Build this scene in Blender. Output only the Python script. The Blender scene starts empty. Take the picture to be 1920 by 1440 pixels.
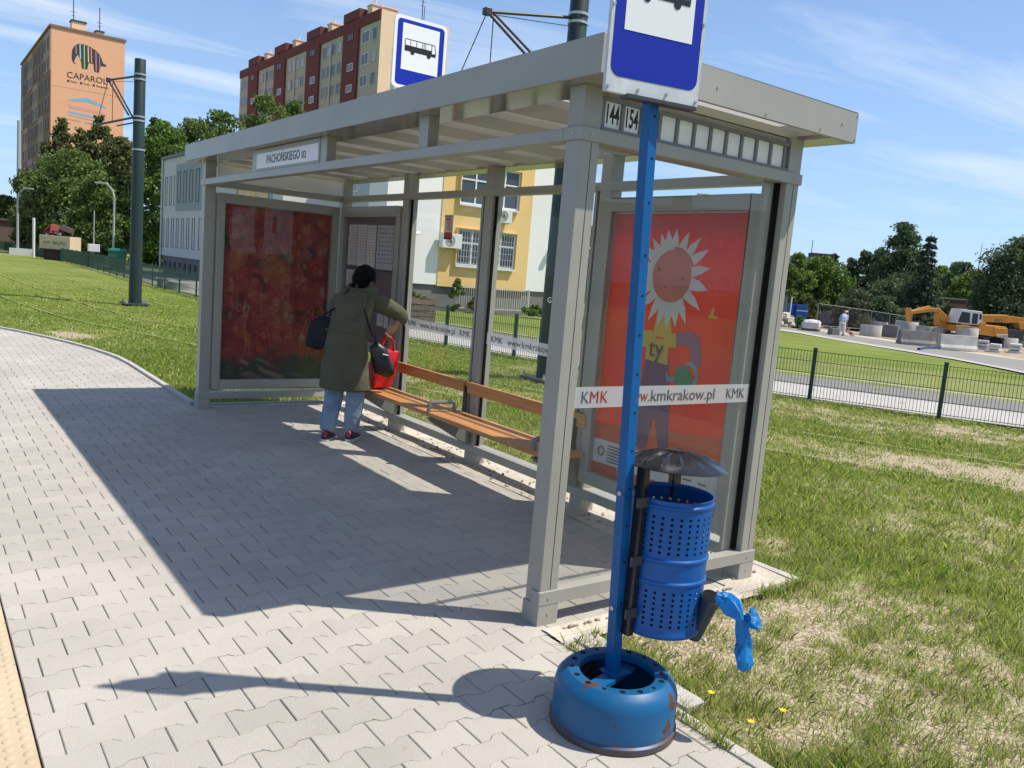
import bpy, bmesh, math, random
import numpy as np
from mathutils import Vector, Matrix, noise

# ------------------------------------------------------------------ camera, sky, sun, exposure
S = bpy.context.scene
COL = S.collection
CAM = np.array([-2.3547, -2.8414, 1.6253])
YAW, PITCH, ROLL, FPX = 0.6356, -0.1337, 0.0836, 1557.7
_f = np.array([math.sin(YAW)*math.cos(PITCH), math.cos(YAW)*math.cos(PITCH), math.sin(PITCH)])
_r = np.array([math.cos(YAW), -math.sin(YAW), 0.0])
_u = np.cross(_r, _f)
RT = math.cos(ROLL)*_r + math.sin(ROLL)*_u
UP = -math.sin(ROLL)*_r + math.cos(ROLL)*_u
cd = bpy.data.cameras.new('camera')
cam = bpy.data.objects.new('camera', cd)
COL.objects.link(cam)
cam.matrix_world = Matrix(((RT[0], UP[0], -_f[0], CAM[0]), (RT[1], UP[1], -_f[1], CAM[1]),
                           (RT[2], UP[2], -_f[2], CAM[2]), (0, 0, 0, 1)))
cd.sensor_width = 36.0
cd.lens = 36.0*FPX/1920.0
cd.clip_start = 0.05
cd.clip_end = 3000
S.camera = cam
S.view_settings.view_transform = 'Standard'
S.view_settings.look = 'None'
S.view_settings.exposure = 0.30
S.view_settings.gamma = 1

SUN = Vector((0.470, -0.358, 1.0)).normalized()
EL = math.asin(SUN.z)
AZ = math.atan2(SUN.x, SUN.y)
w = bpy.data.worlds.new('World')
S.world = w
w.use_nodes = True
nt = w.node_tree
nt.nodes.clear()
N = nt.nodes.new
L = nt.links.new
sky = N('ShaderNodeTexSky'); sky.sky_type = 'NISHITA'; sky.sun_disc = False
sky.sun_elevation = EL; sky.sun_rotation = AZ; sky.air_density = 1.0; sky.dust_density = 0.6; sky.ozone_density = 2.0
tc = N('ShaderNodeTexCoord')
sep = N('ShaderNodeSeparateXYZ'); L(tc.outputs['Generated'], sep.inputs[0])
def wm(op, a, b=None, c=None):
    n = N('ShaderNodeMath'); n.operation = op
    for i, v in enumerate((a, b, c)):
        if v is None: continue
        if isinstance(v, (int, float)): n.inputs[i].default_value = v
        else: L(v, n.inputs[i])
    return n.outputs[0]
zc = wm('MAXIMUM', sep.outputs[2], 0.04)
cu = wm('DIVIDE', sep.outputs[0], zc); cv = wm('DIVIDE', sep.outputs[1], zc)
cmb = N('ShaderNodeCombineXYZ'); L(cu, cmb.inputs[0]); L(cv, cmb.inputs[1])
mp = N('ShaderNodeMapping'); L(cmb.outputs[0], mp.inputs[0])
mp.inputs['Rotation'].default_value = (0, 0, math.radians(35)); mp.inputs['Scale'].default_value = (0.28, 0.85, 1)
mp.inputs['Location'].default_value = (1.3, 0.4, 0)
ns = N('ShaderNodeTexNoise'); L(mp.outputs[0], ns.inputs['Vector'])
ns.inputs['Scale'].default_value = 0.9; ns.inputs['Detail'].default_value = 7; ns.inputs['Roughness'].default_value = 0.58; ns.inputs['Distortion'].default_value = 0.7
cr = N('ShaderNodeValToRGB'); L(ns.outputs['Fac'], cr.inputs[0])
cr.color_ramp.elements[0].position = 0.465; cr.color_ramp.elements[1].position = 0.78
fade = N('ShaderNodeMapRange'); L(sep.outputs[2], fade.inputs[0]); fade.inputs[1].default_value = 0.04; fade.inputs[2].default_value = 0.2
cf = wm('MULTIPLY', cr.outputs[0], fade.outputs[0]); cf = wm('MULTIPLY', cf, 1.0)
# thin general veil that makes the low sky paler
veil = N('ShaderNodeMapRange'); L(sep.outputs[2], veil.inputs[0]); veil.inputs[1].default_value = 0.0; veil.inputs[2].default_value = 0.55
veil.inputs[3].default_value = 0.46; veil.inputs[4].default_value = 0.06
mx0 = N('ShaderNodeMix'); mx0.data_type = 'RGBA'; L(veil.outputs[0], mx0.inputs[0]); L(sky.outputs[0], mx0.inputs[6]); mx0.inputs[7].default_value = (6.6, 8.2, 9.4, 1)
mx = N('ShaderNodeMix'); mx.data_type = 'RGBA'; L(cf, mx.inputs[0]); L(mx0.outputs[2], mx.inputs[6]); mx.inputs[7].default_value = (8.2, 8.9, 9.8, 1)
tn_ = N('ShaderNodeMix'); tn_.data_type = 'RGBA'; tn_.blend_type = 'MULTIPLY'; tn_.inputs[0].default_value = 1.0; L(mx0.outputs[2], tn_.inputs[6]); tn_.inputs[7].default_value = (0.87, 1.025, 1.27, 1)
L(tn_.outputs[2], mx.inputs[6])
bg = N('ShaderNodeBackground'); L(mx.outputs[2], bg.inputs[0]); bg.inputs[1].default_value = 0.091
wo = N('ShaderNodeOutputWorld'); L(bg.outputs[0], wo.inputs[0])

sd = bpy.data.lights.new('sun', 'SUN'); sd.energy = 4.8; sd.angle = math.radians(0.53); sd.color = (1.0, 0.94, 0.84)
so = bpy.data.objects.new('sun', sd); COL.objects.link(so)
so.rotation_euler = (-SUN).to_track_quat('-Z', 'Y').to_euler(); so.location = (20, -15, 40)

R = random.Random(7)
rng = np.random.default_rng(7)
PI = math.pi

# ------------------------------------------------------------------ photo measurements -> world points
def ray(x, y): return _f + RT*((x-960)/FPX) - UP*((y-720)/FPX)
def at(x, y, d):
    v = ray(x, y); return CAM + v*(d/math.hypot(v[0], v[1]))
def gz(x, y, z=0.0):
    v = ray(x, y); return CAM + v*((z-CAM[2])/v[2])
def sst(a, b, t):
    t = min(1, max(0, (t-a)/(b-a))); return t*t*(3-2*t)
def H(x, y):
    s = (x-CAM[0])*0.955 + (y-CAM[1])*0.296
    return -0.8*sst(20, 55, s)
def gnd(x, y):
    p = gz(x, y)
    for _ in range(12):
        p = gz(x, y, H(p[0], p[1]))
    return p
def base(x, d):
    """ground point below picture column x at horizontal distance d"""
    yy = 540
    for _ in range(6):
        p = at(x, yy, d); z = H(p[0], p[1]); yy += (p[2]-z)/d*FPX
    return np.array([p[0], p[1], z])
def tri(v): return tuple(float(c) for c in v)

# ------------------------------------------------------------------ materials
MAT = {}
def mat(name, col, rough=0.6, metal=0.0, var=0.0, vscale=8.0, bump=0.0, bscale=60.0, spec=0.5, tint=None, col2=None, transl=0.0, obj=True, detail=5.0, stretch=None):
    if name in MAT: return MAT[name]
    m = bpy.data.materials.new(name); m.use_nodes = True
    t = m.node_tree; b = t.nodes['Principled BSDF']; n = t.nodes.new; l = t.links.new
    b.inputs['Roughness'].default_value = rough; b.inputs['Metallic'].default_value = metal
    b.inputs['Specular IOR Level'].default_value = spec
    c = tuple(col)+(1,)
    src = None
    if var > 0 or bump > 0:
        tcn = n('ShaderNodeTexCoord'); vec = tcn.outputs['Object']
        if stretch:
            mpn = n('ShaderNodeMapping'); l(vec, mpn.inputs[0]); mpn.inputs['Scale'].default_value = stretch; vec = mpn.outputs[0]
    if var > 0:
        nz = n('ShaderNodeTexNoise'); l(vec, nz.inputs['Vector']); nz.inputs['Scale'].default_value = vscale; nz.inputs['Detail'].default_value = detail
        rp = n('ShaderNodeValToRGB'); l(nz.outputs['Fac'], rp.inputs[0])
        c2 = col2 if col2 else tuple(x*(1-var) for x in col)
        rp.color_ramp.elements[0].position = 0.32; rp.color_ramp.elements[1].position = 0.68
        rp.color_ramp.elements[0].color = tuple(c2)+(1,); rp.color_ramp.elements[1].color = c
        src = rp.outputs[0]
    if tint:
        a = n('ShaderNodeAttribute'); a.attribute_name = 'tint'
        mr = n('ShaderNodeMapRange'); l(a.outputs['Fac'], mr.inputs[0]); mr.inputs[3].default_value = tint[0]; mr.inputs[4].default_value = tint[1]
        mm = n('ShaderNodeMix'); mm.data_type = 'RGBA'; mm.blend_type = 'MULTIPLY'; mm.inputs[0].default_value = 1.0
        if src: l(src, mm.inputs[6])
        else: mm.inputs[6].default_value = c
        l(mr.outputs[0], mm.inputs[7]); src = mm.outputs[2]
    if src: l(src, b.inputs['Base Color'])
    else: b.inputs['Base Color'].default_value = c
    if bump > 0:
        nb = n('ShaderNodeTexNoise'); l(vec, nb.inputs['Vector']); nb.inputs['Scale'].default_value = bscale; nb.inputs['Detail'].default_value = 4
        bp = n('ShaderNodeBump'); l(nb.outputs['Fac'], bp.inputs['Height']); bp.inputs['Strength'].default_value = bump; bp.inputs['Distance'].default_value = 0.02
        l(bp.outputs[0], b.inputs['Normal'])
    if transl > 0:
        tr = n('ShaderNodeBsdfTranslucent')
        if src: l(src, tr.inputs[0])
        else: tr.inputs[0].default_value = c
        ms = n('ShaderNodeMixShader'); ms.inputs[0].default_value = transl
        out = t.nodes['Material Output']; l(b.outputs[0], ms.inputs[1]); l(tr.outputs[0], ms.inputs[2]); l(ms.outputs[0], out.inputs[0])
    MAT[name] = m
    return m

def glass_mat(name, tint=(0.982, 0.99, 0.985), f0=0.012, dirt=0.012):
    m = bpy.data.materials.new(name); m.use_nodes = True; t = m.node_tree; t.nodes.clear(); n = t.nodes.new; l = t.links.new
    lw = n('ShaderNodeLayerWeight'); lw.inputs[0].default_value = 0.5
    p = n('ShaderNodeMath'); p.operation = 'POWER'; l(lw.outputs['Facing'], p.inputs[0]); p.inputs[1].default_value = 5.0
    mr = n('ShaderNodeMapRange'); l(p.outputs[0], mr.inputs[0]); mr.inputs[3].default_value = f0; mr.inputs[4].default_value = 0.7
    tr = n('ShaderNodeBsdfTransparent'); tr.inputs[0].default_value = tint+(1,)
    gl = n('ShaderNodeBsdfGlossy'); gl.inputs['Roughness'].default_value = 0.0
    df = n('ShaderNodeBsdfDiffuse'); df.inputs[0].default_value = (0.6, 0.6, 0.57, 1)
    tcn = n('ShaderNodeTexCoord'); nz = n('ShaderNodeTexNoise'); l(tcn.outputs['Object'], nz.inputs['Vector']); nz.inputs['Scale'].default_value = 3; nz.inputs['Detail'].default_value = 6
    dm = n('ShaderNodeMapRange'); l(nz.outputs['Fac'], dm.inputs[0]); dm.inputs[1].default_value = 0.4; dm.inputs[2].default_value = 0.8; dm.inputs[3].default_value = dirt*0.3; dm.inputs[4].default_value = dirt
    m0 = n('ShaderNodeMixShader'); l(dm.outputs[0], m0.inputs[0]); l(tr.outputs[0], m0.inputs[1]); l(df.outputs[0], m0.inputs[2])
    m1 = n('ShaderNodeMixShader'); l(mr.outputs[0], m1.inputs[0]); l(m0.outputs[0], m1.inputs[1]); l(gl.outputs[0], m1.inputs[2])
    o = n('ShaderNodeOutputMaterial'); l(m1.outputs[0], o.inputs[0]); MAT[name] = m
    return m

def wear_mat(name, col, rust, rough=0.35, amount=0.62, scale=6.0, fade=None):
    """paint with chipped spots of rust"""
    m = bpy.data.materials.new(name); m.use_nodes = True; t = m.node_tree; b = t.nodes['Principled BSDF']; n = t.nodes.new; l = t.links.new; b.inputs['Specular IOR Level'].default_value = 0.35
    tcn = n('ShaderNodeTexCoord')
    n1 = n('ShaderNodeTexNoise'); l(tcn.outputs['Object'], n1.inputs['Vector']); n1.inputs['Scale'].default_value = scale; n1.inputs['Detail'].default_value = 8; n1.inputs['Roughness'].default_value = 0.65
    r1 = n('ShaderNodeValToRGB'); l(n1.outputs['Fac'], r1.inputs[0]); r1.color_ramp.elements[0].position = amount; r1.color_ramp.elements[1].position = amount+0.02
    n2 = n('ShaderNodeTexNoise'); l(tcn.outputs['Object'], n2.inputs['Vector']); n2.inputs['Scale'].default_value = 3.5; n2.inputs['Detail'].default_value = 4
    r2 = n('ShaderNodeValToRGB'); l(n2.outputs['Fac'], r2.inputs[0]); r2.color_ramp.elements[0].position = 0.3; r2.color_ramp.elements[1].position = 0.7
    r2.color_ramp.elements[0].color = tuple(x*0.8 for x in col)+(1,); r2.color_ramp.elements[1].color = tuple(col)+(1,)
    mxn = n('ShaderNodeMix'); mxn.data_type = 'RGBA'; l(r1.outputs[0], mxn.inputs[0]); l(r2.outputs[0], mxn.inputs[6]); mxn.inputs[7].default_value = tuple(rust)+(1,)
    src = mxn.outputs[2]
    if fade:   # rust rising from the foot
        sp = n('ShaderNodeSeparateXYZ'); l(tcn.outputs['Object'], sp.inputs[0])
        ad = n('ShaderNodeMath'); ad.operation = 'MULTIPLY_ADD'; l(n1.outputs['Fac'], ad.inputs[0]); ad.inputs[1].default_value = -0.10; l(sp.outputs[2], ad.inputs[2])
        mr = n('ShaderNodeMapRange'); l(ad.outputs[0], mr.inputs[0]); mr.inputs[1].default_value = fade; mr.inputs[2].default_value = fade-0.03
        m3 = n('ShaderNodeMix'); m3.data_type = 'RGBA'; l(mr.outputs[0], m3.inputs[0]); l(src, m3.inputs[6]); m3.inputs[7].default_value = (0.075, 0.055, 0.05, 1); src = m3.outputs[2]
    l(src, b.inputs['Base Color'])
    rr = n('ShaderNodeMapRange'); l(r1.outputs[0], rr.inputs[0]); rr.inputs[3].default_value = rough; rr.inputs[4].default_value = 0.9; l(rr.outputs[0], b.inputs['Roughness'])
    bp = n('ShaderNodeBump'); l(n1.outputs['Fac'], bp.inputs['Height']); bp.inputs['Strength'].default_value = 0.12; bp.inputs['Distance'].default_value = 0.01; l(bp.outputs[0], b.inputs['Normal'])
    MAT[name] = m
    return m

# ------------------------------------------------------------------ mesh builder
class MB:
    def __init__(s): s.v = []; s.f = []; s.m = []; s.cur = 0
    def add(s, vs, fs):
        o = len(s.v); s.v += [tuple(map(float, q)) for q in vs]
        for f in fs: s.f.append([i+o for i in f]); s.m.append(s.cur)
        return s
    def box(s, x0, x1, y0, y1, z0, z1):
        return s.add([(x0,y0,z0),(x1,y0,z0),(x1,y1,z0),(x0,y1,z0),(x0,y0,z1),(x1,y0,z1),(x1,y1,z1),(x0,y1,z1)],
                     [(0,3,2,1),(4,5,6,7),(0,1,5,4),(1,2,6,5),(2,3,7,6),(3,0,4,7)])
    def obox(s, c, ax, ay, az):
        c, ax, ay, az = map(lambda q: np.array(q, float), (c, ax, ay, az))
        vs = [c+i*ax+j*ay+k*az for k in (-1, 1) for j, i in ((-1,-1),(-1,1),(1,1),(1,-1))]
        return s.add(vs, [(0,3,2,1),(4,5,6,7),(0,1,5,4),(1,2,6,5),(2,3,7,6),(3,0,4,7)])
    def bar(s, p, q, w, h=None, up=(0,0,1)):
        p = np.array(p, float); q = np.array(q, float); d = q-p; Ln = np.linalg.norm(d); d = d/Ln
        u = np.array(up, float)
        if abs(d@u) > 0.98: u = np.array((1.0, 0, 0))
        sd_ = np.cross(d, u); sd_ /= np.linalg.norm(sd_); u = np.cross(sd_, d)
        return s.obox((p+q)/2, d*Ln/2, sd_*w/2, u*(h if h else w)/2)
    def tube(s, pts, r, seg=8, cap=True):
        pts = [np.array(p, float) for p in pts]; n = len(pts)
        rs = r if hasattr(r, '__len__') else [r]*n
        rings = []; prev = None
        for i in range(n):
            d = pts[min(i+1, n-1)]-pts[max(i-1, 0)]; d /= (np.linalg.norm(d)+1e-9)
            if prev is None:
                a = np.array((0,0,1.0)) if abs(d[2]) < 0.9 else np.array((1.0,0,0))
                u = np.cross(d, a)
            else: u = prev-d*(prev@d)
            u /= (np.linalg.norm(u)+1e-9); prev = u; v = np.cross(d, u)
            rings.append([pts[i]+rs[i]*(math.cos(2*PI*k/seg)*u+math.sin(2*PI*k/seg)*v) for k in range(seg)])
        vs = [q for rg in rings for q in rg]; fs = []
        for i in range(n-1):
            for k in range(seg):
                k2 = (k+1) % seg; fs.append((i*seg+k, i*seg+k2, (i+1)*seg+k2, (i+1)*seg+k))
        if cap: fs.append(tuple(range(seg))[::-1]); fs.append(tuple((n-1)*seg+k for k in range(seg)))
        return s.add(vs, fs)
    def lathe(s, prof, c=(0,0,0), seg=32, sx=1, sy=1):
        vs = []; fs = []; n = len(prof)
        for r, z in prof:
            for k in range(seg): vs.append((c[0]+sx*r*math.cos(2*PI*k/seg), c[1]+sy*r*math.sin(2*PI*k/seg), c[2]+z))
        for i in range(n-1):
            for k in range(seg):
                k2 = (k+1) % seg; fs.append((i*seg+k, i*seg+k2, (i+1)*seg+k2, (i+1)*seg+k))
        return s.add(vs, fs)
    def loft(s, rings, cap=True):
        n = len(rings); m = len(rings[0]); vs = [q for rg in rings for q in rg]; fs = []
        for i in range(n-1):
            for k in range(m):
                k2 = (k+1) % m; fs.append((i*m+k, i*m+k2, (i+1)*m+k2, (i+1)*m+k))
        if cap: fs.append(tuple(range(m))[::-1]); fs.append(tuple((n-1)*m+k for k in range(m)))
        return s.add(vs, fs)
    def prism(s, poly, o, ax, ay, dep):
        """polygon in the plane o+ax*u+ay*v, thickened along dep"""
        o, ax, ay, dep = map(lambda q: np.array(q, float), (o, ax, ay, dep)); n = len(poly)
        vs = [o+ax*u+ay*v for u, v in poly]+[o+ax*u+ay*v+dep for u, v in poly]
        fs = [tuple(range(n))[::-1], tuple(range(n, 2*n))]+[(i, (i+1) % n, n+(i+1) % n, n+i) for i in range(n)]
        return s.add(vs, fs)
    def ball(s, c, rx, ry=None, rz=None, seg=12, rings=8):
        ry = ry or rx; rz = rz or rx; vs = []; fs = []
        for i in range(rings+1):
            a = PI*i/rings
            for k in range(seg):
                b = 2*PI*k/seg; vs.append((c[0]+rx*math.sin(a)*math.cos(b), c[1]+ry*math.sin(a)*math.sin(b), c[2]+rz*math.cos(a)))
        for i in range(rings):
            for k in range(seg):
                k2 = (k+1) % seg; fs.append((i*seg+k, (i+1)*seg+k, (i+1)*seg+k2, i*seg+k2))
        return s.add(vs, fs)
    def build(s, name, mats, parent=None, smooth=False, bevel=0.0, loc=None, segs=2, clean=True):
        me = bpy.data.meshes.new(name); me.from_pydata(s.v, [], s.f)
        if not isinstance(mats, (list, tuple)): mats = [mats]
        for m in mats: me.materials.append(m)
        me.polygons.foreach_set('material_index', s.m)
        if clean:
            bm = bmesh.new(); bm.from_mesh(me); bmesh.ops.remove_doubles(bm, verts=bm.verts, dist=1e-6)
            bmesh.ops.recalc_face_normals(bm, faces=bm.faces); bm.to_mesh(me); bm.free()
        if smooth:
            me.polygons.foreach_set('use_smooth', [True]*len(me.polygons))
        o = bpy.data.objects.new(name, me); COL.objects.link(o)
        if parent: o.parent = parent
        if loc is not None: o.location = tri(loc)
        if bevel:
            b = o.modifiers.new('bevel', 'BEVEL'); b.width = bevel; b.segments = segs; b.limit_method = 'ANGLE'; b.angle_limit = math.radians(40)
        if smooth:
            try: me.set_sharp_from_angle(angle=math.radians(38))
            except Exception: pass
        return o

def tag(o, label=None, cat=None, group=None, kind=None):
    if label: o['label'] = label
    if cat: o['category'] = cat
    if group: o['group'] = group
    if kind: o['kind'] = kind
    return o
def thing(name, label, cat, loc=(0,0,0), rz=0.0, group=None):
    o = bpy.data.objects.new(name, None); COL.objects.link(o); o.location = tri(loc); o.rotation_euler = (0, 0, rz)
    o.empty_display_size = 0.2
    return tag(o, label, cat, group)
def kids(o): return [c for c in bpy.data.objects if c.parent == o]
def dup(o, parent=None, loc=None, rz=None):
    c = o.copy(); COL.objects.link(c)
    if parent is not None: c.parent = parent
    if loc is not None: c.location = tri(loc)
    if rz is not None: c.rotation_euler = (0, 0, rz)
    for k in kids(o): dup(k, c)
    return c
def text(s, parent, m, o, right, up, height, sx=1.0, name='lettering', ext=0.0006, align='CENTER', width=None, bold=0.0):
    cu_ = bpy.data.curves.new(name, 'FONT'); cu_.body = s; cu_.align_x = align; cu_.align_y = 'CENTER'; cu_.size = height/0.69; cu_.extrude = ext
    cu_.resolution_u = 3; cu_.offset = bold*cu_.size
    t = bpy.data.objects.new(name+'_curve', cu_); COL.objects.link(t)
    bpy.context.view_layer.update()
    me = bpy.data.meshes.new_from_object(t.evaluated_get(bpy.context.evaluated_depsgraph_get()))
    bpy.data.objects.remove(t); bpy.data.curves.remove(cu_)
    right = Vector(right).normalized(); up = Vector(up).normalized(); nn = right.cross(up)
    if width:
        xs = [v.co.x for v in me.vertices]; sx = width/(max(xs)-min(xs))
    M4 = Matrix(((right.x*sx, up.x, nn.x, o[0]), (right.y*sx, up.y, nn.y, o[1]), (right.z*sx, up.z, nn.z, o[2]), (0, 0, 0, 1)))
    me.transform(M4); me.materials.clear(); me.materials.append(m); me.name = name
    ob = bpy.data.objects.new(name, me); COL.objects.link(ob)
    if parent: ob.parent = parent
    return ob
def fast_mesh(name, V, Fs, mats, mi=None, tint=None, parent=None, smooth=False):
    """V (n,3); Fs (m,k) constant-size faces"""
    me = bpy.data.meshes.new(name); n = len(V); m_, k = Fs.shape
    me.vertices.add(n); me.vertices.foreach_set('co', np.asarray(V, np.float32).ravel())
    me.loops.add(m_*k); me.loops.foreach_set('vertex_index', Fs.astype(np.int32).ravel())
    me.polygons.add(m_); me.polygons.foreach_set('loop_start', np.arange(0, m_*k, k, dtype=np.int32))
    if not isinstance(mats, (list, tuple)): mats = [mats]
    for q in mats: me.materials.append(q)
    if mi is not None: me.polygons.foreach_set('material_index', np.asarray(mi, np.int32))
    if smooth: me.polygons.foreach_set('use_smooth', np.ones(m_, bool))
    me.update(calc_edges=True)
    if tint is not None:
        a = me.attributes.new('tint', 'FLOAT', 'FACE'); a.data.foreach_set('value', np.asarray(tint, np.float32))
    o = bpy.data.objects.new(name, me); COL.objects.link(o)
    if parent: o.parent = parent
    return o

# ------------------------------------------------------------------ palette
mat('metal_grey', (0.345, 0.332, 0.296), 0.36, var=0.13, vscale=2.2, detail=9, bump=0.02, bscale=150)
mat('metal_lip', (0.25, 0.25, 0.22), 0.10, var=0.05, vscale=4, spec=0.9)
mat('metal_soffit', (0.50, 0.485, 0.46), 0.5, var=0.05, vscale=3)
mat('gasket', (0.010, 0.010, 0.010), 0.8, spec=0.08)
mat('opal', (0.86, 0.84, 0.82), 0.5, transl=0.5)
mat('white_sheet', (0.78, 0.77, 0.78), 0.45)
mat('black_print', (0.012, 0.012, 0.014), 0.5)
mat('dark_print', (0.05, 0.05, 0.06), 0.5)
mat('red_print', (0.45, 0.02, 0.02), 0.5)
mat('wood_seat', (0.60, 0.275, 0.095), 0.5, var=0.35, vscale=5, stretch=(6, 0.6, 14), bump=0.05, bscale=30)
mat('steel', (0.45, 0.46, 0.47), 0.35, metal=0.8)
mat('dark_steel', (0.05, 0.055, 0.06), 0.45, metal=0.3)
mat('black_paint', (0.011, 0.011, 0.012), 0.20, bump=0.015, bscale=200)
mat('zinc', (0.50, 0.51, 0.52), 0.4, metal=0.6, var=0.15, vscale=20)
mat('sign_white', (0.80, 0.81, 0.82), 0.4)
mat('sign_blue', (0.003, 0.022, 0.36), 0.5, spec=0.25)
mat('sign_frame', (0.62, 0.65, 0.67), 0.42, var=0.22, vscale=14)
mat('sign_black', (0.008, 0.008, 0.010), 0.4)
wear_mat('blue_rust', (0.001, 0.098, 0.31), (0.20, 0.055, 0.02), 0.42, 0.635, 7.0)
wear_mat('blue_drum', (0.006, 0.105, 0.255), (0.080, 0.036, 0.024), 0.42, 0.59, 6.0, fade=0.002)
wear_mat('blue_bin', (0.003, 0.090, 0.34), (0.10, 0.14, 0.30), 0.34, 0.70, 9.0)
glass_mat('pane_glass'); glass_mat('near_glass', f0=0.020, dirt=0.02)
glass_mat('case_glass', (0.985, 0.985, 0.985), f0=0.018, dirt=0.008)
mat('kerb_concrete', (0.47, 0.445, 0.40), 0.85, var=0.2, vscale=6, bump=0.25, bscale=90)
mat('sand', (0.56, 0.50, 0.41), 0.95, var=0.32, vscale=3.5, bump=0.6, bscale=45)
mat('concrete', (0.48, 0.47, 0.44), 0.85, var=0.3, vscale=1.6, bump=0.2, bscale=20)
mat('concrete_dark', (0.20, 0.20, 0.195), 0.88, var=0.3, vscale=1.6, bump=0.2, bscale=20)
mat('pole_green', (0.013, 0.032, 0.029), 0.45, var=0.15, vscale=2)
mat('fence_green', (0.012, 0.045, 0.026), 0.5)
mat('wire', (0.02, 0.02, 0.022), 0.6)
mat('rail_stone', (0.30, 0.30, 0.16), 0.9, var=0.35, vscale=0.9, col2=(0.19, 0.23, 0.05))
mat('asphalt', (0.13, 0.13, 0.135), 0.9, var=0.2, vscale=2.5, bump=0.2, bscale=80)
mat('path_concrete', (0.43, 0.41, 0.37), 0.9, var=0.12, vscale=2)
mat('asphalt_far', (0.20, 0.19, 0.175), 0.9, var=0.15, vscale=2)
mat('dirt_site', (0.36, 0.28, 0.19), 0.95, var=0.4, vscale=0.35, bump=0.4, bscale=3)
def shader_paver():
    m = mat('paver', (0.440, 0.410, 0.358), 0.88, var=0.10, vscale=1.3, bump=0.16, bscale=160, tint=(0.91, 1.05))
    t = m.node_tree; b = t.nodes['Principled BSDF']; n = t.nodes.new; l = t.links.new; old = b.inputs['Base Color'].links[0].from_socket
    tcn = n('ShaderNodeTexCoord')
    a = n('ShaderNodeTexNoise'); l(tcn.outputs['Object'], a.inputs['Vector']); a.inputs['Scale'].default_value = 0.55; a.inputs['Detail'].default_value = 9; a.inputs['Roughness'].default_value = 0.68
    ar = n('ShaderNodeMapRange'); l(a.outputs['Fac'], ar.inputs[0]); ar.inputs[1].default_value = 0.35; ar.inputs[2].default_value = 0.62; ar.inputs[3].default_value = 0.88; ar.inputs[4].default_value = 1.03
    v = n('ShaderNodeTexVoronoi'); l(tcn.outputs['Object'], v.inputs['Vector']); v.inputs['Scale'].default_value = 2.1
    vr = n('ShaderNodeMapRange'); l(v.outputs['Distance'], vr.inputs[0]); vr.inputs[1].default_value = 0.035; vr.inputs[2].default_value = 0.055; vr.inputs[3].default_value = 0.78; vr.inputs[4].default_value = 1.0
    s = n('ShaderNodeTexNoise'); l(tcn.outputs['Object'], s.inputs['Vector']); s.inputs['Scale'].default_value = 240; s.inputs['Detail'].default_value = 2
    sr = n('ShaderNodeMapRange'); l(s.outputs['Fac'], sr.inputs[0]); sr.inputs[1].default_value = 0.25; sr.inputs[2].default_value = 0.75; sr.inputs[3].default_value = 0.86; sr.inputs[4].default_value = 1.12
    cur = old
    for x in (ar, vr, sr):
        mm = n('ShaderNodeMix'); mm.data_type = 'RGBA'; mm.blend_type = 'MULTIPLY'; mm.inputs[0].default_value = 1.0; l(cur, mm.inputs[6]); l(x.outputs[0], mm.inputs[7]); cur = mm.outputs[2]
    l(cur, b.inputs['Base Color'])
    return m
shader_paver()
mat('joint_sand', (0.12, 0.11, 0.095), 1.0, var=0.4, vscale=14)
mat('tactile', (0.53, 0.425, 0.285), 0.85, var=0.16, vscale=4, bump=0.12, bscale=120)

# ------------------------------------------------------------------ curves of the place (tram tracks, fence)
def catmull(pts, step=0.5):
    P = [np.array(p, float) for p in pts]; P = [2*P[0]-P[1]]+P+[2*P[-1]-P[-2]]; out = []
    for i in range(1, len(P)-2):
        n = max(2, int(np.linalg.norm(P[i+1]-P[i])/step))
        for k in range(n):
            t = k/n; a, b, c, d = P[i-1], P[i], P[i+1], P[i+2]
            out.append(0.5*((2*b)+(-a+c)*t+(2*a-5*b+4*c-d)*t*t+(-a+3*b-3*c+d)*t**3))
    out.append(P[-2]); return np.array(out)
def normals(c):
    d = np.gradient(c, axis=0); d /= np.linalg.norm(d, axis=1)[:, None]
    return np.stack([-d[:, 1], d[:, 0]], 1)      # points to +x side when the curve runs towards -y
TRACK = catmull([(-2.2, 110), (-0.6, 80), (0.5, 60), (1.2, 40), (2.3, 19.7), (3.7, 13.2), (5.68, 7.24), (8.0, 2.4), (11.5, -3.0), (17, -9), (26, -16)])
TN = normals(TRACK)
FENCE = catmull([(-6, 150), (1.5, 115), (4.6, 88), (5.6, 66), (5.65, 55), (5.5, 45), (5.2, 34.5), (5.15, 28), (5.4, 21), (5.95, 16), (6.68, 12.4), (7.55, 9.2), (9.38, 5.0), (10.6, 2.55), (13.2, -2.0), (17, -7)])
FN = normals(FENCE)
def strip(curve, nrm, o0, o1, z, name, m, i0=0, i1=None, zf=H):
    V = []; i1 = i1 or len(curve)
    for i in range(i0, i1):
        for o in (o0, o1):
            p = curve[i]+nrm[i]*o; V.append((p[0], p[1], zf(p[0], p[1])+z))
    n = i1-i0
    F = np.array([(2*i, 2*i+1, 2*i+3, 2*i+2) for i in range(n-1)])
    return tag(fast_mesh(name, V, F, m), kind='structure')

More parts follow.
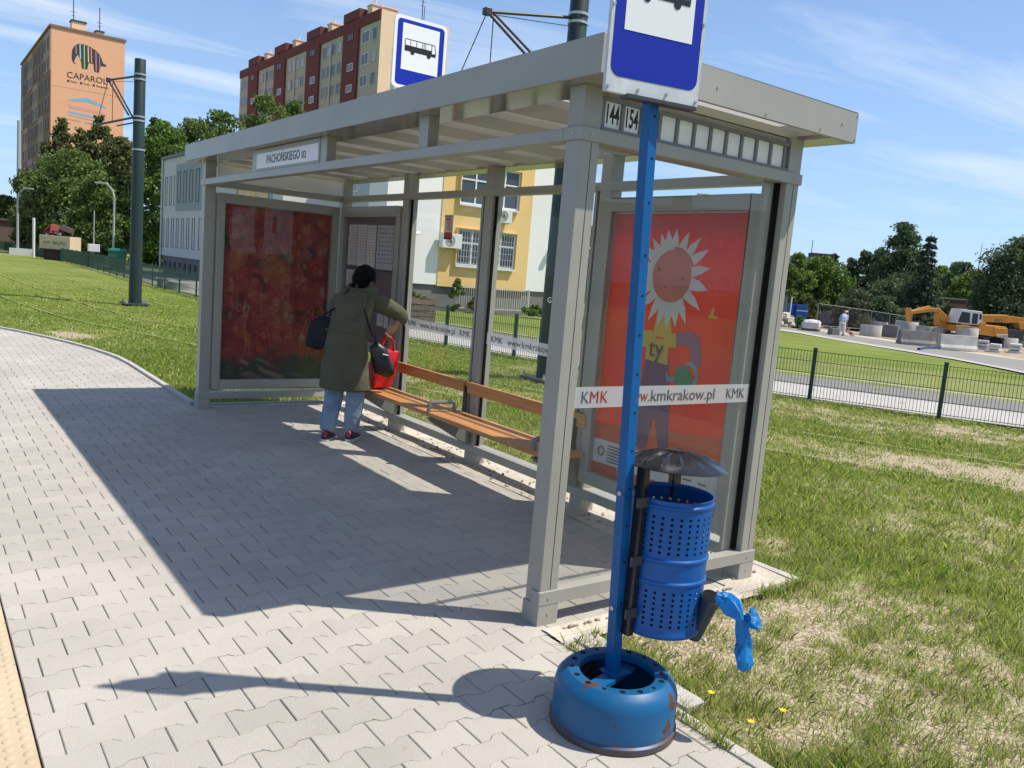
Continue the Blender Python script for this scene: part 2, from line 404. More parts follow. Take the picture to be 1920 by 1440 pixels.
# ------------------------------------------------------------------ ground
def fbm(x, y, s, o=4, seed=0.0):
    return noise.fractal(Vector((x*s+seed, y*s-seed, seed*1.7)), 0.9, 2.1, o)   # about -1..1
def kerb_x(y):
    """right edge of the pavement"""
    if y < 9.0: return 0.0
    return -0.004-0.095*(y-9.0)**1.72
def track_off(x, y):
    i = int(np.argmin((TRACK[:, 0]-x)**2+(TRACK[:, 1]-y)**2)); return float((np.array((x, y))-TRACK[i]) @ TN[i])
def dryness(x, y):
    d = math.hypot(x-CAM[0], y-CAM[1])
    v = 0.44+0.34*fbm(x, y, 0.55, 4, 3.1)+0.26*fbm(x, y, 2.6, 3, 9.4)
    v += 0.06*(1-sst(3.6, 6.2, d))-0.12*sst(5.0, 7.5, d)
    v += 0.7*max(0, 1-((x+.15)/.5)**2-((y-12.6)/.75)**2)
    if y > 5: v -= 0.30*sst(5, 9, y)
    if x > 3.2 and y < 9:
        o = track_off(x, y)
        v += 0.34*sst(-2.9, -2.3, o)*(1-sst(-1.6, -1.0, o))
        v += 0.28*sst(-0.3, 0.3, o)*(1-sst(1.4, 2.0, o))
    if d > 22: v -= 0.25*sst(22, 30, d)
    return min(1, max(0, v))
def axis_pts(lo, hi, a, b, step):
    fine = list(np.arange(a, b+1e-6, step)); out = []; v = a; s = step
    while v > lo: s *= 1.35; v -= s; out.append(max(v, lo))
    out = out[::-1]+fine; v = b; s = step
    while v < hi: s *= 1.35; v += s; out.append(min(v, hi))
    return np.array(out)
gx = axis_pts(-900, 1500, -1, 13, 0.125); gy = axis_pts(-700, 1700, -5, 26, 0.16)
GX, GY = np.meshgrid(gx, gy, indexing='ij')
GV = np.zeros((GX.size, 3)); GD = np.zeros(GX.size)
for k, (x, y) in enumerate(zip(GX.ravel(), GY.ravel())):
    z = H(x, y)-0.03; dr = 0.25
    if -1.5 < x < 14 and -5.5 < y < 27:
        dr = dryness(x, y)
        if x > 1.95 or y > 6.2 or (y < -0.3 and x > 0.25): z += 0.018*fbm(x, y, 1.3, 3, 5.0)+0.012*fbm(x, y, 7.0, 2, 1.0)
    else: dr = min(1, max(0, 0.24+0.22*fbm(x, y, 0.12, 4, 2.2)))
    GV[k] = (x, y, z); GD[k] = dr
nx, ny = len(gx), len(gy)
ii, jj = np.meshgrid(np.arange(nx-1), np.arange(ny-1), indexing='ij'); a = (ii*ny+jj).ravel()
def ground_mat():
    m = bpy.data.materials.new('ground_soil'); m.use_nodes = True; t = m.node_tree; b = t.nodes['Principled BSDF']; n = t.nodes.new; l = t.links.new
    tcn = n('ShaderNodeTexCoord'); at_ = n('ShaderNodeAttribute'); at_.attribute_name = 'dry'
    n1 = n('ShaderNodeTexNoise'); l(tcn.outputs['Object'], n1.inputs['Vector']); n1.inputs['Scale'].default_value = 9; n1.inputs['Detail'].default_value = 8; n1.inputs['Roughness'].default_value = 0.7
    n2 = n('ShaderNodeTexNoise'); l(tcn.outputs['Object'], n2.inputs['Vector']); n2.inputs['Scale'].default_value = 55; n2.inputs['Detail'].default_value = 6
    n3 = n('ShaderNodeTexNoise'); l(tcn.outputs['Object'], n3.inputs['Vector']); n3.inputs['Scale'].default_value = 0.35; n3.inputs['Detail'].default_value = 6
    ad = n('ShaderNodeMath'); ad.operation = 'MULTIPLY_ADD'; l(n1.outputs['Fac'], ad.inputs[0]); ad.inputs[1].default_value = 0.9; l(at_.outputs['Fac'], ad.inputs[2])
    mr = n('ShaderNodeMapRange'); l(ad.outputs[0], mr.inputs[0]); mr.inputs[1].default_value = 0.72; mr.inputs[2].default_value = 1.10
    soil = n('ShaderNodeValToRGB'); l(n2.outputs['Fac'], soil.inputs[0]); soil.color_ramp.elements[0].position = 0.3; soil.color_ramp.elements[1].position = 0.62
    soil.color_ramp.elements[0].color = (0.17, 0.13, 0.08, 1); soil.color_ramp.elements[1].color = (0.50, 0.43, 0.30, 1)
    gr = n('ShaderNodeValToRGB'); l(n3.outputs['Fac'], gr.inputs[0]); gr.color_ramp.elements[0].position = 0.32; gr.color_ramp.elements[1].position = 0.66
    gr.color_ramp.elements[0].color = (0.140, 0.195, 0.034, 1); gr.color_ramp.elements[1].color = (0.225, 0.265, 0.062, 1)
    g2 = n('ShaderNodeMix'); g2.data_type = 'RGBA'; g2.blend_type = 'MULTIPLY'; g2.inputs[0].default_value = 0.6; l(gr.outputs[0], g2.inputs[6]); 
    r2 = n('ShaderNodeMapRange'); l(n2.outputs['Fac'], r2.inputs[0]); r2.inputs[1].default_value = 0.3; r2.inputs[2].default_value = 0.7; r2.inputs[3].default_value = 0.35; r2.inputs[4].default_value = 1.25; l(r2.outputs[0], g2.inputs[7])
    mxn = n('ShaderNodeMix'); mxn.data_type = 'RGBA'; l(mr.outputs[0], mxn.inputs[0]); l(g2.outputs[2], mxn.inputs[6]); l(soil.outputs[0], mxn.inputs[7])
    l(mxn.outputs[2], b.inputs['Base Color']); b.inputs['Roughness'].default_value = 1.0; b.inputs['Specular IOR Level'].default_value = 0.1
    bp = n('ShaderNodeBump'); l(n2.outputs['Fac'], bp.inputs['Height']); bp.inputs['Strength'].default_value = 0.7; bp.inputs['Distance'].default_value = 0.03; l(bp.outputs[0], b.inputs['Normal'])
    return m
gnd_o = fast_mesh('ground', GV, np.stack([a, a+ny, a+ny+1, a+1], 1), ground_mat(), smooth=True)
da = gnd_o.data.attributes.new('dry', 'FLOAT', 'POINT'); da.data.foreach_set('value', GD.astype(np.float32))
tag(gnd_o, kind='structure')

# ------------------------------------------------------------------ pavement of interlocking double-T stones
def clip(poly, nx_, ny_, c):
    out = []
    for i in range(len(poly)):
        p, q = poly[i], poly[(i+1) % len(poly)]; dp = nx_*p[0]+ny_*p[1]-c; dq = nx_*q[0]+ny_*q[1]-c
        if dp <= 0: out.append(p)
        if dp*dq < 0: t_ = dp/(dp-dq); out.append((p[0]+(q[0]-p[0])*t_, p[1]+(q[1]-p[1])*t_))
    return out
RH, SW = 0.1412, 0.2008
def stone_poly(cx, cy):
    t_, b_ = RH/2+0.0118, RH/2-0.0118
    h = SW/2
    u = [(-h, t_), (-0.063, t_), (-0.038, b_), (0.038, b_), (0.063, t_), (h, t_)]
    return [(cx+x, cy-y) for x, y in u]+[(cx+x, cy+y) for x, y in u[::-1]]
pv, ptint, pbase = MB(), [], 0
for mrow in range(-22, 108):
    cy = 0.118+RH*mrow; off = -1.66+(SW/2 if mrow % 2 else 0)+SW/2
    for k in range(-4, 18):
        cx = off+SW*k
        xr = kerb_x(cy)-0.004 if (cy < -0.07 or cy > 5.80) else 1.36
        if cx+SW/2 < -2.03 or cx-SW/2 > xr: continue
        po = stone_poly(cx, cy)
        if cx-SW/2 < -2.03: po = clip(po, -1, 0, 2.03)
        if cx+SW/2 > xr:
            if cy > 9: s_ = (kerb_x(cy+.1)-kerb_x(cy-.1))/.2; po = clip(po, 1, -s_, xr-s_*cy)
            else: po = clip(po, 1, 0, xr)
        if len(po) < 3: continue
        gxc = sum(p[0] for p in po)/len(po); gyc = sum(p[1] for p in po)/len(po)
        wx = max(p[0] for p in po)-min(p[0] for p in po); wy = max(p[1] for p in po)-min(p[1] for p in po)
        if wx < 0.02 or wy < 0.02: continue
        jx, jy = R.gauss(0, 0.0006), R.gauss(0, 0.0005); tz = R.gauss(0, 0.0006); ta, tb = R.gauss(0, 0.006), R.gauss(0, 0.006)
        rings = []
        for ins, z in ((0.0017, -0.012), (0.0017, -0.0028), (0.0045, 0.0)):
            fx, fy = 1-2*ins/wx, 1-2*ins/wy
            rings.append([(gxc+(p[0]-gxc)*fx+jx, gyc+(p[1]-gyc)*fy+jy, z+tz+ta*(p[0]-gxc)+tb*(p[1]-gyc)) for p in po])
        n = len(po); n0 = len(pv.f)
        fs = [(i*n+q, i*n+(q+1) % n, (i+1)*n+(q+1) % n, (i+1)*n+q) for i in range(2) for q in range(n)]+[tuple(2*n+q for q in range(n))]
        pv.add([q for r_ in rings for q in r_], fs)
        ptint += [min(1, max(0, R.gauss(0.5, 0.22)))]*(len(pv.f)-n0)
po_ = pv.build('pavement', MAT['paver'], clean=False)
at_ = po_.data.attributes.new('tint', 'FLOAT', 'FACE'); at_.data.foreach_set('value', np.array(ptint, np.float32))
tag(po_, kind='structure')
js = MB(); js.add([(-2.03, -3.2, -0.0048), (0.0, -3.2, -0.0048), (0.0, 9.0, -0.0048), (-0.3, 11, -0.0048), (-1.2, 13, -0.0048), (-2.03, 15.3, -0.0048)], [(0, 1, 2, 3, 4, 5)])
js.add([(0.0, -0.14, -0.0049), (1.40, -0.14, -0.0049), (1.40, 5.80, -0.0049), (0.0, 5.80, -0.0049)], [(0, 1, 2, 3)])
tag(js.build('paving_bed', MAT['joint_sand']), kind='structure')
# sandy concrete strips under the shelter walls
ap = MB(); sv = []
def sandy(x0, x1, y0, y1, z, n1, n2):
    o = len(ap.v); 
    for i in range(n1+1):
        for j in range(n2+1):
            x = x0+(x1-x0)*i/n1; y = y0+(y1-y0)*j/n2; ap.v.append((x, y, z+0.006*fbm(x, y, 5, 3, 2.0)))
    for i in range(n1):
        for j in range(n2): q = o+i*(n2+1)+j; ap.f.append([q, q+n2+1, q+n2+2, q+1]); ap.m.append(0)
sandy(1.30, 1.752, -0.14, 5.80, 0.004, 10, 110)
sandy(0.0, 1.752, -0.20, -0.142, 0.003, 40, 3); sandy(0.0, 1.30, -0.142, -0.035, 0.004, 30, 5)
sandy(0.02, 1.30, 5.70, 5.80, 0.003, 26, 3)
tag(ap.build('sand_strip', MAT['sand'], smooth=True), kind='structure')
# kerbs: metre stones end to end
kb = MB()
def kerb_run(p, q, wd=0.06, top=0.012, ln=1.0, gap=0.004):
    p = np.array(p, float); q = np.array(q, float); Ld = np.linalg.norm(q-p); n = max(1, int(round(Ld/ln)))
    for i in range(n):
        a_, b_ = p+(q-p)*(i/n), p+(q-p)*((i+1)/n); d = (b_-a_)/np.linalg.norm(b_-a_); a_ = a_+d*gap/2; b_ = b_-d*gap/2
        kb.bar((a_[0], a_[1], top-0.075+R.gauss(0, .001)), (b_[0], b_[1], top-0.075+R.gauss(0, .001)), wd, 0.15)
kerb_run((0.028, -0.17), (0.028, -5.2), top=0.006)
kerb_run((1.785, -0.15), (1.785, 5.90)); kerb_run((0.035, 5.845), (1.75, 5.845), top=0.018)
kerb_run((0.03, 5.90), (0.03, 8.9), top=0.03)
prev = (kerb_x(8.9)+0.03, 8.9)
for y in np.arange(9.4, 16.0, 0.5):
    nxt = (kerb_x(y)+0.03, y); kerb_run(prev, nxt, top=0.03, ln=0.5); prev = nxt
tag(kb.build('kerb', MAT['kerb_concrete'], bevel=0.005), kind='structure')
# two loose concrete slabs at the corner of the paving
sl = MB(); sl.box(0.075, 0.20, -0.52, -0.175, -0.05, 0.012); sl.box(0.075, 0.19, -0.86, -0.53, -0.05, 0.009)
# tactile strip
ts = MB(); y = -5.0
while y < 16:
    for i in range(1): ts.box(-2.436, -2.036, y+0.002, y+0.398, -0.06, 0.001)
    y += 0.4
for i in range(8):
    for j in range(150):
        cx, cy = -2.061-0.05*i, -0.6+0.05*j+0.0
        ts.lathe([(0.0155, 0.0), (0.0125, 0.0035), (0.008, 0.0048), (0.0005, 0.005)], (cx, cy, 0.001), 8)
tag(ts.build('tactile_strip', MAT['tactile'], smooth=True, clean=False), kind='structure')
# platform kerb and carriageway on the far left (outside the frame, seen by side views only)
pk = MB(); pk.box(-2.75, -2.44, -8, 30, -0.25, 0.0); tag(pk.build('platform_kerb', MAT['kerb_concrete']), kind='structure')
rd = MB(); rd.box(-9.5, -2.755, -60, 90, -0.03, -0.02); tag(rd.build('carriageway', MAT['asphalt']), kind='structure')

# grassy tram tracks: narrow concrete/rail edges flush with the turf
for o_ in (-2.62, -1.12, 1.0, 2.42):
    strip(TRACK, TN, o_-0.016, o_+0.016, 0.004 if o_ < 0 else -0.004, 'tram_rail', MAT['rail_stone'])
# footpath and asphalt lane behind the fence
_i0 = int(np.argmax(FENCE[:, 1] < 74))
strip(FENCE, FN, 0.22, 2.25, -0.012, 'footpath', MAT['path_concrete'], _i0)
strip(FENCE, FN, 2.25, 4.15, -0.016, 'service_road', MAT['asphalt_far'], _i0)
strip(FENCE, FN, 4.15, 4.27, 0.03, 'road_kerb', MAT['kerb_concrete'], _i0)

tag(sl.build('edge_slab', MAT['kerb_concrete'], bevel=0.004), kind='structure')
# ------------------------------------------------------------------ bus shelter
W_, L_ = 1.445, 5.63
PW = 0.105
ZR0, ZR1 = 2.45, 2.607
RX0, RX1, RY0, RY1 = -0.08, 1.736, -0.1815, 6.07
G = MAT['metal_grey']
sh = thing('bus_shelter', 'grey metal and glass bus shelter with flat roof on the paved stop', 'bus shelter', (0, 0, 0))
# roof
fa = MB(); t_ = 0.012
fa.box(RX0, RX0+t_, RY0, RY1, ZR0, ZR1); fa.box(RX1-t_, RX1, RY0, RY1, ZR0, ZR1)
fa.box(RX0+t_, RX1-t_, RY0, RY0+t_, ZR0, ZR1); fa.box(RX0+t_, RX1-t_, RY1-t_, RY1, ZR0, ZR1)
roof = fa.build('roof', G, sh, bevel=0.002)
for x_, z_ in ((0.62, 2.525), (0.98, 2.47), (1.42, 2.475), (1.725, 2.59), (1.725, 2.465), (1.60, 2.53)):
    MB().tube([(x_, RY0+0.001, z_), (x_, RY0-0.004, z_)], 0.005, 8).build('rivet', MAT['zinc'], roof)
lip = MB(); li = 0.255
lip.box(RX0+t_, RX0+li, RY0+t_, RY1-t_, ZR0-0.001, ZR0+0.02); lip.box(RX1-0.20, RX1-t_, RY0+t_, RY1-t_, ZR0-0.001, ZR0+0.02)
lip.build('roof_edge_lining', MAT['metal_lip'], sh)
so_ = MB(); x0, x1 = RX0+li, RX1-0.20
y = RY0+t_
k = 0
while True:
    ys = -0.15+0.52*k
    if ys >= RY1-0.3: break
    so_.box(x0, x1, max(y, RY0+t_), ys, ZR0+0.004, ZR0+0.044)
    y = ys+0.185; k += 1
so_.box(x0, x1, y, RY1-t_, ZR0+0.004, ZR0+0.044)
# slot ends and ribs above the soffit
so_.box(x0, x0+0.006, RY0+t_, RY1-t_, ZR0+0.021, ZR0+0.085); so_.box(x1-0.006, x1, RY0+t_, RY1-t_, ZR0+0.021, ZR0+0.085)
so_.build('soffit', MAT['metal_soffit'], sh)
ro = MB(); ro.box(RX0+t_, RX1-t_, RY0+t_, RY1-t_, ZR0+0.088, ZR0+0.096)
ro.build('roof_sheet', MAT['opal'], sh)
# posts with foot sleeves
POSTS = [(0, 0), (W_, 0), (0, L_), (W_, L_), (W_, 1.39), (W_, 2.785), (W_, 4.18)]
for i, (x, y) in enumerate(POSTS):
    e = 0.008
    p = MB().box(x+e, x+e+PW, y+e, y+e+PW, 0.10, ZR0-0.001)
    po = p.build('post', G, sh, bevel=0.003)
    f = MB().box(x, x+PW+2*e, y, y+PW+2*e, -0.03, 0.10)
    f.build('foot', G, po, bevel=0.003)
    gk = MB()
    if i in (0, 1):  # groove line of the extrusion
        gk.box(x+e+0.058, x+e+0.061, y+e-0.0012, y+e+0.001, 0.17, 2.21)
        gk.build('groove', MAT['dark_steel'], po)
    if i in (0, 1):
        bt = MB().tube([(x+0.06, y+0.003, 0.055), (x+0.06, y-0.004, 0.055)], 0.006, 8); bt.build('bolt', MAT['zinc'], po)
# rails: bottom z .10-.168, transom z 2.215-2.275 ; collars stand a little proud of the posts
cz = (0.10, 0.166); tz = (2.215, 2.272); C2 = PW+0.016+0.003
def rail(name, x0, x1, y0, y1, z): MB().box(x0, x1, y0, y1, z[0], z[1]).build(name, G, sh, bevel=0.003)
e = 0.002
rail('bottom_rail', -e, W_+C2, -e, 0.062, cz); rail('bottom_rail', -e, W_+C2, L_-e, L_+0.118, cz)
rail('bottom_rail', W_+0.005, W_+C2, 0.062, L_-e, cz)
rail('transom', -e, W_+C2, -e, C2, tz); rail('transom', -e, W_+C2, L_-e, L_+C2, tz)
rail('transom', -e, 0.070, C2, L_-e, tz); rail('transom', W_+0.003, W_+0.085, C2, L_-e, tz)
for (x, y) in ((0, 0), (0, L_)):
    for z_ in (0.133, 2.243): MB().tube([(-0.0015, y+0.055, z_), (-0.006, y+0.055, z_)], 0.0055, 8).build('bolt', MAT['zinc'], sh)
for x in (0.055, W_+0.055):
    for z_ in (0.133, 2.243): MB().tube([(x, -0.0015, z_), (x, -0.006, z_)], 0.0055, 8).build('bolt', MAT['zinc'], sh)
# short hangers between front transom and roof
for y in (1.34, 2.735, 4.17): MB().box(0.006, 0.075, y, y+0.105, tz[1], ZR0-0.001).build('hanger', G, sh, bevel=0.002)
# glass: near end and two back bays, dark gaskets beside the posts
def pane_y(x0, x1, y, z0, z1): return MB().box(x0, x1, y-0.004, y+0.004, z0, z1).build('glass_pane', MAT['pane_glass'], sh)
def pane_x(x, y0, y1, z0, z1): return MB().box(x-0.004, x+0.004, y0, y1, z0, z1).build('glass_pane', MAT['pane_glass'], sh)
gp = pane_y(0.12, W_, 0.060, 0.168, 2.212); gp.data.materials[0] = MAT['near_glass']
def gasket(x0, x1, y0, y1, z0, z1, nm='gasket', m='gasket'): MB().box(x0, x1, y0, y1, z0, z1).build(nm, MAT[m], sh)
gasket(W_-0.014, W_+0.0075, 0.046, 0.074, 0.168, 2.212)
gasket(0.114, 0.124, 0.050, 0.072, 0.168, 2.212)
gasket(W_-0.085, W_-0.016, 0.072, 0.094, 0.168, 2.212, 'glazing_bar', 'metal_grey')
bx = W_+0.045
bays = [(1.39, 2.785), (2.785, 4.18)]
bp_ = []
for y0, y1 in bays:
    bp_.append(pane_x(bx, y0+PW+0.03, y1-0.022, 0.168, 2.212))
    for yy in (y0+PW+0.012, y1-0.018):
        gasket(bx-0.010, bx+0.010, yy+0.004, yy+0.018, 0.168, 2.212)
    gasket(bx-0.03, bx+0.03, y0+PW+0.035, y0+PW+0.062, 0.168, 2.212, 'glazing_bar', 'metal_grey')
# frosted strips with writing
def strip_y(x0, x1, y, z0, z1, parent):
    b = MB().box(x0, x1, y-0.0065, y-0.0048, z0, z1).build('printed_strip', MAT['frost'], parent); return b
mat('frost', (0.68, 0.70, 0.70), 0.6, transl=0.25)
fro_ = MAT['frost']; tt = fro_.node_tree; tr_ = tt.nodes.new('ShaderNodeBsdfTransparent'); ms_ = tt.nodes.new('ShaderNodeMixShader'); o_ = tt.nodes['Material Output']
src_ = o_.inputs[0].links[0].from_socket; tt.links.new(tr_.outputs[0], ms_.inputs[1]); tt.links.new(src_, ms_.inputs[2]); ms_.inputs[0].default_value = 0.47; tt.links.new(ms_.outputs[0], o_.inputs[0])
st_ = strip_y(0.135, 1.405, 0.060, 1.022, 1.122, gp)
X_, Z_ = (1, 0, 0), (0, 0, 1)
def lett(s, xc, h, sx, m='grey_print', parent=st_): text(s, parent, MAT[m], (xc, 0.0525, 1.070), X_, Z_, h, width=sx)
mat('grey_print', (0.085, 0.075, 0.075), 0.6); mat('rust_print', (0.28, 0.02, 0.02), 0.6)
lett('K', 0.210, 0.056, 0.046); lett('M', 0.268, 0.056, 0.052, 'rust_print'); lett('K', 0.330, 0.056, 0.046, 'rust_print')
lett('www.', 0.555, 0.056, 0.165, 'rust_print'); lett('kmkrakow.pl', 0.885, 0.056, 0.475)
lett('KMK', 1.292, 0.054, 0.150)
for gpane, (y0, y1) in zip(bp_, bays):
    b = MB().box(bx-0.0065, bx-0.0048, y0+PW+0.065, y1-0.025, 1.025, 1.118).build('printed_strip', MAT['frost'], gpane)
    text('KMK   www.kmkrakow.pl   KMK', b, MAT['grey_print'], (bx-0.0075, (y0+PW+y1)/2+0.02, 1.071), (0, -1, 0), Z_, 0.050, width=1.08)
# timetable case in the far bay
cx = W_-0.012
tcs = MB(); y0, y1 = 4.18+PW+0.016, L_-0.004
def frame_x(mb, x0, x1, y0, y1, z0, z1, w, wt=None, wb=None):
    wt = wt or w; wb = wb or w
    mb.box(x0, x1, y0, y0+w, z0, z1); mb.box(x0, x1, y1-w, y1, z0, z1)
    mb.box(x0, x1, y0+w, y1-w, z1-wt, z1); mb.box(x0, x1, y0+w, y1-w, z0, z0+wb)
frame_x(tcs, cx, cx+0.07, y0, y1, 0.70, 2.155, 0.075, 0.10, 0.10)
tcase = tcs.build('timetable_case', G, sh, bevel=0.003)
MB().box(cx+0.045, cx+0.055, y0+0.076, y1-0.076, 0.80, 2.054).build('back_board', mat('board_brown', (0.135, 0.105, 0.10), 0.7), tcase)
MB().box(cx-0.012, cx-0.001, y0+0.03, y1-0.03, 2.085, 2.105).build('hinge_bar', MAT['metal_grey'], tcase)
yl = y1-0.10; mat('paper', (0.64, 0.56, 0.54), 0.8, var=0.10, vscale=7); mat('paper_grey', (0.50, 0.49, 0.50), 0.8, var=0.3, vscale=40)
for pn, (u0, u1, z0, z1, m) in enumerate([(0.03, .235, 1.56, 1.98, 'paper'), (.25, .455, 1.555, 1.98, 'paper'), (.47, .67, 1.55, 1.975, 'paper'), (.70, 1.06, 1.54, 1.975, 'paper_grey'),
        (0.02, .17, 1.22, 1.51, 'paper'), (.185, .33, 1.215, 1.51, 'paper'), (.345, .50, 1.21, 1.51, 'paper'), (.80, .93, .98, 1.19, 'paper'), (.95, 1.04, .97, 1.19, 'paper')]):
    sheet = MB().box(cx+0.0425, cx+0.0445, yl-u1, yl-u0, z0, z1).build('timetable_sheet', MAT[m], tcase)
    ln = MB(); nl = 13 if m == 'paper' else 9
    for q in range(nl):
        zq = z1-0.03-(z1-z0-0.06)*q/nl
        if m == 'paper': ln.box(cx+0.0415, cx+0.0425, yl-u1+0.015, yl-u0-0.015-R.random()*0.05, zq-0.004, zq)
        else:
            for c_ in range(5): ln.box(cx+0.0415, cx+0.0425, yl-u1+0.02+c_*0.065, yl-u1+0.07+c_*0.065-R.random()*0.02, zq-0.012, zq)
    ln.build('print_lines', mat('print_soft', (0.20, 0.17, 0.17), 0.8), sheet)
MB().box(cx+0.040, cx+0.0445, yl-1.06, yl-0.02, 1.525, 1.538).build('shelf_line', MAT['dark_steel'], tcase)
MB().box(cx+0.012, cx+0.016, y0+0.074, y1-0.074, 0.798, 2.056).build('glass_door', MAT['case_glass'], tcase)

# advertising cases -------------------------------------------------------------------------
# back bay next to the near end: child's flower poster
ac = MB(); ay0, ay1 = 0.11, 1.385; axx = 1.395
frame_x(ac, axx, axx+0.098, ay0, ay1, 0.235, 2.155, 0.075, 0.085, 0.085)
adb = ac.build('advertising_case', G, sh, bevel=0.004)
MB().box(axx+0.06, axx+0.092, ay0+0.076, ay1-0.076, 0.321, 2.069).build('back_panel', mat('case_opal', (0.88, 0.88, 0.88), 0.5, transl=0.9), adb)
px_ = axx+0.050
mat('poster_red', (0.80, 0.060, 0.028), 0.5, var=0.10, vscale=1.5, transl=0.5); mat('poster_orange', (0.80, 0.20, 0.07), 0.5, transl=0.5); mat('poster_pink', (0.80, 0.30, 0.24), 0.6, var=0.12, vscale=6, transl=0.5)
mat('poster_white', (0.80, 0.78, 0.75), 0.5, transl=0.35); mat('poster_yellow', (0.80, 0.70, 0.17), 0.5, transl=0.5); mat('poster_purple', (0.30, 0.13, 0.28), 0.5, transl=0.5); mat('poster_violet', (0.48, 0.22, 0.42), 0.5, transl=0.5)
mat('poster_green', (0.09, 0.42, 0.19), 0.5, transl=0.5); mat('poster_teal', (0.08, 0.30, 0.38), 0.5); mat('poster_gold', (0.62, 0.36, 0.05), 0.5); mat('poster_rust', (0.40, 0.045, 0.02), 0.5)
poster = MB().box(px_, px_+0.004, ay0+0.077, ay1-0.077, 0.322, 2.060).build('poster', MAT['poster_red'], adb)
lay = [0]
def art(poly, m, nm='poster_print'):
    lay[0] += 1; d = 0.0006
    MB().prism(poly, (px_-0.0003-0.0007*lay[0]*0.35-0.0004, 0, 0), (0, 1, 0), (0, 0, 1), (d*0.35, 0, 0)).build(nm, MAT[m], poster)
def circ(c, r, n=26, e=1.0, irr=0.0): return [(c[0]+r*math.cos(2*PI*k/n)*(1+irr*math.sin(3*k)), c[1]+e*r*math.sin(2*PI*k/n)*(1+irr*math.cos(2*k))) for k in range(n)]
art([(0.187, 0.322), (1.308, 0.322), (1.308, 0.66), (0.187, 0.78)], 'poster_orange')
art([(0.187, 0.322), (1.308, 0.322), (1.308, 0.40), (0.187, 0.42)], 'poster_rust')
art([(1.308, 0.38), (0.187, 0.42), (0.187, 0.56), (1.308, 0.555)], 'poster_white')
fc = (0.755, 1.68)
tips = [(0.75, 1.97), (0.65, 1.95), (0.55, 1.92), (0.48, 1.85), (0.455, 1.74), (0.455, 1.61), (0.50, 1.49), (0.60, 1.40), (0.68, 1.37), (0.755, 1.35), (0.835, 1.36), (0.92, 1.39), (1.00, 1.47), (1.055, 1.56), (1.08, 1.66), (1.07, 1.76), (1.02, 1.86), (0.95, 1.91), (0.88, 1.94), (0.82, 1.965)]
petals = MB(); 
art([(0.70, 1.30), (0.865, 1.30), (0.83, 1.52), (0.745, 1.52)], 'poster_gold')
for q, (ty_, tz_) in enumerate(tips):
    d = np.array((ty_-fc[0], tz_-fc[1])); ln = np.linalg.norm(d); d /= ln; n_ = np.array((-d[1], d[0])); b0 = np.array(fc)+d*0.16; wd = 0.030+0.008*R.random()
    pl = [b0-n_*wd, b0+d*(ln-0.16)*0.45-n_*wd*0.95, np.array((ty_, tz_)), b0+d*(ln-0.16)*0.45+n_*wd*0.75, b0+n_*wd]
    petals.prism([tuple(p) for p in pl], (px_-0.0028-0.00003*q, 0, 0), (0, 1, 0), (0, 0, 1), (0.0004, 0, 0))
petals.build('petals', MAT['poster_white'], poster); lay[0] += 4
art(circ(fc, 0.185, 30, 0.98, 0.012), 'poster_pink', 'flower_face')
for c_, r_ in (((0.865, 1.72), 0.012), ((0.66, 1.67), 0.0095), ((0.80, 1.61), 0.006)): art(circ(c_, r_, 10), 'dark_print', 'eye')
art([(0.90, 1.15), (0.70, 1.15), (0.66, 0.90), (0.63, 0.58), (0.70, 0.56), (0.775, 0.80), (0.83, 0.56), (0.91, 0.58), (0.93, 0.90)], 'poster_purple')
art([(0.93, 1.33), (0.865, 1.335), (0.83, 1.29), (0.765, 1.29), (0.735, 1.335), (0.665, 1.335), (0.655, 1.25), (0.718, 1.245), (0.712, 1.135), (0.905, 1.15), (0.905, 1.225), (0.96, 1.22), (0.99, 1.31)], 'poster_yellow', 'shirt')
art([(0.66, 1.335), (0.60, 1.36), (0.53, 1.36), (0.47, 1.32), (0.447, 1.24), (0.45, 1.16), (0.52, 1.17), (0.535, 1.25), (0.57, 1.275), (0.655, 1.26)], 'poster_violet', 'arm')
art([(0.64, 1.045), (0.645, 1.11), (0.60, 1.155), (0.545, 1.145), (0.50, 1.10), (0.485, 1.045), (0.52, 0.985), (0.60, 0.985)], 'poster_green', 'watering_can')
art([(0.72, 1.10), (0.69, 1.065), (0.64, 1.07), (0.64, 1.045), (0.70, 1.035)], 'poster_teal', 'spout')
art([(0.57, 1.16), (0.52, 1.185), (0.465, 1.15), (0.455, 1.08), (0.485, 1.03), (0.495, 1.05), (0.475, 1.09), (0.485, 1.135), (0.525, 1.155)], 'poster_teal', 'can_handle')
art([(0.43, 1.455), (0.40, 1.52), (0.385, 1.505), (0.395, 1.475), (0.355, 1.465), (0.36, 1.45)], 'poster_yellow', 'leaf')
art([(1.308, 0.322), (1.04, 0.322), (1.06, 0.40), (1.308, 0.395)], 'poster_rust'); art([(1.04, 0.322), (0.97, 0.322), (1.0, 0.40), (1.06, 0.40)], 'poster_gold')
text('ty', poster, MAT['dark_print'], (px_-0.011, 0.815, 1.225), (0, -1, 0.02), Z_, 0.115, 0.95)
pl_ = MB(); 
for q in range(6): pl_.box(px_-0.0105, px_-0.0095, 1.00+0.01*(q % 2), 1.16, 0.525-0.021*q, 0.532-0.021*q)
for q in range(4): pl_.box(px_-0.0105, px_-0.0095, 0.30+0.12*q, 0.36+0.12*q, 0.47, 0.478)
pl_.tube([(px_-0.010, 1.225+0.028*math.cos(a), 0.48+0.03*math.sin(a)) for a in np.linspace(0, 2*PI, 17)], 0.004, 5, cap=False)
pl_.build('fine_print', MAT['dark_print'], poster)
MB().box(px_-0.002, px_+0.002, ay0+0.077, ay1-0.077, 2.0605, 2.068).build('light_strip', MAT['poster_white'], adb)
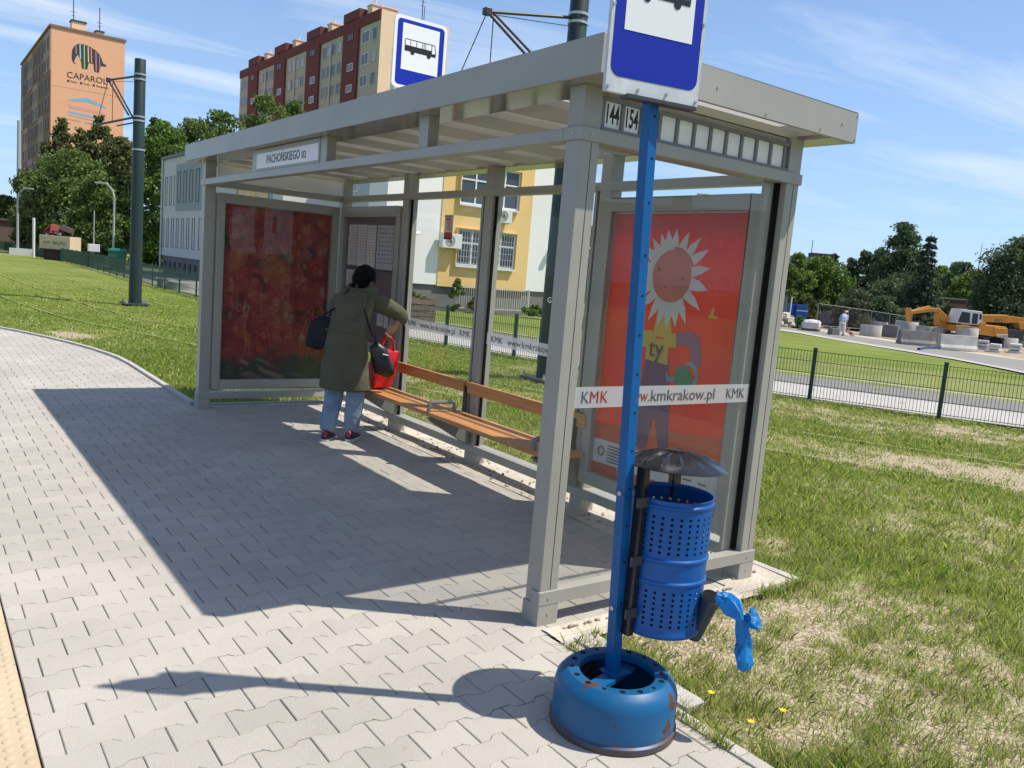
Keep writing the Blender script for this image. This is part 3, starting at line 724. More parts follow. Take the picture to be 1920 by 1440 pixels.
MB().box(axx+0.014, axx+0.019, ay0+0.074, ay1-0.074, 0.319, 2.071).build('glass_door', MAT['case_glass'], adb)
# far end: dark red poster of scribbled roses
ac = MB(); fx0, fx1 = 0.128, W_-0.035; fy = L_-0.02
ac.box(fx0, fx0+0.075, fy, fy+0.098, 0.205, 2.155); ac.box(fx1-0.075, fx1, fy, fy+0.098, 0.205, 2.155)
ac.box(fx0+0.075, fx1-0.075, fy, fy+0.098, 2.065, 2.155); ac.box(fx0+0.075, fx1-0.075, fy, fy+0.098, 0.205, 0.30)
adf = ac.build('advertising_case', G, sh, bevel=0.004)
MB().box(fx0+0.076, fx1-0.076, fy+0.06, fy+0.092, 0.301, 2.064).build('back_panel', MAT['metal_grey'], adf)
def rose_mat():
    m = bpy.data.materials.new('rose_poster'); m.use_nodes = True; t = m.node_tree; b = t.nodes['Principled BSDF']; n = t.nodes.new; l = t.links.new
    tcn = n('ShaderNodeTexCoord')
    nz = n('ShaderNodeTexNoise'); l(tcn.outputs['Object'], nz.inputs['Vector']); nz.inputs['Scale'].default_value = 4.5; nz.inputs['Detail'].default_value = 5; nz.inputs['Distortion'].default_value = 1.4
    rp = n('ShaderNodeValToRGB'); l(nz.outputs['Fac'], rp.inputs[0]); el = rp.color_ramp.elements
    el[0].position = 0.30; el[0].color = (0.02, 0.035, 0.02, 1); el[1].position = 0.40; el[1].color = (0.16, 0.018, 0.018, 1)
    e2 = el.new(0.52); e2.color = (0.26, 0.028, 0.027, 1); e3 = el.new(0.60); e3.color = (0.30, 0.055, 0.03, 1); e4 = el.new(0.72); e4.color = (0.17, 0.015, 0.025, 1)
    sp = n('ShaderNodeSeparateXYZ'); l(tcn.outputs['Object'], sp.inputs[0])
    lo = n('ShaderNodeMapRange'); l(sp.outputs[2], lo.inputs[0]); lo.inputs[1].default_value = 0.75; lo.inputs[2].default_value = 0.40
    ad = n('ShaderNodeMath'); ad.operation = 'MULTIPLY'; l(lo.outputs[0], ad.inputs[0]); l(nz.outputs['Fac'], ad.inputs[1])
    mg = n('ShaderNodeMapRange'); l(ad.outputs[0], mg.inputs[0]); mg.inputs[1].default_value = 0.25; mg.inputs[2].default_value = 0.42
    mxn = n('ShaderNodeMix'); mxn.data_type = 'RGBA'; l(mg.outputs[0], mxn.inputs[0]); l(rp.outputs[0], mxn.inputs[6]); mxn.inputs[7].default_value = (0.025, 0.045, 0.024, 1)
    l(mxn.outputs[2], b.inputs['Base Color']); b.inputs['Roughness'].default_value = 0.6; MAT['rose_poster'] = m; return m
fpo = MB().box(fx0+0.077, fx1-0.077, fy+0.050, fy+0.054, 0.302, 2.060).build('poster', rose_mat(), adf)
MB().box(fx0+0.077, fx1-0.077, fy+0.048, fy+0.053, 2.0605, 2.0645).build('light_strip', MAT['poster_white'], adf)
# chalk-like drawn outlines of roses, buds and stems
RR = random.Random(21); sc = [MB(), MB(), MB()]
mat('chalk_rose', (0.50, 0.14, 0.10), 0.7); mat('chalk_pale', (0.55, 0.26, 0.18), 0.7); mat('chalk_gold', (0.48, 0.24, 0.08), 0.7)
def wob(pts, r, k): sc[k].tube([(fx0+0.077+u, fy+0.0475, 0.302+v) for u, v in pts if 0.01 < u < 1.10 and 0.01 < v < 1.75], r, 4, cap=False) if sum(1 for u, v in pts if 0.01 < u < 1.10 and 0.01 < v < 1.75) > 3 else None
for q in range(125):
    cxx, czz = RR.uniform(0.05, 1.08), RR.uniform(0.42, 1.72); r0 = RR.uniform(0.020, 0.070); tt_ = RR.random()
    if tt_ < 0.6:  # spiral rose
        n_ = 40; tn = RR.uniform(2, 3.6); ph = RR.random()*6
        wob([(cxx+r0*(k/n_)*math.cos(ph+tn*2*PI*k/n_)*(1+.12*math.sin(5*k)), czz+r0*(k/n_)*math.sin(ph+tn*2*PI*k/n_)) for k in range(n_)], 0.0019, RR.randrange(2))
    elif tt_ < 0.85:
        for s_ in (1, .62): wob([(cxx+s_*r0*0.55*math.cos(a), czz+s_*r0*math.sin(a)*(1+.3*math.cos(a))) for a in np.linspace(0, 2*PI, 22)], 0.0019, RR.randrange(2))
    else:
        for s_ in range(5): wob([(cxx+r0*k/6, czz+0.012*s_+0.006*math.sin(k+s_)) for k in range(8)], 0.0018, 1)
for q in range(8):
    u = RR.uniform(0.03, 1.08); a_ = RR.uniform(-.12, .12); h_ = RR.uniform(0.25, 0.75); z0_ = RR.uniform(0.12, 0.3); f_ = RR.uniform(3, 9)
    wob([(u+a_*k/14+0.018*math.sin(f_*k/14+q), z0_+h_*k/14) for k in range(15)], 0.0022, RR.choice((0, 0, 2)))
for q in range(0):
    u = RR.uniform(0.55, 1.05); z0_ = RR.uniform(0.1, 0.35); wob([(u+0.10*math.sin(a)*(1 if q % 2 else -1), z0_+0.16*(1-math.cos(a))) for a in np.linspace(0, 1.9, 12)], 0.0032, 2)
for k, nm in enumerate(('chalk_rose', 'chalk_pale', 'chalk_gold')): sc[k].build('drawn_lines', MAT[nm], fpo)
MB().box(fx0+0.074, fx1-0.074, fy+0.014, fy+0.019, 0.299, 2.066).build('glass_door', MAT['case_glass'], adf)
# upper glass strip above the far case
pane_y(0.12, W_, L_+0.06, 2.157, 2.212)
pane_y(0.12, W_, L_+0.06, 2.275, ZR0)
# white back sheet of the far fascia box
MB().box(0.13, W_-0.005, L_+0.020, L_+0.030, 2.276, ZR0-0.03).build('fascia_board', MAT['white_sheet'], sh)
# stop name box on the front
nb = MB(); y0, y1 = 2.85, 4.165
nb.box(0.004, 0.07, y0, y1, 2.274, 2.446)
nbo = nb.build('name_box', G, sh, bevel=0.002)
npn = MB().box(-0.002, 0.0035, y0+0.015, y1-0.02, 2.290, 2.408).build('name_panel', MAT['white_sheet'], nbo)
text('PACHOŃSKIEGO', npn, MAT['dark_print'], (-0.003, 3.555, 2.349), (0, -1, 0), Z_, 0.064, width=0.70, bold=0.008)
text('02', npn, MAT['dark_print'], (-0.003, 3.125, 2.342), (0, -1, 0), Z_, 0.050, width=0.085, bold=0.008)
# line number display on the near end
rb = MB(); rb.box(0.125, W_-0.005, 0.030, 0.085, 2.274, 2.446); rbo = rb.build('line_display', G, sh, bevel=0.002)
fr = MB(); fr.box(0.117, W_+0.002, 0.006, 0.030, 2.2725, 2.288); fr.box(0.117, W_+0.002, 0.010, 0.030, 2.402, 2.420)
nC = 11; x0, x1 = 0.125, 1.415; cw = (x1-x0)/nC
for k in range(nC+1): fr.box(x0+k*cw-0.009, x0+k*cw+0.009, 0.012, 0.030, 2.288, 2.402)
fr.build('display_frame', mat('frame_dark', (0.16, 0.16, 0.17), 0.4), rbo)
for k in range(nC):
    c_ = MB().box(x0+k*cw+0.010, x0+(k+1)*cw-0.010, 0.022, 0.0296, 2.289, 2.401).build('number_plate', MAT['white_sheet'], rbo)
    if k < 2: text(('144', '154')[k], c_, MAT['black_print'], (x0+(k+0.5)*cw, 0.0212, 2.346), X_, Z_, 0.080, width=0.074, ext=0.0005, bold=0.022)
# ticket sticker on the bench glass
stk = MB().box(bx-0.0065, bx-0.0048, 3.415, 3.555, 1.86, 2.07).build('sticker', mat('sticker_cream', (0.62, 0.52, 0.50), 0.6), bp_[1])
MB().box(bx-0.0075, bx-0.0066, 3.415, 3.555, 1.875, 1.92).build('red_band', MAT['red_print'], stk)
MB().box(bx-0.0075, bx-0.0066, 3.415, 3.555, 1.86, 1.875).build('black_band', MAT['black_print'], stk)
MB().box(bx-0.0075, bx-0.0066, 3.415, 3.555, 2.05, 2.07).build('grey_band', mat('tan_print', (0.36, 0.28, 0.25), 0.6), stk)
tl_ = MB()
for q in range(6): tl_.box(bx-0.0075, bx-0.0066, 3.435, 3.50+0.01*(q % 3), 1.94+0.014*q, 1.945+0.014*q)
tl_.box(bx-0.0075, bx-0.0066, 3.45, 3.53, 2.028, 2.04); tl_.build('print_lines', MAT['rust_print'], stk)

# ------------------------------------------------------------------ bench bolted along the glass
be = thing('bench', 'orange wooden bench with grey armrests under the shelter glass', 'bench', (1.2, 2.8, 0))
def bb(name, x0, x1, y0, y1, z0, z1, m, par=be, bev=0.004): return MB().box(x0-1.2, x1-1.2, y0-2.8, y1-2.8, z0, z1).build(name, m, par, bevel=bev)
for (y0, y1) in ((1.335, 2.868), (2.876, 4.30)):
    for q in range(3): bb('seat_slat', 1.035+0.117*q, 1.035+0.117*q+0.109, y0, y1, 0.418-0.004*q, 0.452-0.004*q, MAT['wood_seat'])
    bb('backrest', 1.385, 1.418, y0+0.02, y1-0.02, 0.605, 0.698, MAT['wood_seat'])
for y in (1.46, 2.865, 4.20):
    br = MB().prism([(-.16, .405), (.20, .395), (.24, .36), (.24, .17), (.215, .17), (-.13, .37)], (0, y-2.8-0.03, 0), (1, 0, 0), Z_, (0, 0.055, 0)).build('bracket', mat('bracket_grey', (0.17, 0.17, 0.15), 0.5), be, bevel=0.004)
    MB().box(.17, .205, y-2.8-0.012, y-2.8+0.012, .39, .66).build('back_bracket', MAT['dark_steel'], be)
    if y < 4:
        am = MB().tube([(-.155, y-2.8, .45), (-.155, y-2.8, .515), (-.14, y-2.8, .53), (.07, y-2.8, .53), (.085, y-2.8, .515), (.085, y-2.8, .45)], 0.016, 8)
        am.build('armrest', MAT['dark_steel'] if y < 0 else mat('arm_grey', (0.20, 0.21, 0.21), 0.4, metal=0.4), be, smooth=True)

# ------------------------------------------------------------------ bus stop signs
def rrect(w_, h_, r, n=6, cx=0, cz=0):
    out = []
    for sx, sz, a0 in ((1, 1, 0), (-1, 1, 90), (-1, -1, 180), (1, -1, 270)):
        for k in range(n+1):
            a = math.radians(a0+90*k/n); out.append((cx+sx*(w_/2-r)+r*math.cos(a), cz+sz*(h_/2-r)+r*math.sin(a)))
    return out
def sign_face(parent, w_, h_, wht, k):
    """layers of a bus stop sign in the plane y=0 facing -y, centre at the origin; k = corner radius"""
    pl = MB().prism(rrect(w_, h_, k), (0, 0.0, 0), (1, 0, 0), (0, 0, 1), (0, 0.018, 0)).build('plate', MAT['sign_frame'] if k < 0.02 else MAT['sign_white'], parent)
    b0 = 0.030 if k > .02 else .013; MB().prism(rrect(w_-2*b0, h_-2*b0-(0.040 if k < 0.02 else 0), 0.035, cz=(0.018 if k < 0.02 else 0)), (0, -0.0012, 0), (1, 0, 0), (0, 0, 1), (0, 0.001, 0)).build('blue_or_shade_field', MAT['sign_blue'], pl)
    ww, wh, wz = wht; MB().prism([(-ww/2, wz-wh/2), (ww/2, wz-wh/2), (ww/2, wz+wh/2), (-ww/2, wz+wh/2)], (0, -0.0024, 0), (1, 0, 0), (0, 0, 1), (0, 0.001, 0)).build('white_field', MAT['sign_white'], pl)
    s = ww*0.86; y_ = -0.0036; b = MB(); zc = wz+(0.02*wh if k > .02 else -0.03*wh)
    b.prism([(-.5*s, zc-.135*s), (.49*s, zc-.135*s), (.5*s, zc-.02*s), (.455*s, zc+.19*s), (-.48*s, zc+.19*s), (-.5*s, zc+.15*s)], (0, y_, 0), (1, 0, 0), (0, 0, 1), (0, 0.001, 0))
    for wx in (-.25, .27): b.prism([(wx*s+.062*s*math.cos(a), zc-.15*s+.062*s*math.sin(a)) for a in np.linspace(0, 2*PI, 18, endpoint=False)], (0, y_-0.0003, 0), (1, 0, 0), (0, 0, 1), (0, 0.001, 0))
    b.build('bus_symbol', MAT['sign_black'], pl)
    w2 = MB(); e_ = .018*s
    for x0, x1 in ((-.48, -.335), (-.315, -.145), (-.125, .045), (.065, .095), (.115, .145), (.165, .34)):
        w2.prism([(x0*s, zc+.02*s), (x1*s, zc+.02*s), (x1*s, zc+.165*s), (x0*s, zc+.165*s)], (0, y_-0.001, 0), (1, 0, 0), (0, 0, 1), (0, 0.0008, 0))
    w2.prism([(.365*s, zc-.06*s), (.475*s, zc-.04*s), (.435*s, zc+.165*s), (.365*s, zc+.165*s)], (0, y_-0.001, 0), (1, 0, 0), (0, 0, 1), (0, 0.0008, 0))
    w2.build('bus_windows', MAT['sign_white'], pl)
    return pl
# near stop: angle-iron pole in a brake drum
PB = np.array([-0.225, -0.748, 0.0]); PT = np.array([-0.325, -0.710, 2.80])
sp = thing('bus_stop_sign', 'square cornered bus stop sign on a chipped blue pole beside the litter bin', 'bus stop sign', (PB[0], PB[1], 0))
pa = MB(); d_ = (PT-PB)/np.linalg.norm(PT-PB)
def up_pole(z): return (PT-PB)*(z/2.80)
def lprof(z):
    o = up_pole(z); a = 0.042     # square steel tube, its front left edge on the axis
    return [(o[0], o[1], z), (o[0]+a, o[1], z), (o[0]+a, o[1]+a, z), (o[0], o[1]+a, z)]
pa.loft([lprof(z) for z in (0.165, 0.8, 1.5, 2.2, 2.72)])
pole = pa.build('pole', MAT['blue_rust'], sp, bevel=0.0015)
for z in (0.44, 0.60, 0.74, 0.88, 1.02, 1.16, 1.3, 1.44, 1.58, 1.72, 1.9, 2.05, 2.19):
    o = up_pole(z); MB().tube([(o[0]+0.024, o[1]+0.001, z), (o[0]+0.024, o[1]-0.0006, z)], 0.0048, 8).build('bolt_hole', MAT['gasket'], pole)
for z in (0.42, 0.86): o = up_pole(z); MB().tube([(o[0]+0.001, o[1]+0.02, z), (o[0]-0.008, o[1]+0.019, z)], 0.009, 6).build('bolt', MAT['zinc'], pole)
SGH, SGW = 0.545, 0.375
pos = up_pole(2.52)
plate = sign_face(sp, SGW, SGH, (0.272, 0.315, 0.085), 0.006)
plate.location = (-0.322-PB[0], -0.740-PB[1], 2.237+SGH/2); plate.rotation_euler = (0, math.radians(-0.5), math.radians(-10))
cl = MB(); o = up_pole(2.25)
cl.bar((o[0]-0.115, o[1]+0.010, 2.233), (o[0]+0.165, o[1]-0.040, 2.233), 0.045, 0.012); cl.build('clamp_bar', MAT['dark_steel'], sp); cl = MB(); cl.bar((o[0]-0.13, o[1]+0.012, 2.76), (o[0]+0.15, o[1]-0.038, 2.76), 0.045, 0.012)
cl.build('clamp_bar', MAT['dark_steel'], sp)
for u, v in ((-.178, -.255), (.178, -.255), (-.06, -.252), (.055, -.248), (.181, 0), (-.181, 0)): MB().tube([(u, 0.001, v), (u, -0.005, v)], 0.0055, 8).build('rivet', MAT['zinc'], plate)
# the drum
dr = MB(); Rd = 0.231; hd = 0.205
dr.lathe([(Rd-0.004, -0.004), (Rd+0.004, 0.004), (Rd+0.004, 0.026), (Rd-0.004, 0.032), (Rd-0.004, 0.145), (Rd-0.010, 0.170), (Rd-0.026, 0.190), (Rd-0.045, hd), (0.146, hd), (0.140, hd-0.004), (0.140, hd-0.028), (Rd-0.04, hd-0.045), (Rd-0.025, 0.0)], (0, 0, 0), 64)
db = thing('drum_base', 'blue painted steel brake drum used as the pole foot, rusty at its rim', 'pole base', (-0.245, -0.783, 0))
drum = dr.build('drum', MAT['blue_drum'], db, smooth=True)
for k in range(16):
    a = 2*PI*k/16+0.15; r_ = 0.166; rad = 0.0115 if k % 3 else 0.008
    MB().lathe([(rad, 0.0), (rad*0.98, 0.0008), (0.0004, 0.0009)], (r_*math.cos(a), r_*math.sin(a), hd-0.0003), 14).build('bolt_hole', MAT['gasket'], drum)
MB().bar((-.138, -.005, 0.158), (.132, .065, 0.158), 0.06, 0.016).build('cross_bar', MAT['blue_drum'], db)
MB().box(-.01, .085, .005, .085, 0.1665, 0.172).build('foot_plate', MAT['blue_drum'], db)
# dark earth inside the drum
MB().lathe([(0.203, 0.012), (0.12, 0.018), (0.0005, 0.02)], (0, 0, 0), 24).build('soil_fill', MAT['joint_sand'], db)
# second stop: sign over the shelter roof
s2 = thing('bus_stop_sign', 'round cornered bus stop sign rising behind the shelter roof', 'bus stop sign', (1.51, 4.25, 0))
pl2 = sign_face(s2, 0.55, 0.635, (0.385, 0.405, 0.052), 0.05); pl2.location = (0, 0, 3.525)
bk = MB()
for u in (-.235, .245): bk.box(u-0.03 if u < 0 else u, u if u < 0 else u+0.02, 0.020, 0.045, 2.63, 3.55)
MB().tube([(0, 0.06, 2.55), (0, 0.06, 3.82)], 0.03, 14).build('pole', MAT['zinc'], s2, smooth=True)
bk.box(-.25, .25, 0.0185, 0.030, 3.30, 3.34); bk.box(-.25, .25, 0.0185, 0.030, 3.70, 3.74)
bk.build('bracket', MAT['zinc'], s2)

# ------------------------------------------------------------------ litter bin
BC = np.array([-0.026, -0.762]); BZ0, BZ1 = 0.330, 0.855; BR = 0.152
lb = thing('litter_bin', 'blue perforated steel litter bin with black ribbed lid, bolted to the sign pole', 'litter bin', (BC[0], BC[1], 0))
bm_ = MB(); seg = 96; hole_r = 0.0058
# perforated wall: grid of cells, each hole cell is a square with an octagonal hole
prof = [(BR, BZ0), (BR+0.004, BZ0+0.004), (BR+0.004, BZ0+0.022), (BR, BZ0+0.03)]
cols = 28; cwid = 2*PI/cols
def wall_band(z0, z1, rows, side):
    rz = (z1-z0)/rows
    for c in range(cols):
        for r_ in range(rows):
            a0 = c*cwid; a1 = a0+cwid; zz0 = z0+r_*rz; zz1 = zz0+rz; am, zm = (a0+a1)/2, (zz0+zz1)/2
            ha = hole_r/BR; sq = []; n = 8
            edge = [(a1, zm), (a1, zz1), (am, zz1), (a0, zz1), (a0, zm), (a0, zz0), (am, zz0), (a1, zz0)]
            hol = [(am+ha*math.cos(PI/4*k), zm+hole_r*math.sin(PI/4*k)) for k in range(8)]
            P = [(BR*math.cos(q), BR*math.sin(q), z) for q, z in edge+hol]
            bm_.add(P, [(k, (k+1) % 8, 8+(k+1) % 8, 8+k) for k in range(8)])
def ring_band(pr):
    # same column edges as the perforated part
    vs = []; n = cols*2
    for r_, z in pr:
        for k in range(n): vs.append((r_*math.cos(cwid*k/2), r_*math.sin(cwid*k/2), z))
    bm_.add(vs, [(i*n+k, i*n+(k+1) % n, (i+1)*n+(k+1) % n, (i+1)*n+k) for i in range(len(pr)-1) for k in range(n)])
ring_band([(0.001, BZ0+0.001), (BR-0.01, BZ0), (BR, BZ0+0.004), (BR+0.0045, BZ0+0.010), (BR+0.0045, BZ0+0.020), (BR, BZ0+0.028), (BR, BZ0+0.045)])
wall_band(BZ0+0.045, BZ0+0.190, 7, 0)
ring_band([(BR, BZ0+0.190), (BR, BZ0+0.205), (BR+0.005, BZ0+0.211), (BR+0.005, BZ0+0.219), (BR, BZ0+0.225), (BR, BZ0+0.290), (BR+0.005, BZ0+0.296), (BR+0.005, BZ0+0.304), (BR, BZ0+0.310), (BR, BZ0+0.322)])
wall_band(BZ0+0.322, BZ0+0.472, 7, 0)
ring_band([(BR, BZ0+0.472), (BR, BZ0+0.492), (BR+0.0045, BZ0+0.497), (BR+0.0045, BZ0+0.505), (BR, BZ0+0.510), (BR, BZ1-0.004), (BR+0.003, BZ1), (BR-0.003, BZ1+0.001), (BR-0.004, BZ1-0.01)])
body = bm_.build('drum_body', MAT['blue_bin'], lb, smooth=True)
q_ = body.modifiers.new('wall', 'SOLIDIFY'); q_.thickness = 0.0015; q_.use_rim = False
# dark inner can behind the perforated wall
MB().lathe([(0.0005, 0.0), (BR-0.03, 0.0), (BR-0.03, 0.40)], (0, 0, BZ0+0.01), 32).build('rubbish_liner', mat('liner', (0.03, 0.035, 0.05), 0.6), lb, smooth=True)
fm = MB()
fm.box(-BR-0.030, -BR-0.004, -0.022, 0.022, BZ0-0.005, 0.985); fm.box(BR+0.004-0.05, BR+0.0, 0.10, 0.128, BZ1-0.06, 0.99)
fm.build('frame', MAT['black_paint'], lb, bevel=0.003)
for z in (0.42, 0.62, 0.84): MB().box(-BR-0.060, -BR-0.005, -0.030, -0.0225, z-0.018, z+0.018).build('hinge', MAT['dark_steel'], lb)
ld = MB(); n = 72; prf = [(0.0005, 0.066), (0.03, 0.065), (0.055, 0.060), (0.09, 0.050), (0.135, 0.034), (0.175, 0.014), (0.196, 0.0), (0.193, -0.004), (0.17, 0.008)]
vs = []; lay_n = len(prf)
for i, (r_, z) in enumerate(prf):
    for k in range(n):
        a = 2*PI*k/n; rib = max(0, math.cos(14*a))**4*0.010*(1 if 2 < i < 5 else 0.45 if i in (2, 5) else 0)
        vs.append((r_*math.cos(a), r_*math.sin(a), z+rib))
ld.add(vs, [(i*n+k, i*n+(k+1) % n, (i+1)*n+(k+1) % n, (i+1)*n+k) for i in range(lay_n-1) for k in range(n)])
lid = ld.build('lid', MAT['black_paint'], lb, smooth=True, loc=(-0.008, 0.0, 0.962)); lid.scale = (1, 1, .82); lid.rotation_euler = (math.radians(-1.5), math.radians(2.5), 0)
MB().lathe([(0.036, 0.0), (0.036, 0.004), (0.03, 0.006), (0.0005, 0.006)], (0, 0, 0.064), 24).build('lid_cap', MAT['black_paint'], lid, smooth=True)
MB().tube([(0.196+0.006*math.cos(a), -0.02, -0.022+0.010*math.sin(a)) for a in np.linspace(0, 2*PI, 14)], 0.0028, 6, cap=False).build('ring', MAT['zinc'], lid, smooth=True)
# key tube hanging from the bin's foot
_b3 = lambda x, y, d: at(x, y, d)-np.array((BC[0], BC[1], 0))
A = _b3(1300, 1192, 3.13); Bq = _b3(1334, 1119, 3.06); dd = (Bq-A)/np.linalg.norm(Bq-A)
tb = MB(); tb.tube([A, A+(Bq-A)*0.5, Bq, Bq+dd*0.002, Bq-dd*0.03], [0.030, 0.034, 0.037, 0.032, 0.030], 20, cap=True)
tb.build('waste_tube', mat('tube_dark', (0.012, 0.03, 0.055), 0.4), lb, smooth=True)
tb2 = MB(); tb2.tube([Bq+dd*0.0026, Bq+dd*0.003], [0.0345, 0.0345], 20); tb2.build('tube_mouth', MAT['gasket'], lb)  # black disc painted for the shade inside the open tube
MB().tube([A+np.array((0.02, -0.02, -0.0)), A+np.array((0.03, -0.028, -0.012)), A+np.array((0.028, -0.036, -0.006))], 0.006, 8).build('latch', MAT['zinc'], lb, smooth=True)

# knotted blue plastic bag hanging from the tube
mat('bag_blue', (0.030, 0.38, 0.85), 0.22, var=0.35, vscale=16, transl=0.5, bump=0.6, bscale=42)
def crumple(pts, rad, seg=18, amp=0.25, seed=1):
    mb = MB(); pts = [np.array(p, float) for p in pts]; rr = random.Random(seed); rings = []; prev = None
    for i, p in enumerate(pts):
        d = pts[min(i+1, len(pts)-1)]-pts[max(i-1, 0)]; d /= np.linalg.norm(d)
        u = np.cross(d, (0.31, 0.95, 0.1)) if prev is None else prev-d*(prev@d); u /= np.linalg.norm(u); prev = u; v = np.cross(d, u)
        rings.append([p+rad[i]*(1+amp*1.6*noise.noise(Vector((k*0.9, i*0.8, seed)))+amp*0.6*(k % 2-0.5))*(math.cos(2*PI*k/seg)*u*1.15+math.sin(2*PI*k/seg)*v*0.72) for k in range(seg)])
    mb.loft(rings); return mb
OB = np.array((BC[0], BC[1], 0)); RX = RT.copy(); RX[2] = 0; RX /= np.linalg.norm(RX)
def bp3(px_x, px_y, d=2.995): v = at(px_x, px_y, d); return v
bgp = thing('plastic_bag', 'blue plastic bag tied in a knot, dangling from the bin over the grass', 'plastic bag', bp3(1360, 1125))
b0 = np.array(bgp.location)
def bag(pxs, rad, seed, nm, amp=0.25):
    o = crumple([bp3(x, y, 2.98+0.02*math.sin(i))-b0 for i, (x, y) in enumerate(pxs)], rad, seed=seed, amp=amp).build(nm, MAT['bag_blue'], bgp, smooth=True); return o
bag([(1342, 1117), (1350, 1120), (1362, 1127), (1374, 1140), (1384, 1153), (1390, 1163)], [0.008, 0.020, 0.032, 0.030, 0.020, 0.009], 3, 'bag_top')
bag([(1386, 1158), (1396, 1160), (1408, 1163), (1417, 1160)], [0.010, 0.014, 0.026, 0.034], 5, 'bag_ear')
bag([(1388, 1158), (1392, 1180), (1395, 1205), (1396, 1225), (1396, 1242), (1395, 1254), (1394, 1259)], [0.014, 0.022, 0.024, 0.028, 0.027, 0.019, 0.004], 8, 'bag_tail', 0.3)
bag([(1396, 1222), (1388, 1217), (1378, 1214)], [0.020, 0.022, 0.020], 11, 'bag_flap')

# ------------------------------------------------------------------ woman at the bench
mat('parka', (0.105, 0.100, 0.060), 0.85, var=0.28, vscale=5, bump=0.9, bscale=9); mat('jeans', (0.25, 0.34, 0.46), 0.9, var=0.3, vscale=9, bump=0.7, bscale=14)
mat('skin', (0.50, 0.27, 0.19), 0.55, var=0.1, vscale=20); mat('hair_black', (0.005, 0.005, 0.006), 0.8, spec=0.15, bump=0.5, bscale=60)
mat('shoe_black', (0.014, 0.014, 0.017), 0.6); mat('shoe_pink', (0.30, 0.02, 0.08), 0.6); mat('sole_white', (0.5, 0.5, 0.5), 0.7)
mat('bag_black', (0.010, 0.011, 0.014), 0.42, bump=0.35, bscale=18); mat('bag_navy', (0.008, 0.009, 0.016), 0.8); mat('bag_red', (0.60, 0.008, 0.016), 0.45, bump=0.4, bscale=14)
def skin_body(name, joints, edges, m, parent, root=0, sub=2):
    me = bpy.data.meshes.new(name); me.from_pydata([tuple(map(float, j[0])) for j in joints], edges, []); me.materials.append(m)
    o = bpy.data.objects.new(name, me); COL.objects.link(o)
    if parent: o.parent = parent
    s = o.modifiers.new('skin', 'SKIN'); s.use_smooth_shade = True
    for v, j in zip(me.skin_vertices[0].data, joints):
        r_ = j[1]; v.radius = r_ if hasattr(r_, '__len__') else (r_, r_)
    me.skin_vertices[0].data[root].use_root = True
    su = o.modifiers.new('sub', 'SUBSURF'); su.levels = sub; su.render_levels = sub
    return o
PO = np.array((0.80, 3.96, 0.0))
wo_ = thing('person', 'person in a long olive parka and pale jeans bending over the shelter bench', 'person', PO)
Fd = np.array((0.80, 0.60, 0.0)); Rd_ = np.array((0.60, -0.80, 0.0))     # facing direction, their right hand side
def B(f, r, z): return Fd*f+Rd_*r+np.array((0, 0, z))
def W(x, y, z): return np.array((x, y, z))-PO
HEAD = W(0.995, 4.06, 1.452)
J = [(B(0.02, 0, .84), .10), (B(0.05, 0, 1.02), .115), (W(0.905, 4.03, 1.20), .125), (W(0.95, 4.055, 1.31), .085), (W(0.985, 4.06, 1.385), .05), (HEAD-np.array((0, 0, .02)), .062),
     (B(-.01, -.09, .78), .065), (B(0.03, -.105, .45), .045), (W(0.675, 3.985, .09), .040), (W(0.70, 4.045, .045), .035),
     (B(-.01, .09, .78), .065), (B(0.03, .105, .45), .045), (W(0.885, 3.935, .09), .040), (W(0.93, 3.985, .045), .035),
     (W(0.84, 4.15, 1.25), .045), (W(0.88, 4.28, 1.07), .042), (W(1.08, 4.28, .97), .030),
     (W(1.06, 3.965, 1.245), .040), (W(1.315, 3.945, 1.130), .034), (W(1.285, 3.985, 1.045), .026)]
E_ = [(0, 1), (1, 2), (2, 3), (3, 4), (4, 5), (0, 6), (6, 7), (7, 8), (8, 9), (0, 10), (10, 11), (11, 12), (12, 13), (2, 14), (14, 15), (15, 16), (2, 17), (17, 18), (18, 19)]
body_ = skin_body('body', J, E_, MAT['skin'], wo_, 0)
def ering(c, ax, ay, a, b_, n=22, ph=0, amp=0.0, sd_=0):
    return [np.array(c)+ax*a*(1+amp*noise.noise(Vector((k*.7, sd_*.9, 4))))*math.cos(2*PI*k/n)+ay*b_*(1+amp*noise.noise(Vector((k*.7, sd_*.9, 9))))*math.sin(2*PI*k/n) for k in range(n)]
# face parts, ear, hair
hx = np.array((0.93, 0.30, -0.20)); hx /= np.linalg.norm(hx); hy = np.cross((0, 0, 1.0), hx); hy /= np.linalg.norm(hy); hz = np.cross(hx, hy)
hd_ = MB(); hd_.ball((0, 0, 0), 0.084, 0.070, 0.105, 18, 14); hd_.tube([(0.078, 0, 0.005), (0.10, 0, -0.02), (0.086, 0, -0.03)], [0.010, 0.015, 0.010], 8)
for s_ in (1, -1): hd_.ball((-0.008, s_*0.070, -0.012), 0.020, 0.010, 0.030, 10, 8)
hd_.ball((0.03, 0, -0.07), 0.045, 0.040, 0.04, 12, 8)
Mh = Matrix(((hx[0], hy[0], hz[0], HEAD[0]), (hx[1], hy[1], hz[1], HEAD[1]), (hx[2], hy[2], hz[2], HEAD[2]), (0, 0, 0, 1)))
def hpart(mb, nm, m, par=wo_):
    o = mb.build(nm, m, par, smooth=True); o.data.transform(Mh); return o
hpart(hd_, 'head', MAT['skin'])
fc_ = MB()
for s_ in (1, -1): fc_.ball((0.074, s_*0.030, 0.008), 0.008, 0.012, 0.006, 8, 6)
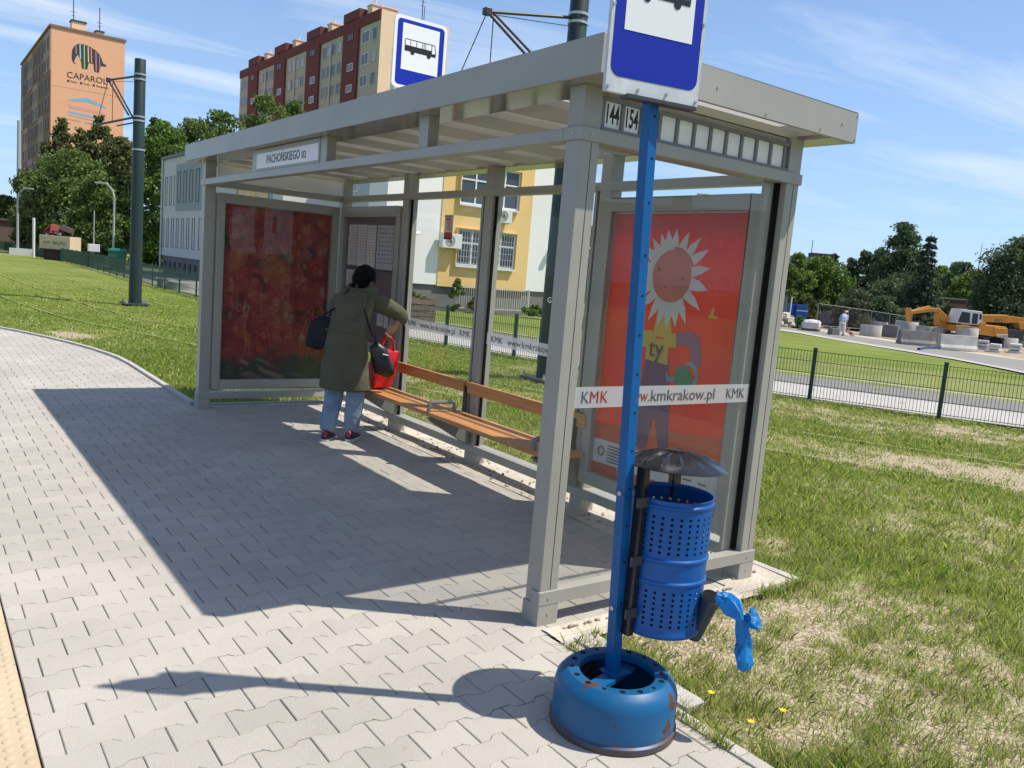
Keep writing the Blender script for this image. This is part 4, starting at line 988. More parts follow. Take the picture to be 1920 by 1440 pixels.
fc_.ball((0.079, 0, -0.048), 0.006, 0.022, 0.006, 8, 6); hpart(fc_, 'eyes_and_mouth', mat('dark_lip', (0.12, 0.04, 0.035), 0.5))
hr = MB(); ns_, ms_ = 26, 16; vs = []
for i in range(ms_+1):
    a = PI*0.80*i/ms_
    for k in range(ns_):
        b_ = 2*PI*k/ns_; fr_ = math.cos(b_)
        aa = a*(1.0 if fr_ < 0.25 else 1.0-0.42*(fr_-0.25)/0.75)
        if abs(math.sin(b_)) > 0.75 and fr_ > -0.35: aa = min(aa, 1.62)
        rr_ = 1+0.05*noise.noise(Vector((i*.8, k*.8, 2)))+0.025*((i*7+k*3) % 3-1)
        vs.append((-0.006+0.108*rr_*math.sin(aa)*math.cos(b_), 0.099*rr_*math.sin(aa)*math.sin(b_), 0.004+0.124*rr_*math.cos(aa)))
hr.add(vs, [(i*ns_+k, (i+1)*ns_+k, (i+1)*ns_+(k+1) % ns_, i*ns_+(k+1) % ns_) for i in range(ms_) for k in range(ns_)])
rgh = random.Random(8)
for q in range(420):
    a = math.acos(rgh.uniform(-.55, 1)); b_ = rgh.uniform(0, 2*PI)
    if math.cos(b_) > .2 and a > 1.0: continue
    d0 = np.array((math.sin(a)*math.cos(b_), math.sin(a)*math.sin(b_), math.cos(a))); p0 = d0*np.array((.106, .097, .122)); tg = np.array((rgh.uniform(-.6, .4), rgh.uniform(-.5, .5), -.9))*.022+d0*.010; s0 = np.cross(d0, tg); s0 = s0/(np.linalg.norm(s0)+1e-6)*.005
    hr.add([p0-s0, p0+s0, p0+tg*1.2, p0+d0*.006], [(0, 1, 2), (0, 3, 1), (1, 3, 2), (2, 3, 0)])
ho = hpart(hr, 'hair', MAT['hair_black']); sm = ho.modifiers.new('thick', 'SOLIDIFY'); sm.thickness = 0.008
# parka: one lofted shell with hood collar, sleeves as its sub-parts
co = MB(); AX, AY = Rd_, Fd
sect = [(.465, .018, .0, .240, .180), (.56, .012, .0, .230, .172), (.72, .005, .0, .215, .162), (.88, 0.0, 0, .196, .152), (1.00, .016, .0, .180, .142), (1.10, .055, .0, .180, .138), (1.20, .105, .0, .186, .132), (1.255, .122, .0, .192, .122), (1.295, .142, .0, .160, .108), (1.325, .160, .0, .118, .088), (1.345, .172, .0, .085, .075)]
co.loft([ering(B(f, r, z), AX, AY, a, b_, 40, 0, 0.10 if z < 1.2 else 0.04, i*.45) for i, (z, f, r, a, b_) in enumerate(sect)], cap=False)
coat = co.build('coat', MAT['parka'], wo_, smooth=True); coat.modifiers.new('thick', 'SOLIDIFY').thickness = 0.006; q_ = coat.modifiers.new('sub', 'SUBSURF'); q_.levels = 1; q_.render_levels = 1
def sleeve(pts, rad, nm='sleeve', seed=2):
    o = crumple(pts, rad, 14, 0.10, seed).build(nm, MAT['parka'], coat, smooth=True); q = o.modifiers.new('sub', 'SUBSURF'); q.levels = 1; q.render_levels = 1; return o
sleeve([W(0.98, 4.00, 1.255), W(1.05, 3.965, 1.255), W(1.14, 3.955, 1.232), W(1.22, 3.95, 1.20), W(1.29, 3.945, 1.165), W(1.335, 3.945, 1.135), W(1.345, 3.955, 1.10), W(1.325, 3.965, 1.075)], [.070, .078, .074, .069, .066, .064, .060, .047], seed=2)
sleeve([W(0.88, 4.12, 1.265), W(0.81, 4.16, 1.24), W(0.80, 4.22, 1.16), W(0.85, 4.28, 1.06), W(0.97, 4.30, 1.0), W(1.06, 4.285, .97)], [.07, .082, .076, .07, .06, .05], seed=4)
hd2 = MB(); pts = []
for k in range(22):
    a = PI*1.62*k/21-PI*0.31
    pts.append(W(0.965, 4.045, 1.335)+Rd_*0.118*math.cos(a)*(-1)-Fd*0.088*math.sin(a)+np.array((0, 0, -0.055*max(0, math.sin(a))+0.012)))
hd2 = crumple(pts, [.034+.034*math.sin(PI*k/21) for k in range(22)], 14, 0.10, 6); ho2 = hd2.build('hood', MAT['parka'], coat, smooth=True)
hb = MB(); hb.loft([ering(B(f, r, z), AX, AY, a, b_, 20, 0, .06, z*9) for z, f, r, a, b_ in [(1.06, -.055, .03, .02, .012), (1.09, -.052, .028, .075, .032), (1.15, -.035, .022, .125, .050), (1.22, -.005, .012, .155, .062), (1.29, .04, .004, .150, .068), (1.34, .085, .0, .118, .062), (1.37, .115, 0, .075, .03)]])
hb.build('hood_back', MAT['parka'], coat, smooth=True)
sb = MB()
for z in (.99, .985): pass
sb.loft([ering(B(.006, 0, z), AX, AY, a+.004, b_+.004, 30) for z, a, b_ in ((.985, .204, .152), (.991, .205, .153), (.997, .203, .151))], cap=False); sb.build('waist_seam', MAT['parka'], coat, smooth=True)
# jeans, one leg each; shoes
for s_, ft in ((-1, (0.675, 3.985)), (1, (0.885, 3.935))):
    hip = B(0.0, s_*.095, .82); kn = B(0.035, s_*.105, .46); an = W(ft[0], ft[1], .085)
    pts = [hip, hip*.5+kn*.5, kn+np.array((0, 0, .06)), kn-np.array((0, 0, .06)), kn*.45+an*.55, kn*.2+an*.8, an+np.array((0, 0, .03)), an]
    o = crumple(pts, [.100, .092, .080, .074, .072, .064, .060, .062], 16, 0.09, 12+s_).build('jeans_leg', MAT['jeans'], wo_, smooth=True)
    o.modifiers.new('sub', 'SUBSURF').render_levels = 1
    fd = np.array((0.62, 0.785, 0)) if s_ < 0 else np.array((0.70, 0.71, 0)); sd2 = np.array((fd[1], -fd[0], 0)); c0 = W(ft[0], ft[1], 0)
    shp = MB(); rg = []
    for f_, wd_, h0, h1 in ((-.075, .012, .02, .05), (-.065, .032, .006, .085), (-.03, .040, .004, .095), (.03, .042, .004, .085), (.09, .047, .004, .062), (.145, .044, .004, .048), (.175, .028, .008, .034), (.185, .010, .012, .022)):
        rg.append([c0+fd*f_+sd2*wd_*math.cos(a)+np.array((0, 0, (h0+h1)/2+(h1-h0)/2*math.sin(a))) for a in np.linspace(0, 2*PI, 14, endpoint=False)])
    sho = shp.loft(rg).build('shoe', MAT['shoe_black'], wo_, smooth=True)
    so2 = MB(); outl = [(-.080, .022), (-.05, .040), (.0, .043), (.09, .049), (.15, .044), (.19, .018)]
    so2.prism([(f_, w_) for f_, w_ in outl]+[(f_, -w_) for f_, w_ in outl[::-1]], c0+np.array((0, 0, 0.001)), fd, sd2, (0, 0, 0.018)); so2.build('sole', MAT['sole_white'], sho)
    MB().loft([[c0+fd*(f_-.004)+sd2*wd_*math.cos(a)+np.array((0, 0, .068+.030*math.sin(a))) for a in np.linspace(0, 2*PI, 12, endpoint=False)] for f_, wd_ in ((-.077, .010), (-.070, .020), (-.050, .026))]).build('heel_patch', MAT['shoe_pink'], sho, smooth=True)
# right hand closed on the red bag's handles
hp = W(1.285, 3.985, 1.040); hm = MB()
dn = np.array((-.45, .1, -.55)); dn /= np.linalg.norm(dn); sdv = np.cross(dn, (0.1, 0.9, 0.2)); sdv /= np.linalg.norm(sdv); nv = np.cross(sdv, dn)
pal = MB(); pal.loft([ering(hp+dn*t, sdv, nv, a, b_, 14) for t, a, b_ in ((-.03, .024, .020), (.0, .030, .019), (.04, .040, .017), (.075, .040, .014), (.085, .032, .009))])
hand = pal.build('hand', MAT['skin'], wo_, smooth=True)
for q in range(4):
    r0 = hp+dn*.078+sdv*(-.030+.020*q); ln = (.9, 1.0, .95, .75)[q]
    p1 = r0+dn*.030*ln-nv*.012; p2 = p1+(dn*.35-nv)*.022*ln; p3 = p2+(-dn*.65-nv*.5)*.018*ln
    MB().tube([r0-dn*.01, r0, p1, p2, p3], [.0095, .0095, .009, .0085, .007], 8).build('finger', MAT['skin'], hand, smooth=True)
r0 = hp+dn*.025-sdv*.034; MB().tube([r0+sdv*.01, r0-sdv*.012+dn*.015-nv*.008, r0-sdv*.010+dn*.042-nv*.022, r0+dn*.058-nv*.030], [.012, .011, .010, .008], 8).build('thumb', MAT['skin'], hand, smooth=True)
# bags
def softbox(c, ax, ay, az, taper=1.0, seed=1, amp=0.08, n=18, rows=8, sq_=.45, en=6):
    mb = MB(); rings = []; c, ax, ay, az = map(lambda q: np.array(q, float), (c, ax, ay, az))
    for i in range(rows+1):
        t = i/rows; s_ = (1+(taper-1)*t); rg = []
        e_ = min(1, math.sqrt(max(0.04, 1-(2*t-1)**en)))
        for k in range(n):
            a = 2*PI*k/n; ca, sa = math.cos(a), math.sin(a); u = abs(ca)**sq_*math.copysign(1, ca); v = abs(sa)**(sq_+.1)*math.copysign(1, sa); w_ = 1+amp*noise.noise(Vector((k*.6, i*.5, seed)))
            rg.append(c+ax*u*s_*w_*e_+ay*v*s_*w_*(0.65+0.35*math.sin(PI*(1-t)*0.8+0.3))*e_+az*(2*t-1))
        rings.append(rg)
    mb.loft(rings); return mb
rb0 = np.array((1.20, 4.015, .449))
rbag = thing('shopping_bag', 'bright red shopping bag standing on the bench, held by its handles', 'shopping bag', rb0)
softbox((0, 0, .19), (.112, 0.02, .0), (-.02, .070, 0), (.028, -.01, .19), 1.02, 3, 0.14, 28, 14, .22, 24).build('bag_body', MAT['bag_red'], rbag, smooth=True)
for s_ in (-1, 1):
    top = hp+dn*.085-nv*.012+PO-rb0; MB().tube([(-.050, s_*.040, .37), (-.02, s_*.035, .44), top+np.array((-.01, s_*.008, -.015)), top+np.array((.012, s_*.008, -.012)), (.085, s_*.035, .44), (.09, s_*.040, .365)], .0085, 6).build('handle', MAT['bag_red'], rbag, smooth=True)
lbag = thing('shoulder_bag', 'flat navy black shoulder bag at the left side of the person in the parka', 'shoulder bag', (0.63, 4.12, .82))
softbox((0, 0, .13), (.115, -.055, .01), (.03, .055, 0), (.025, .01, .150), 0.93, 7, .05).build('bag_body', MAT['bag_navy'], lbag, smooth=True)
sq = np.array((0.63, 4.12, .82))
MB().tube([(-.02, -.03, .27), np.array((0.70, 4.02, 1.18))-sq, np.array((0.80, 3.985, 1.345))-sq, np.array((0.85, 4.05, 1.375))-sq, np.array((0.80, 4.20, 1.20))-sq, (.08, .03, .28)], .010, 6).build('strap', MAT['bag_navy'], lbag, smooth=True)
cb = thing('crossbody_bag', 'slouchy black leather bag on the right hip of the person in the parka', 'crossbody bag', (1.075, 3.80, .60))
softbox((0, 0, .15), (.095, -.035, .0), (.03, .055, 0), (-.055, .01, .155), 0.72, 9, .16).build('bag_body', MAT['bag_black'], cb, smooth=True)
MB().tube([np.array((-.065, -.03, .30)), np.array((0.955, 3.815, 1.03))-np.array((1.075, 3.80, .60)), np.array((0.90, 3.86, 1.20))-np.array((1.075, 3.80, .60)), np.array((0.885, 3.93, 1.325))-np.array((1.075, 3.80, .60)), np.array((0.90, 4.02, 1.40))-np.array((1.075, 3.80, .60))], .012, 6).build('strap', MAT['bag_black'], cb, smooth=True)
MB().tube([(-.02, -.058, .21), (.03, -.066, .20)], .004, 6).build('zip', MAT['steel'], cb)

# ------------------------------------------------------------------ trees and shrubs
LEAF = {}
def leaf(name, col, tr=0.28, rng_=(0.45, 1.35)):
    LEAF[name] = mat('leaf_'+name, col, 0.75, tint=rng_, transl=tr, spec=0.2)
leaf('dark', (0.112, 0.160, 0.078)); leaf('mid', (0.145, 0.205, 0.055)); leaf('lime', (0.165, 0.235, 0.050)); leaf('bright', (0.125, 0.205, 0.042))
leaf('olive', (0.145, 0.165, 0.060)); leaf('spruce', (0.065, 0.100, 0.062), 0.1); leaf('grey', (0.12, 0.15, 0.075))
mat('bark', (0.10, 0.075, 0.055), 0.95, var=0.4, vscale=6, bump=0.4, bscale=20); mat('bark_birch', (0.45, 0.44, 0.41), 0.9, var=0.6, vscale=5)
def cards(P, size, rg, up=0.3, flat=0.0):
    n = len(P); nv = rg.normal(size=(n, 3)); nv[:, 2] = nv[:, 2]*(1-flat)+up; nv /= np.linalg.norm(nv, axis=1)[:, None]
    t = rg.normal(size=(n, 3)); t -= nv*(t*nv).sum(1)[:, None]; t /= np.linalg.norm(t, axis=1)[:, None]; b = np.cross(nv, t)
    s = (size*rg.uniform(0.6, 1.35, n))[:, None]; w_ = s*0.62
    V = np.stack([P-t*s*0.5, P+b*w_*0.5+nv*s*0.08, P+t*s*0.55, P-b*w_*0.5+nv*s*0.08], 1).reshape(-1, 3)
    return V, np.arange(4*n).reshape(n, 4)
def crown_points(h, r, z0, n, rg, clumps, shape='oval', rough=0.5):
    """points in leaf clumps spread through the crown"""
    C_ = []; cr = []
    for _ in range(int(clumps*2.4)):
        t = rg.uniform(0.0, 1.0)
        if shape == 'oval': env = math.sqrt(max(0.03, 1-(2*t-0.85)**2/1.35))
        elif shape == 'column': env = min(1, 0.55+1.6*t)*min(1, (1.03-t)*2.0+.10)
        elif shape == 'dome': env = math.sqrt(max(0.02, 1-t*t*0.98))
        else: env = max(0.08, 1-t)
        a = rg.uniform(0, 2*PI); q = math.sqrt(rg.uniform(0.12, 1.0))
        C_.append((r*env*q*math.cos(a)*0.92, r*env*q*math.sin(a)*0.92, z0+(h-z0)*t)); cr.append(r*rg.uniform(0.13, 0.30)*(0.65+0.45*env))
    C_ = np.array(C_); cr = np.array(cr); k = rg.choice(len(C_), n, p=cr**2/np.sum(cr**2))
    d = rg.normal(size=(n, 3)); d /= np.linalg.norm(d, axis=1)[:, None]; rad = cr[k]*(rg.uniform(0.1, 1.0, n)**0.5+0.35*np.minimum(np.abs(rg.normal(size=n)), 1.3)*(rg.uniform(0, 1, n) < .35))
    P = C_[k]+d*rad[:, None]*np.array((1, 1, 0.8)); P[:, 2] = np.minimum(P[:, 2], h+0.2)
    return P, k
TREE_ME = {}
def tree(name, label, p, h, r, lf, group, seed=1, z0=0.12, n=5200, size=0.30, shape='oval', clumps=46, bark='bark', kind='tree'):
    rg = np.random.default_rng(seed); rr = random.Random(seed)
    t = thing(name, label, kind, p, 0, group)
    n = int(n*1.9); size *= .84
    P, k = crown_points(h, r, h*z0, n, rg, clumps, shape)
    V, Fq = cards(P, size, rg)
    ct = rg.uniform(0.2, 0.8, k.max()+1); tn = np.clip(ct[k]*0.75+rg.uniform(0, 0.3, n), 0, 1)
    fast_mesh('crown', V, Fq, LEAF[lf], tint=tn, parent=t)
    if kind == 'tree':
        tk = MB(); top = h*0.72; pts = [(0.02*h*math.sin(q*1.7+seed)*q/5, 0.02*h*math.cos(q*1.3+seed)*q/5, -0.3+(top+0.3)*q/6) for q in range(7)]
        r0 = 0.018*h+0.05; tk.tube(pts, [r0*(1.25-q*0.185) for q in range(7)], 8)
        for q in range(9):
            zq = h*(max(z0, .12)+0.06*q); a = rr.uniform(0, 2*PI); ln = r*rr.uniform(.5, .85)
            s0 = np.array(pts[min(5, 1+q//2)]); s0[2] = zq*0.85
            tk.tube([s0, s0+np.array((ln*.5*math.cos(a), ln*.5*math.sin(a), ln*.45)), s0+np.array((ln*math.cos(a), ln*math.sin(a), ln*.75))], [r0*.42, r0*.26, r0*.08], 5)
        tk.build('trunk', MAT[bark], t, smooth=True, clean=False)
    return t
def spruce(label, p, h, r, group, seed=1, n=3600, size=0.34, name='spruce_tree', sparse=1.0):
    rg = np.random.default_rng(seed); t = thing(name, label, 'tree', p, 0, group); Ps = []
    lev = int(h*1.7)
    for i in range(lev):
        f = i/lev; z = h*(0.10+0.90*f); rad = r*(1-f)**0.85+0.12; nb = max(4, int(9*(1-f)+4))
        for j in range(nb):
            a = 2*PI*(j+rg.uniform(-.3, .3))/nb+i; m = max(4, int(n/lev/nb)); u = rg.uniform(0.08, 1, m)**0.8; L_2 = rad*rg.uniform(0.65, 1.1)
            Ps.append(np.stack([u*L_2*math.cos(a)+rg.normal(0, .09, m), u*L_2*math.sin(a)+rg.normal(0, .09, m), z-0.30*L_2*u+0.16*L_2*u**3+rg.normal(0, .07, m)-rg.uniform(0, .22, m)*u], 1))
    P = np.concatenate(Ps); V, Fq = cards(P, size, rg, up=0.2)
    fast_mesh('crown', V, Fq, LEAF['spruce'], tint=rg.uniform(0, 1, len(P)), parent=t)
    MB().tube([(0, 0, -.3), (0, 0, h*.5), (0, 0, h)], [0.015*h+.05, .01*h+.02, .015], 7).build('trunk', MAT['bark'], t, smooth=True)
    return t
def top_at(x, y, d, p): return at(x, y, d)[2]-p[2]
def T(name, label, x, ytop, wpx, d, lf, group, **kw):
    wpx *= 1.5 if group == g2n else 1.12
    p = base(x, d); h = top_at(x, ytop, d, p); r = wpx/2/FPX*d
    return tree(name, label, p, h, r, lf, group, seed=int(x*7+d), **kw)
g2n = 'trees behind the grey and yellow building'
g1 = 'trees in front of the orange tower block'
T('broadleaf_tree', 'tall dark tree below the corner of the orange tower block', 118, 226, 74, 84, 'olive', g1, n=6500, size=.34, shape='column')
T('broadleaf_tree', 'dark tree with a peaked top covering the right part of the orange gable', 186, 220, 74, 86, 'olive', g1, n=6500, size=.34, shape='column')
T('broadleaf_tree', 'lower dark tree whose top sits between the two peaks before the orange gable', 150, 244, 60, 88, 'olive', g1, n=4500, size=.34, shape='column')
T('broadleaf_tree', 'wide light green maple at the front of the dark trees under the orange tower', 132, 288, 120, 74, 'mid', g1, n=7500, size=.32, clumps=60)
T('broadleaf_tree', 'dark tree at the left end of the group, beside the tall lamp mast', 62, 322, 66, 78, 'olive', g1, n=5500, size=.32)
T('broadleaf_tree', 'dark tree directly left of the green tram pole', 222, 262, 78, 80, 'olive', g1, n=6500, size=.33, clumps=55)
T('broadleaf_tree', 'shaded tree behind the white lamp post with the curved arm', 188, 330, 90, 68, 'mid', g1, n=6000, size=.30, z0=.18)
T('broadleaf_tree', 'shaded tree behind the tan skip', 98, 350, 80, 74, 'olive', g1, n=5500, size=.30, z0=.18)
T('broadleaf_tree', 'dark tree low between the maple and the tram pole', 160, 392, 110, 72, 'dark', g1, n=5500, size=.28, z0=.10)
p = base(284, 88); spruce('dark spruce peeping out right behind the green tram pole', p, top_at(284, 212, 88, p), 2.6, None, 5, size=.4)
g2 = 'trees behind the grey and yellow building'
T('broadleaf_tree', 'bright green tree right of the tram pole, beside the grey wing', 300, 232, 76, 68, 'bright', g2, n=7000, size=.32, clumps=58, z0=.05)
T('broadleaf_tree', 'bright green tree behind the roof of the grey wing', 352, 226, 70, 74, 'mid', g2, n=6000, size=.32, clumps=55)
T('broadleaf_tree', 'bright green tree between the grey wing and the shelter roof', 410, 210, 80, 80, 'bright', g2, n=6500, size=.34, clumps=58)
T('broadleaf_tree', 'tall leafy tree in front of the left end of the red block', 490, 182, 86, 82, 'mid', g2, n=7500, size=.34, clumps=60)
T('broadleaf_tree', 'leafy tree with pale tips at the right, in front of the red block', 540, 190, 56, 86, 'bright', g2, n=5500, size=.34)
T('broadleaf_tree', 'far dark tree at the left edge beyond the low garages', 6, 370, 60, 150, 'mid', None, n=3500, size=.6, z0=.02)
T('broadleaf_tree', 'slim tree seen in the gap between the shelter post and the red poster', 1108, 425, 60, 66, 'mid', None, n=3500, size=.28, z0=.1)
g3 = 'trees around the building site'
T('broadleaf_tree', 'lime green tree directly beside the right shelter post', 1482, 476, 60, 84, 'lime', g3, n=5500, size=.34, shape='column', z0=.05)
T('broadleaf_tree', 'round mid green tree behind the blue container', 1530, 484, 92, 88, 'bright', g3, n=7500, size=.36, clumps=60, z0=.04)
p = base(1548, 112); spruce('small spruce top behind the round green tree', p, top_at(1548, 470, 112, p), 2.6, None, 15, size=.5)
for x, yt, wd, lb_ in ((1583, 486, 44, 'dark poplar at the left of the dark row'), (1606, 472, 44, 'dark poplar second from the left of the dark row'), (1632, 470, 46, 'dark poplar of the dark row next to the big birch')):
    T('broadleaf_tree', lb_, x, yt, wd, 96, 'dark', g3, n=4800, size=.38, shape='column', z0=.02)
T('birch_tree', 'biggest dark birch with drooping crown in the middle of the site', 1672, 420, 88, 86, 'dark', g3, n=10500, size=.32, clumps=80, shape='column', z0=.10, bark='bark_birch')
T('broadleaf_tree', 'dark low tree under the big birch', 1690, 515, 110, 82, 'dark', g3, n=6500, size=.32, z0=.10)
p = base(1719, 79); spruce('ragged spruce standing at the right side of the big birch', p, top_at(1719, 433, 79, p), 1.7, None, 25, size=.34, n=3000)
T('broadleaf_tree', 'pale green tree behind the flat roof, right of the spruce', 1748, 500, 62, 112, 'lime', g3, n=4500, size=.42)
T('broadleaf_tree', 'dark round tree with a flat top left of the thin mast', 1786, 494, 66, 104, 'dark', g3, n=5000, size=.40)
T('broadleaf_tree', 'lime green tree above the flat roof of the low building', 1812, 508, 74, 98, 'lime', g3, n=5500, size=.38)
T('broadleaf_tree', 'big dark tree at the right edge of the picture', 1895, 446, 122, 80, 'dark', g3, n=12000, size=.32, clumps=85, z0=.02)
T('broadleaf_tree', 'dark tree cut by the right edge of the picture behind the biggest one', 1945, 470, 110, 88, 'dark', g3, n=6000, size=.36, z0=.02)
def shrub(label, x, ytop, wpx, d, lf, n=2200, size=.22, group='shrubs on the building site', name='shrub'):
    p = base(x, d); return tree(name, label, p, top_at(x, ytop, d, p), wpx/2/FPX*d, lf, group, seed=int(x+d), z0=.0, n=n, size=size, shape='dome', clumps=26, kind='shrub')
shrub('wide grey green shrub behind the worker', 1602, 543, 84, 74, 'grey', 4500, .26)
shrub('dark shrub below the big birch', 1660, 556, 80, 76, 'dark', 3800, .26)
shrub('dark shrub right beside the blue container', 1507, 552, 46, 77, 'olive', 2600, .24)
shrub('small green shrub below the excavator boom', 1741, 597, 30, 68, 'mid', 1600, .18)
shrub('low weed by the heap of rubble next to the container', 1497, 592, 22, 66, 'bright', 900, .14)
shrub('dark shrub left of the excavator cab behind the boards', 1770, 575, 60, 80, 'dark', 3000, .24)

# ------------------------------------------------------------------ apartment towers
mat('brick_red', (0.155, 0.040, 0.036), 0.9, var=0.08, vscale=2); mat('render_beige', (0.43, 0.41, 0.335), 0.9, var=0.05, vscale=1); mat('render_peach', (0.80, 0.58, 0.40), 0.9, var=0.05, vscale=.5)
mat('win_dark2', (0.085, 0.10, 0.105), 0.5, spec=.2); mat('win_dark', (0.05, 0.06, 0.075), 0.12); mat('win_white', (0.66, 0.66, 0.64), 0.5); mat('roof_dark', (0.06, 0.05, 0.05), 0.9); mat('pipe_pale', (0.55, 0.54, 0.48), 0.6)
mat('win_curtain', (0.36, 0.37, 0.38), 0.3)
X0, Y0 = 45.65, 95.95
rb_ = thing('apartment_block', 'long red and beige apartment block with a peach gable behind the shelter roof', 'apartment block', (X0, Y0, 0))
ZT = 32.5; LL = 54.2
MB().box(0.05, 9.8, 0, LL, -1, ZT-1.25).build('body', MAT['render_beige'], rb_)
MB().box(0.07, 9.83, -0.06, -0.003, -1, ZT-0.02).build('gable_wall', MAT['render_peach'], rb_)
pn = MB(); pn.box(-0.12, 9.83, -0.002, LL, ZT-1.249, ZT); pn.build('parapet', MAT['brick_red'], rb_)
secs = [(5.8, 10.5), (18.5, 23.3), (31.9, 36.6), (44.5, 49.1)]
for (a, b_) in secs:
    MB().box(-0.25, 0.049, a, b_, -1, ZT-1.25).build('stair_wall', MAT['brick_red'], rb_)
    hd = MB(); hd.box(-0.25, 3.2, a-0.1, b_+0.1, ZT+.002, ZT+1.15); st__ = hd.build('stair_head', MAT['brick_red'], rb_)
    ch = MB(); ch.box(0.8, 2.2, a-1.6, a-0.15, ZT+.003, ZT+1.5); ch.box(0.7, 2.3, a-1.7, a-.05, ZT+1.5, ZT+1.62); ch.tube([(1.5, a-.9, ZT+1.6), (1.5, a-.9, ZT+2.4)], .12, 6); ch.build('chimney', MAT['render_peach'], rb_)
def win_me(name, w_, h_, cols, rows, glass, fr=0.09, dep=0.10, frame='win_white', gm='win_dark'):
    """window in the plane x=0 facing -x: frame, mullions and panes, local centre"""
    m = MB(); m.box(-0.02, dep, -w_/2, w_/2, -h_/2, -h_/2+fr); m.box(-0.02, dep, -w_/2, w_/2, h_/2-fr, h_/2)
    for c in range(cols+1):
        yc = -w_/2+(w_)*c/cols; y0, y1 = (yc, yc+fr) if c == 0 else (yc-fr, yc) if c == cols else (yc-fr*.5, yc+fr*.5)
        m.box(-0.02, dep, y0, y1, -h_/2+fr, h_/2-fr)
    for r_ in range(1, rows): zc = -h_/2+h_*r_/rows; m.box(-0.015, dep, -w_/2+fr, w_/2-fr, zc-fr*.4, zc+fr*.4)
    m.cur = 1; m.box(0.01, dep-0.01, -w_/2+fr*.5, w_/2-fr*.5, -h_/2+fr*.5, h_/2-fr*.5)
    o = m.build(name, [MAT[frame], MAT[gm]]); me = o.data; bpy.data.objects.remove(o); return me
def put(me, parent, loc, rz=0.0, name='window'):
    o = bpy.data.objects.new(name, me); COL.objects.link(o); o.parent = parent; o.location = tri(loc); o.rotation_euler = (0, 0, rz); return o
wA = win_me('window', 2.1, 1.5, 2, 1, 0); wB = win_me('window', 1.2, 1.5, 1, 1, 0, frame='render_beige'); wBc = win_me('window', 1.2, 1.5, 1, 1, 0, frame='render_beige', gm='win_curtain'); wC = win_me('window', 1.7, .95, 2, 1, 0); wD = win_me('window', 1.9, 1.0, 3, 1, 0, frame='brick_red')
RW = random.Random(5)
for r_ in range(5):
    z = 29.8-2.72*r_
    put(wA, rb_, (0.0, 4.0, z)); put(wBc if r_ % 2 else wB, rb_, (0.0, 1.4, z))
    for ys in ([12.0, 13.9, 15.4, 17.1], [25.3, 27.2, 28.8, 30.4], [38.2, 40.0, 41.6, 43.2], [50.6, 52.4]):
        for q, yy in enumerate(ys): put(RW.choice((wB, wB, wBc)), rb_, (0.0, yy, z))
    for (a, b_) in secs:
        if r_ == 0: put(wD, rb_, (-0.30, (a+b_)/2, z+.6))
        else: put(wC, rb_, (-0.30, (a+b_)/2-.4, z-0.55))
for yy in (14.7, 28.0, 40.9): MB().tube([(-.1, yy, 0), (-.1, yy, ZT-1.6)], .11, 6).build('drainpipe', MAT['pipe_pale'], rb_)
rc = MB(); rc.box(3.2, 5.6, 6.5, 8.2, ZT, ZT+2.3); rc.box(3.1, 5.7, 6.4, 8.3, ZT+2.3, ZT+2.5); rc.build('chimney', MAT['render_peach'], rb_)
an = MB(); an.tube([(7.4, 3, ZT-.5), (7.4, 3, ZT+3.6)], .06, 5); an.tube([(7.7, 3, ZT-.5), (7.7, 3, ZT+2.6)], .05, 5); an.bar((7.0, 3, ZT+2.7), (7.9, 3, ZT+2.7), .05); an.bar((7.1, 3, ZT+3.2), (7.8, 3, ZT+3.2), .05); an.build('aerial', MAT['dark_steel'], rb_)

mat('render_orange', (0.80, 0.42, 0.25), 0.9, var=0.04, vscale=.4); mat('render_brown', (0.25, 0.150, 0.115), 0.9, var=.15, vscale=.6); mat('render_rose', (0.42, 0.28, 0.235), 0.9, var=.12, vscale=.6)
mat('logo_grey', (0.045, 0.042, 0.05), 0.8); mat('logo_blue', (0.22, 0.42, 0.62), 0.8); mat('logo_rose', (0.70, 0.33, 0.27), 0.8)
ot = thing('tower_block', 'tall orange tower block with an advert painted on its gable at the left', 'tower block', (12.9, 122.0, 0)); ZO = 27.5; LO = 33.4
MB().box(0, 8.6, 0, LO, -1, ZO).build('body', MAT['render_orange'], ot)
MB().box(-.22, 8.75, -.12, LO+.1, ZO, ZO+.28).build('parapet', MAT['render_brown'], ot)
pb = [MB(), MB()]
for q in range(11):
    for r_ in range(11):
        k = 0 if (q*3+r_//2+q//2) % 3 else 1; y0 = LO*q/11; pb[k].box(-.10-.04*k, -.002, y0+.02, y0+LO/11-.02, 27.2-2.5*(r_+1)+.02, 27.2-2.5*r_-.02)
pb[0].build('wall_panels', MAT['render_brown'], ot); pb[1].build('wall_panels', MAT['render_rose'], ot)
wT = win_me('window', 1.3, 1.4, 1, 1, 0, frame='render_brown', gm='win_dark2'); wT2 = win_me('window', 1.5, 1.4, 2, 1, 0, frame='render_brown', gm='win_dark2')
for r_ in range(9):
    for q in range(10): put(wT if (q*5+r_*3) % 4 else wT2, ot, (-.16, LO*(q+.5)/11+.2, 25.7-2.5*r_))
for (x_, w_, h_) in ((4.0, 1.7, 2.2), (6.6, .9, 1.5)):
    MB().box(x_-w_/2, x_+w_/2, 6, 7.5, ZO+.28, ZO+.3+h_).build('chimney', MAT['render_peach'], ot); MB().box(x_-w_/2-.1, x_+w_/2+.1, 5.9, 7.6, ZO+.3+h_, ZO+.5+h_).build('chimney_cap', MAT['roof_dark'], ot)
an = MB()
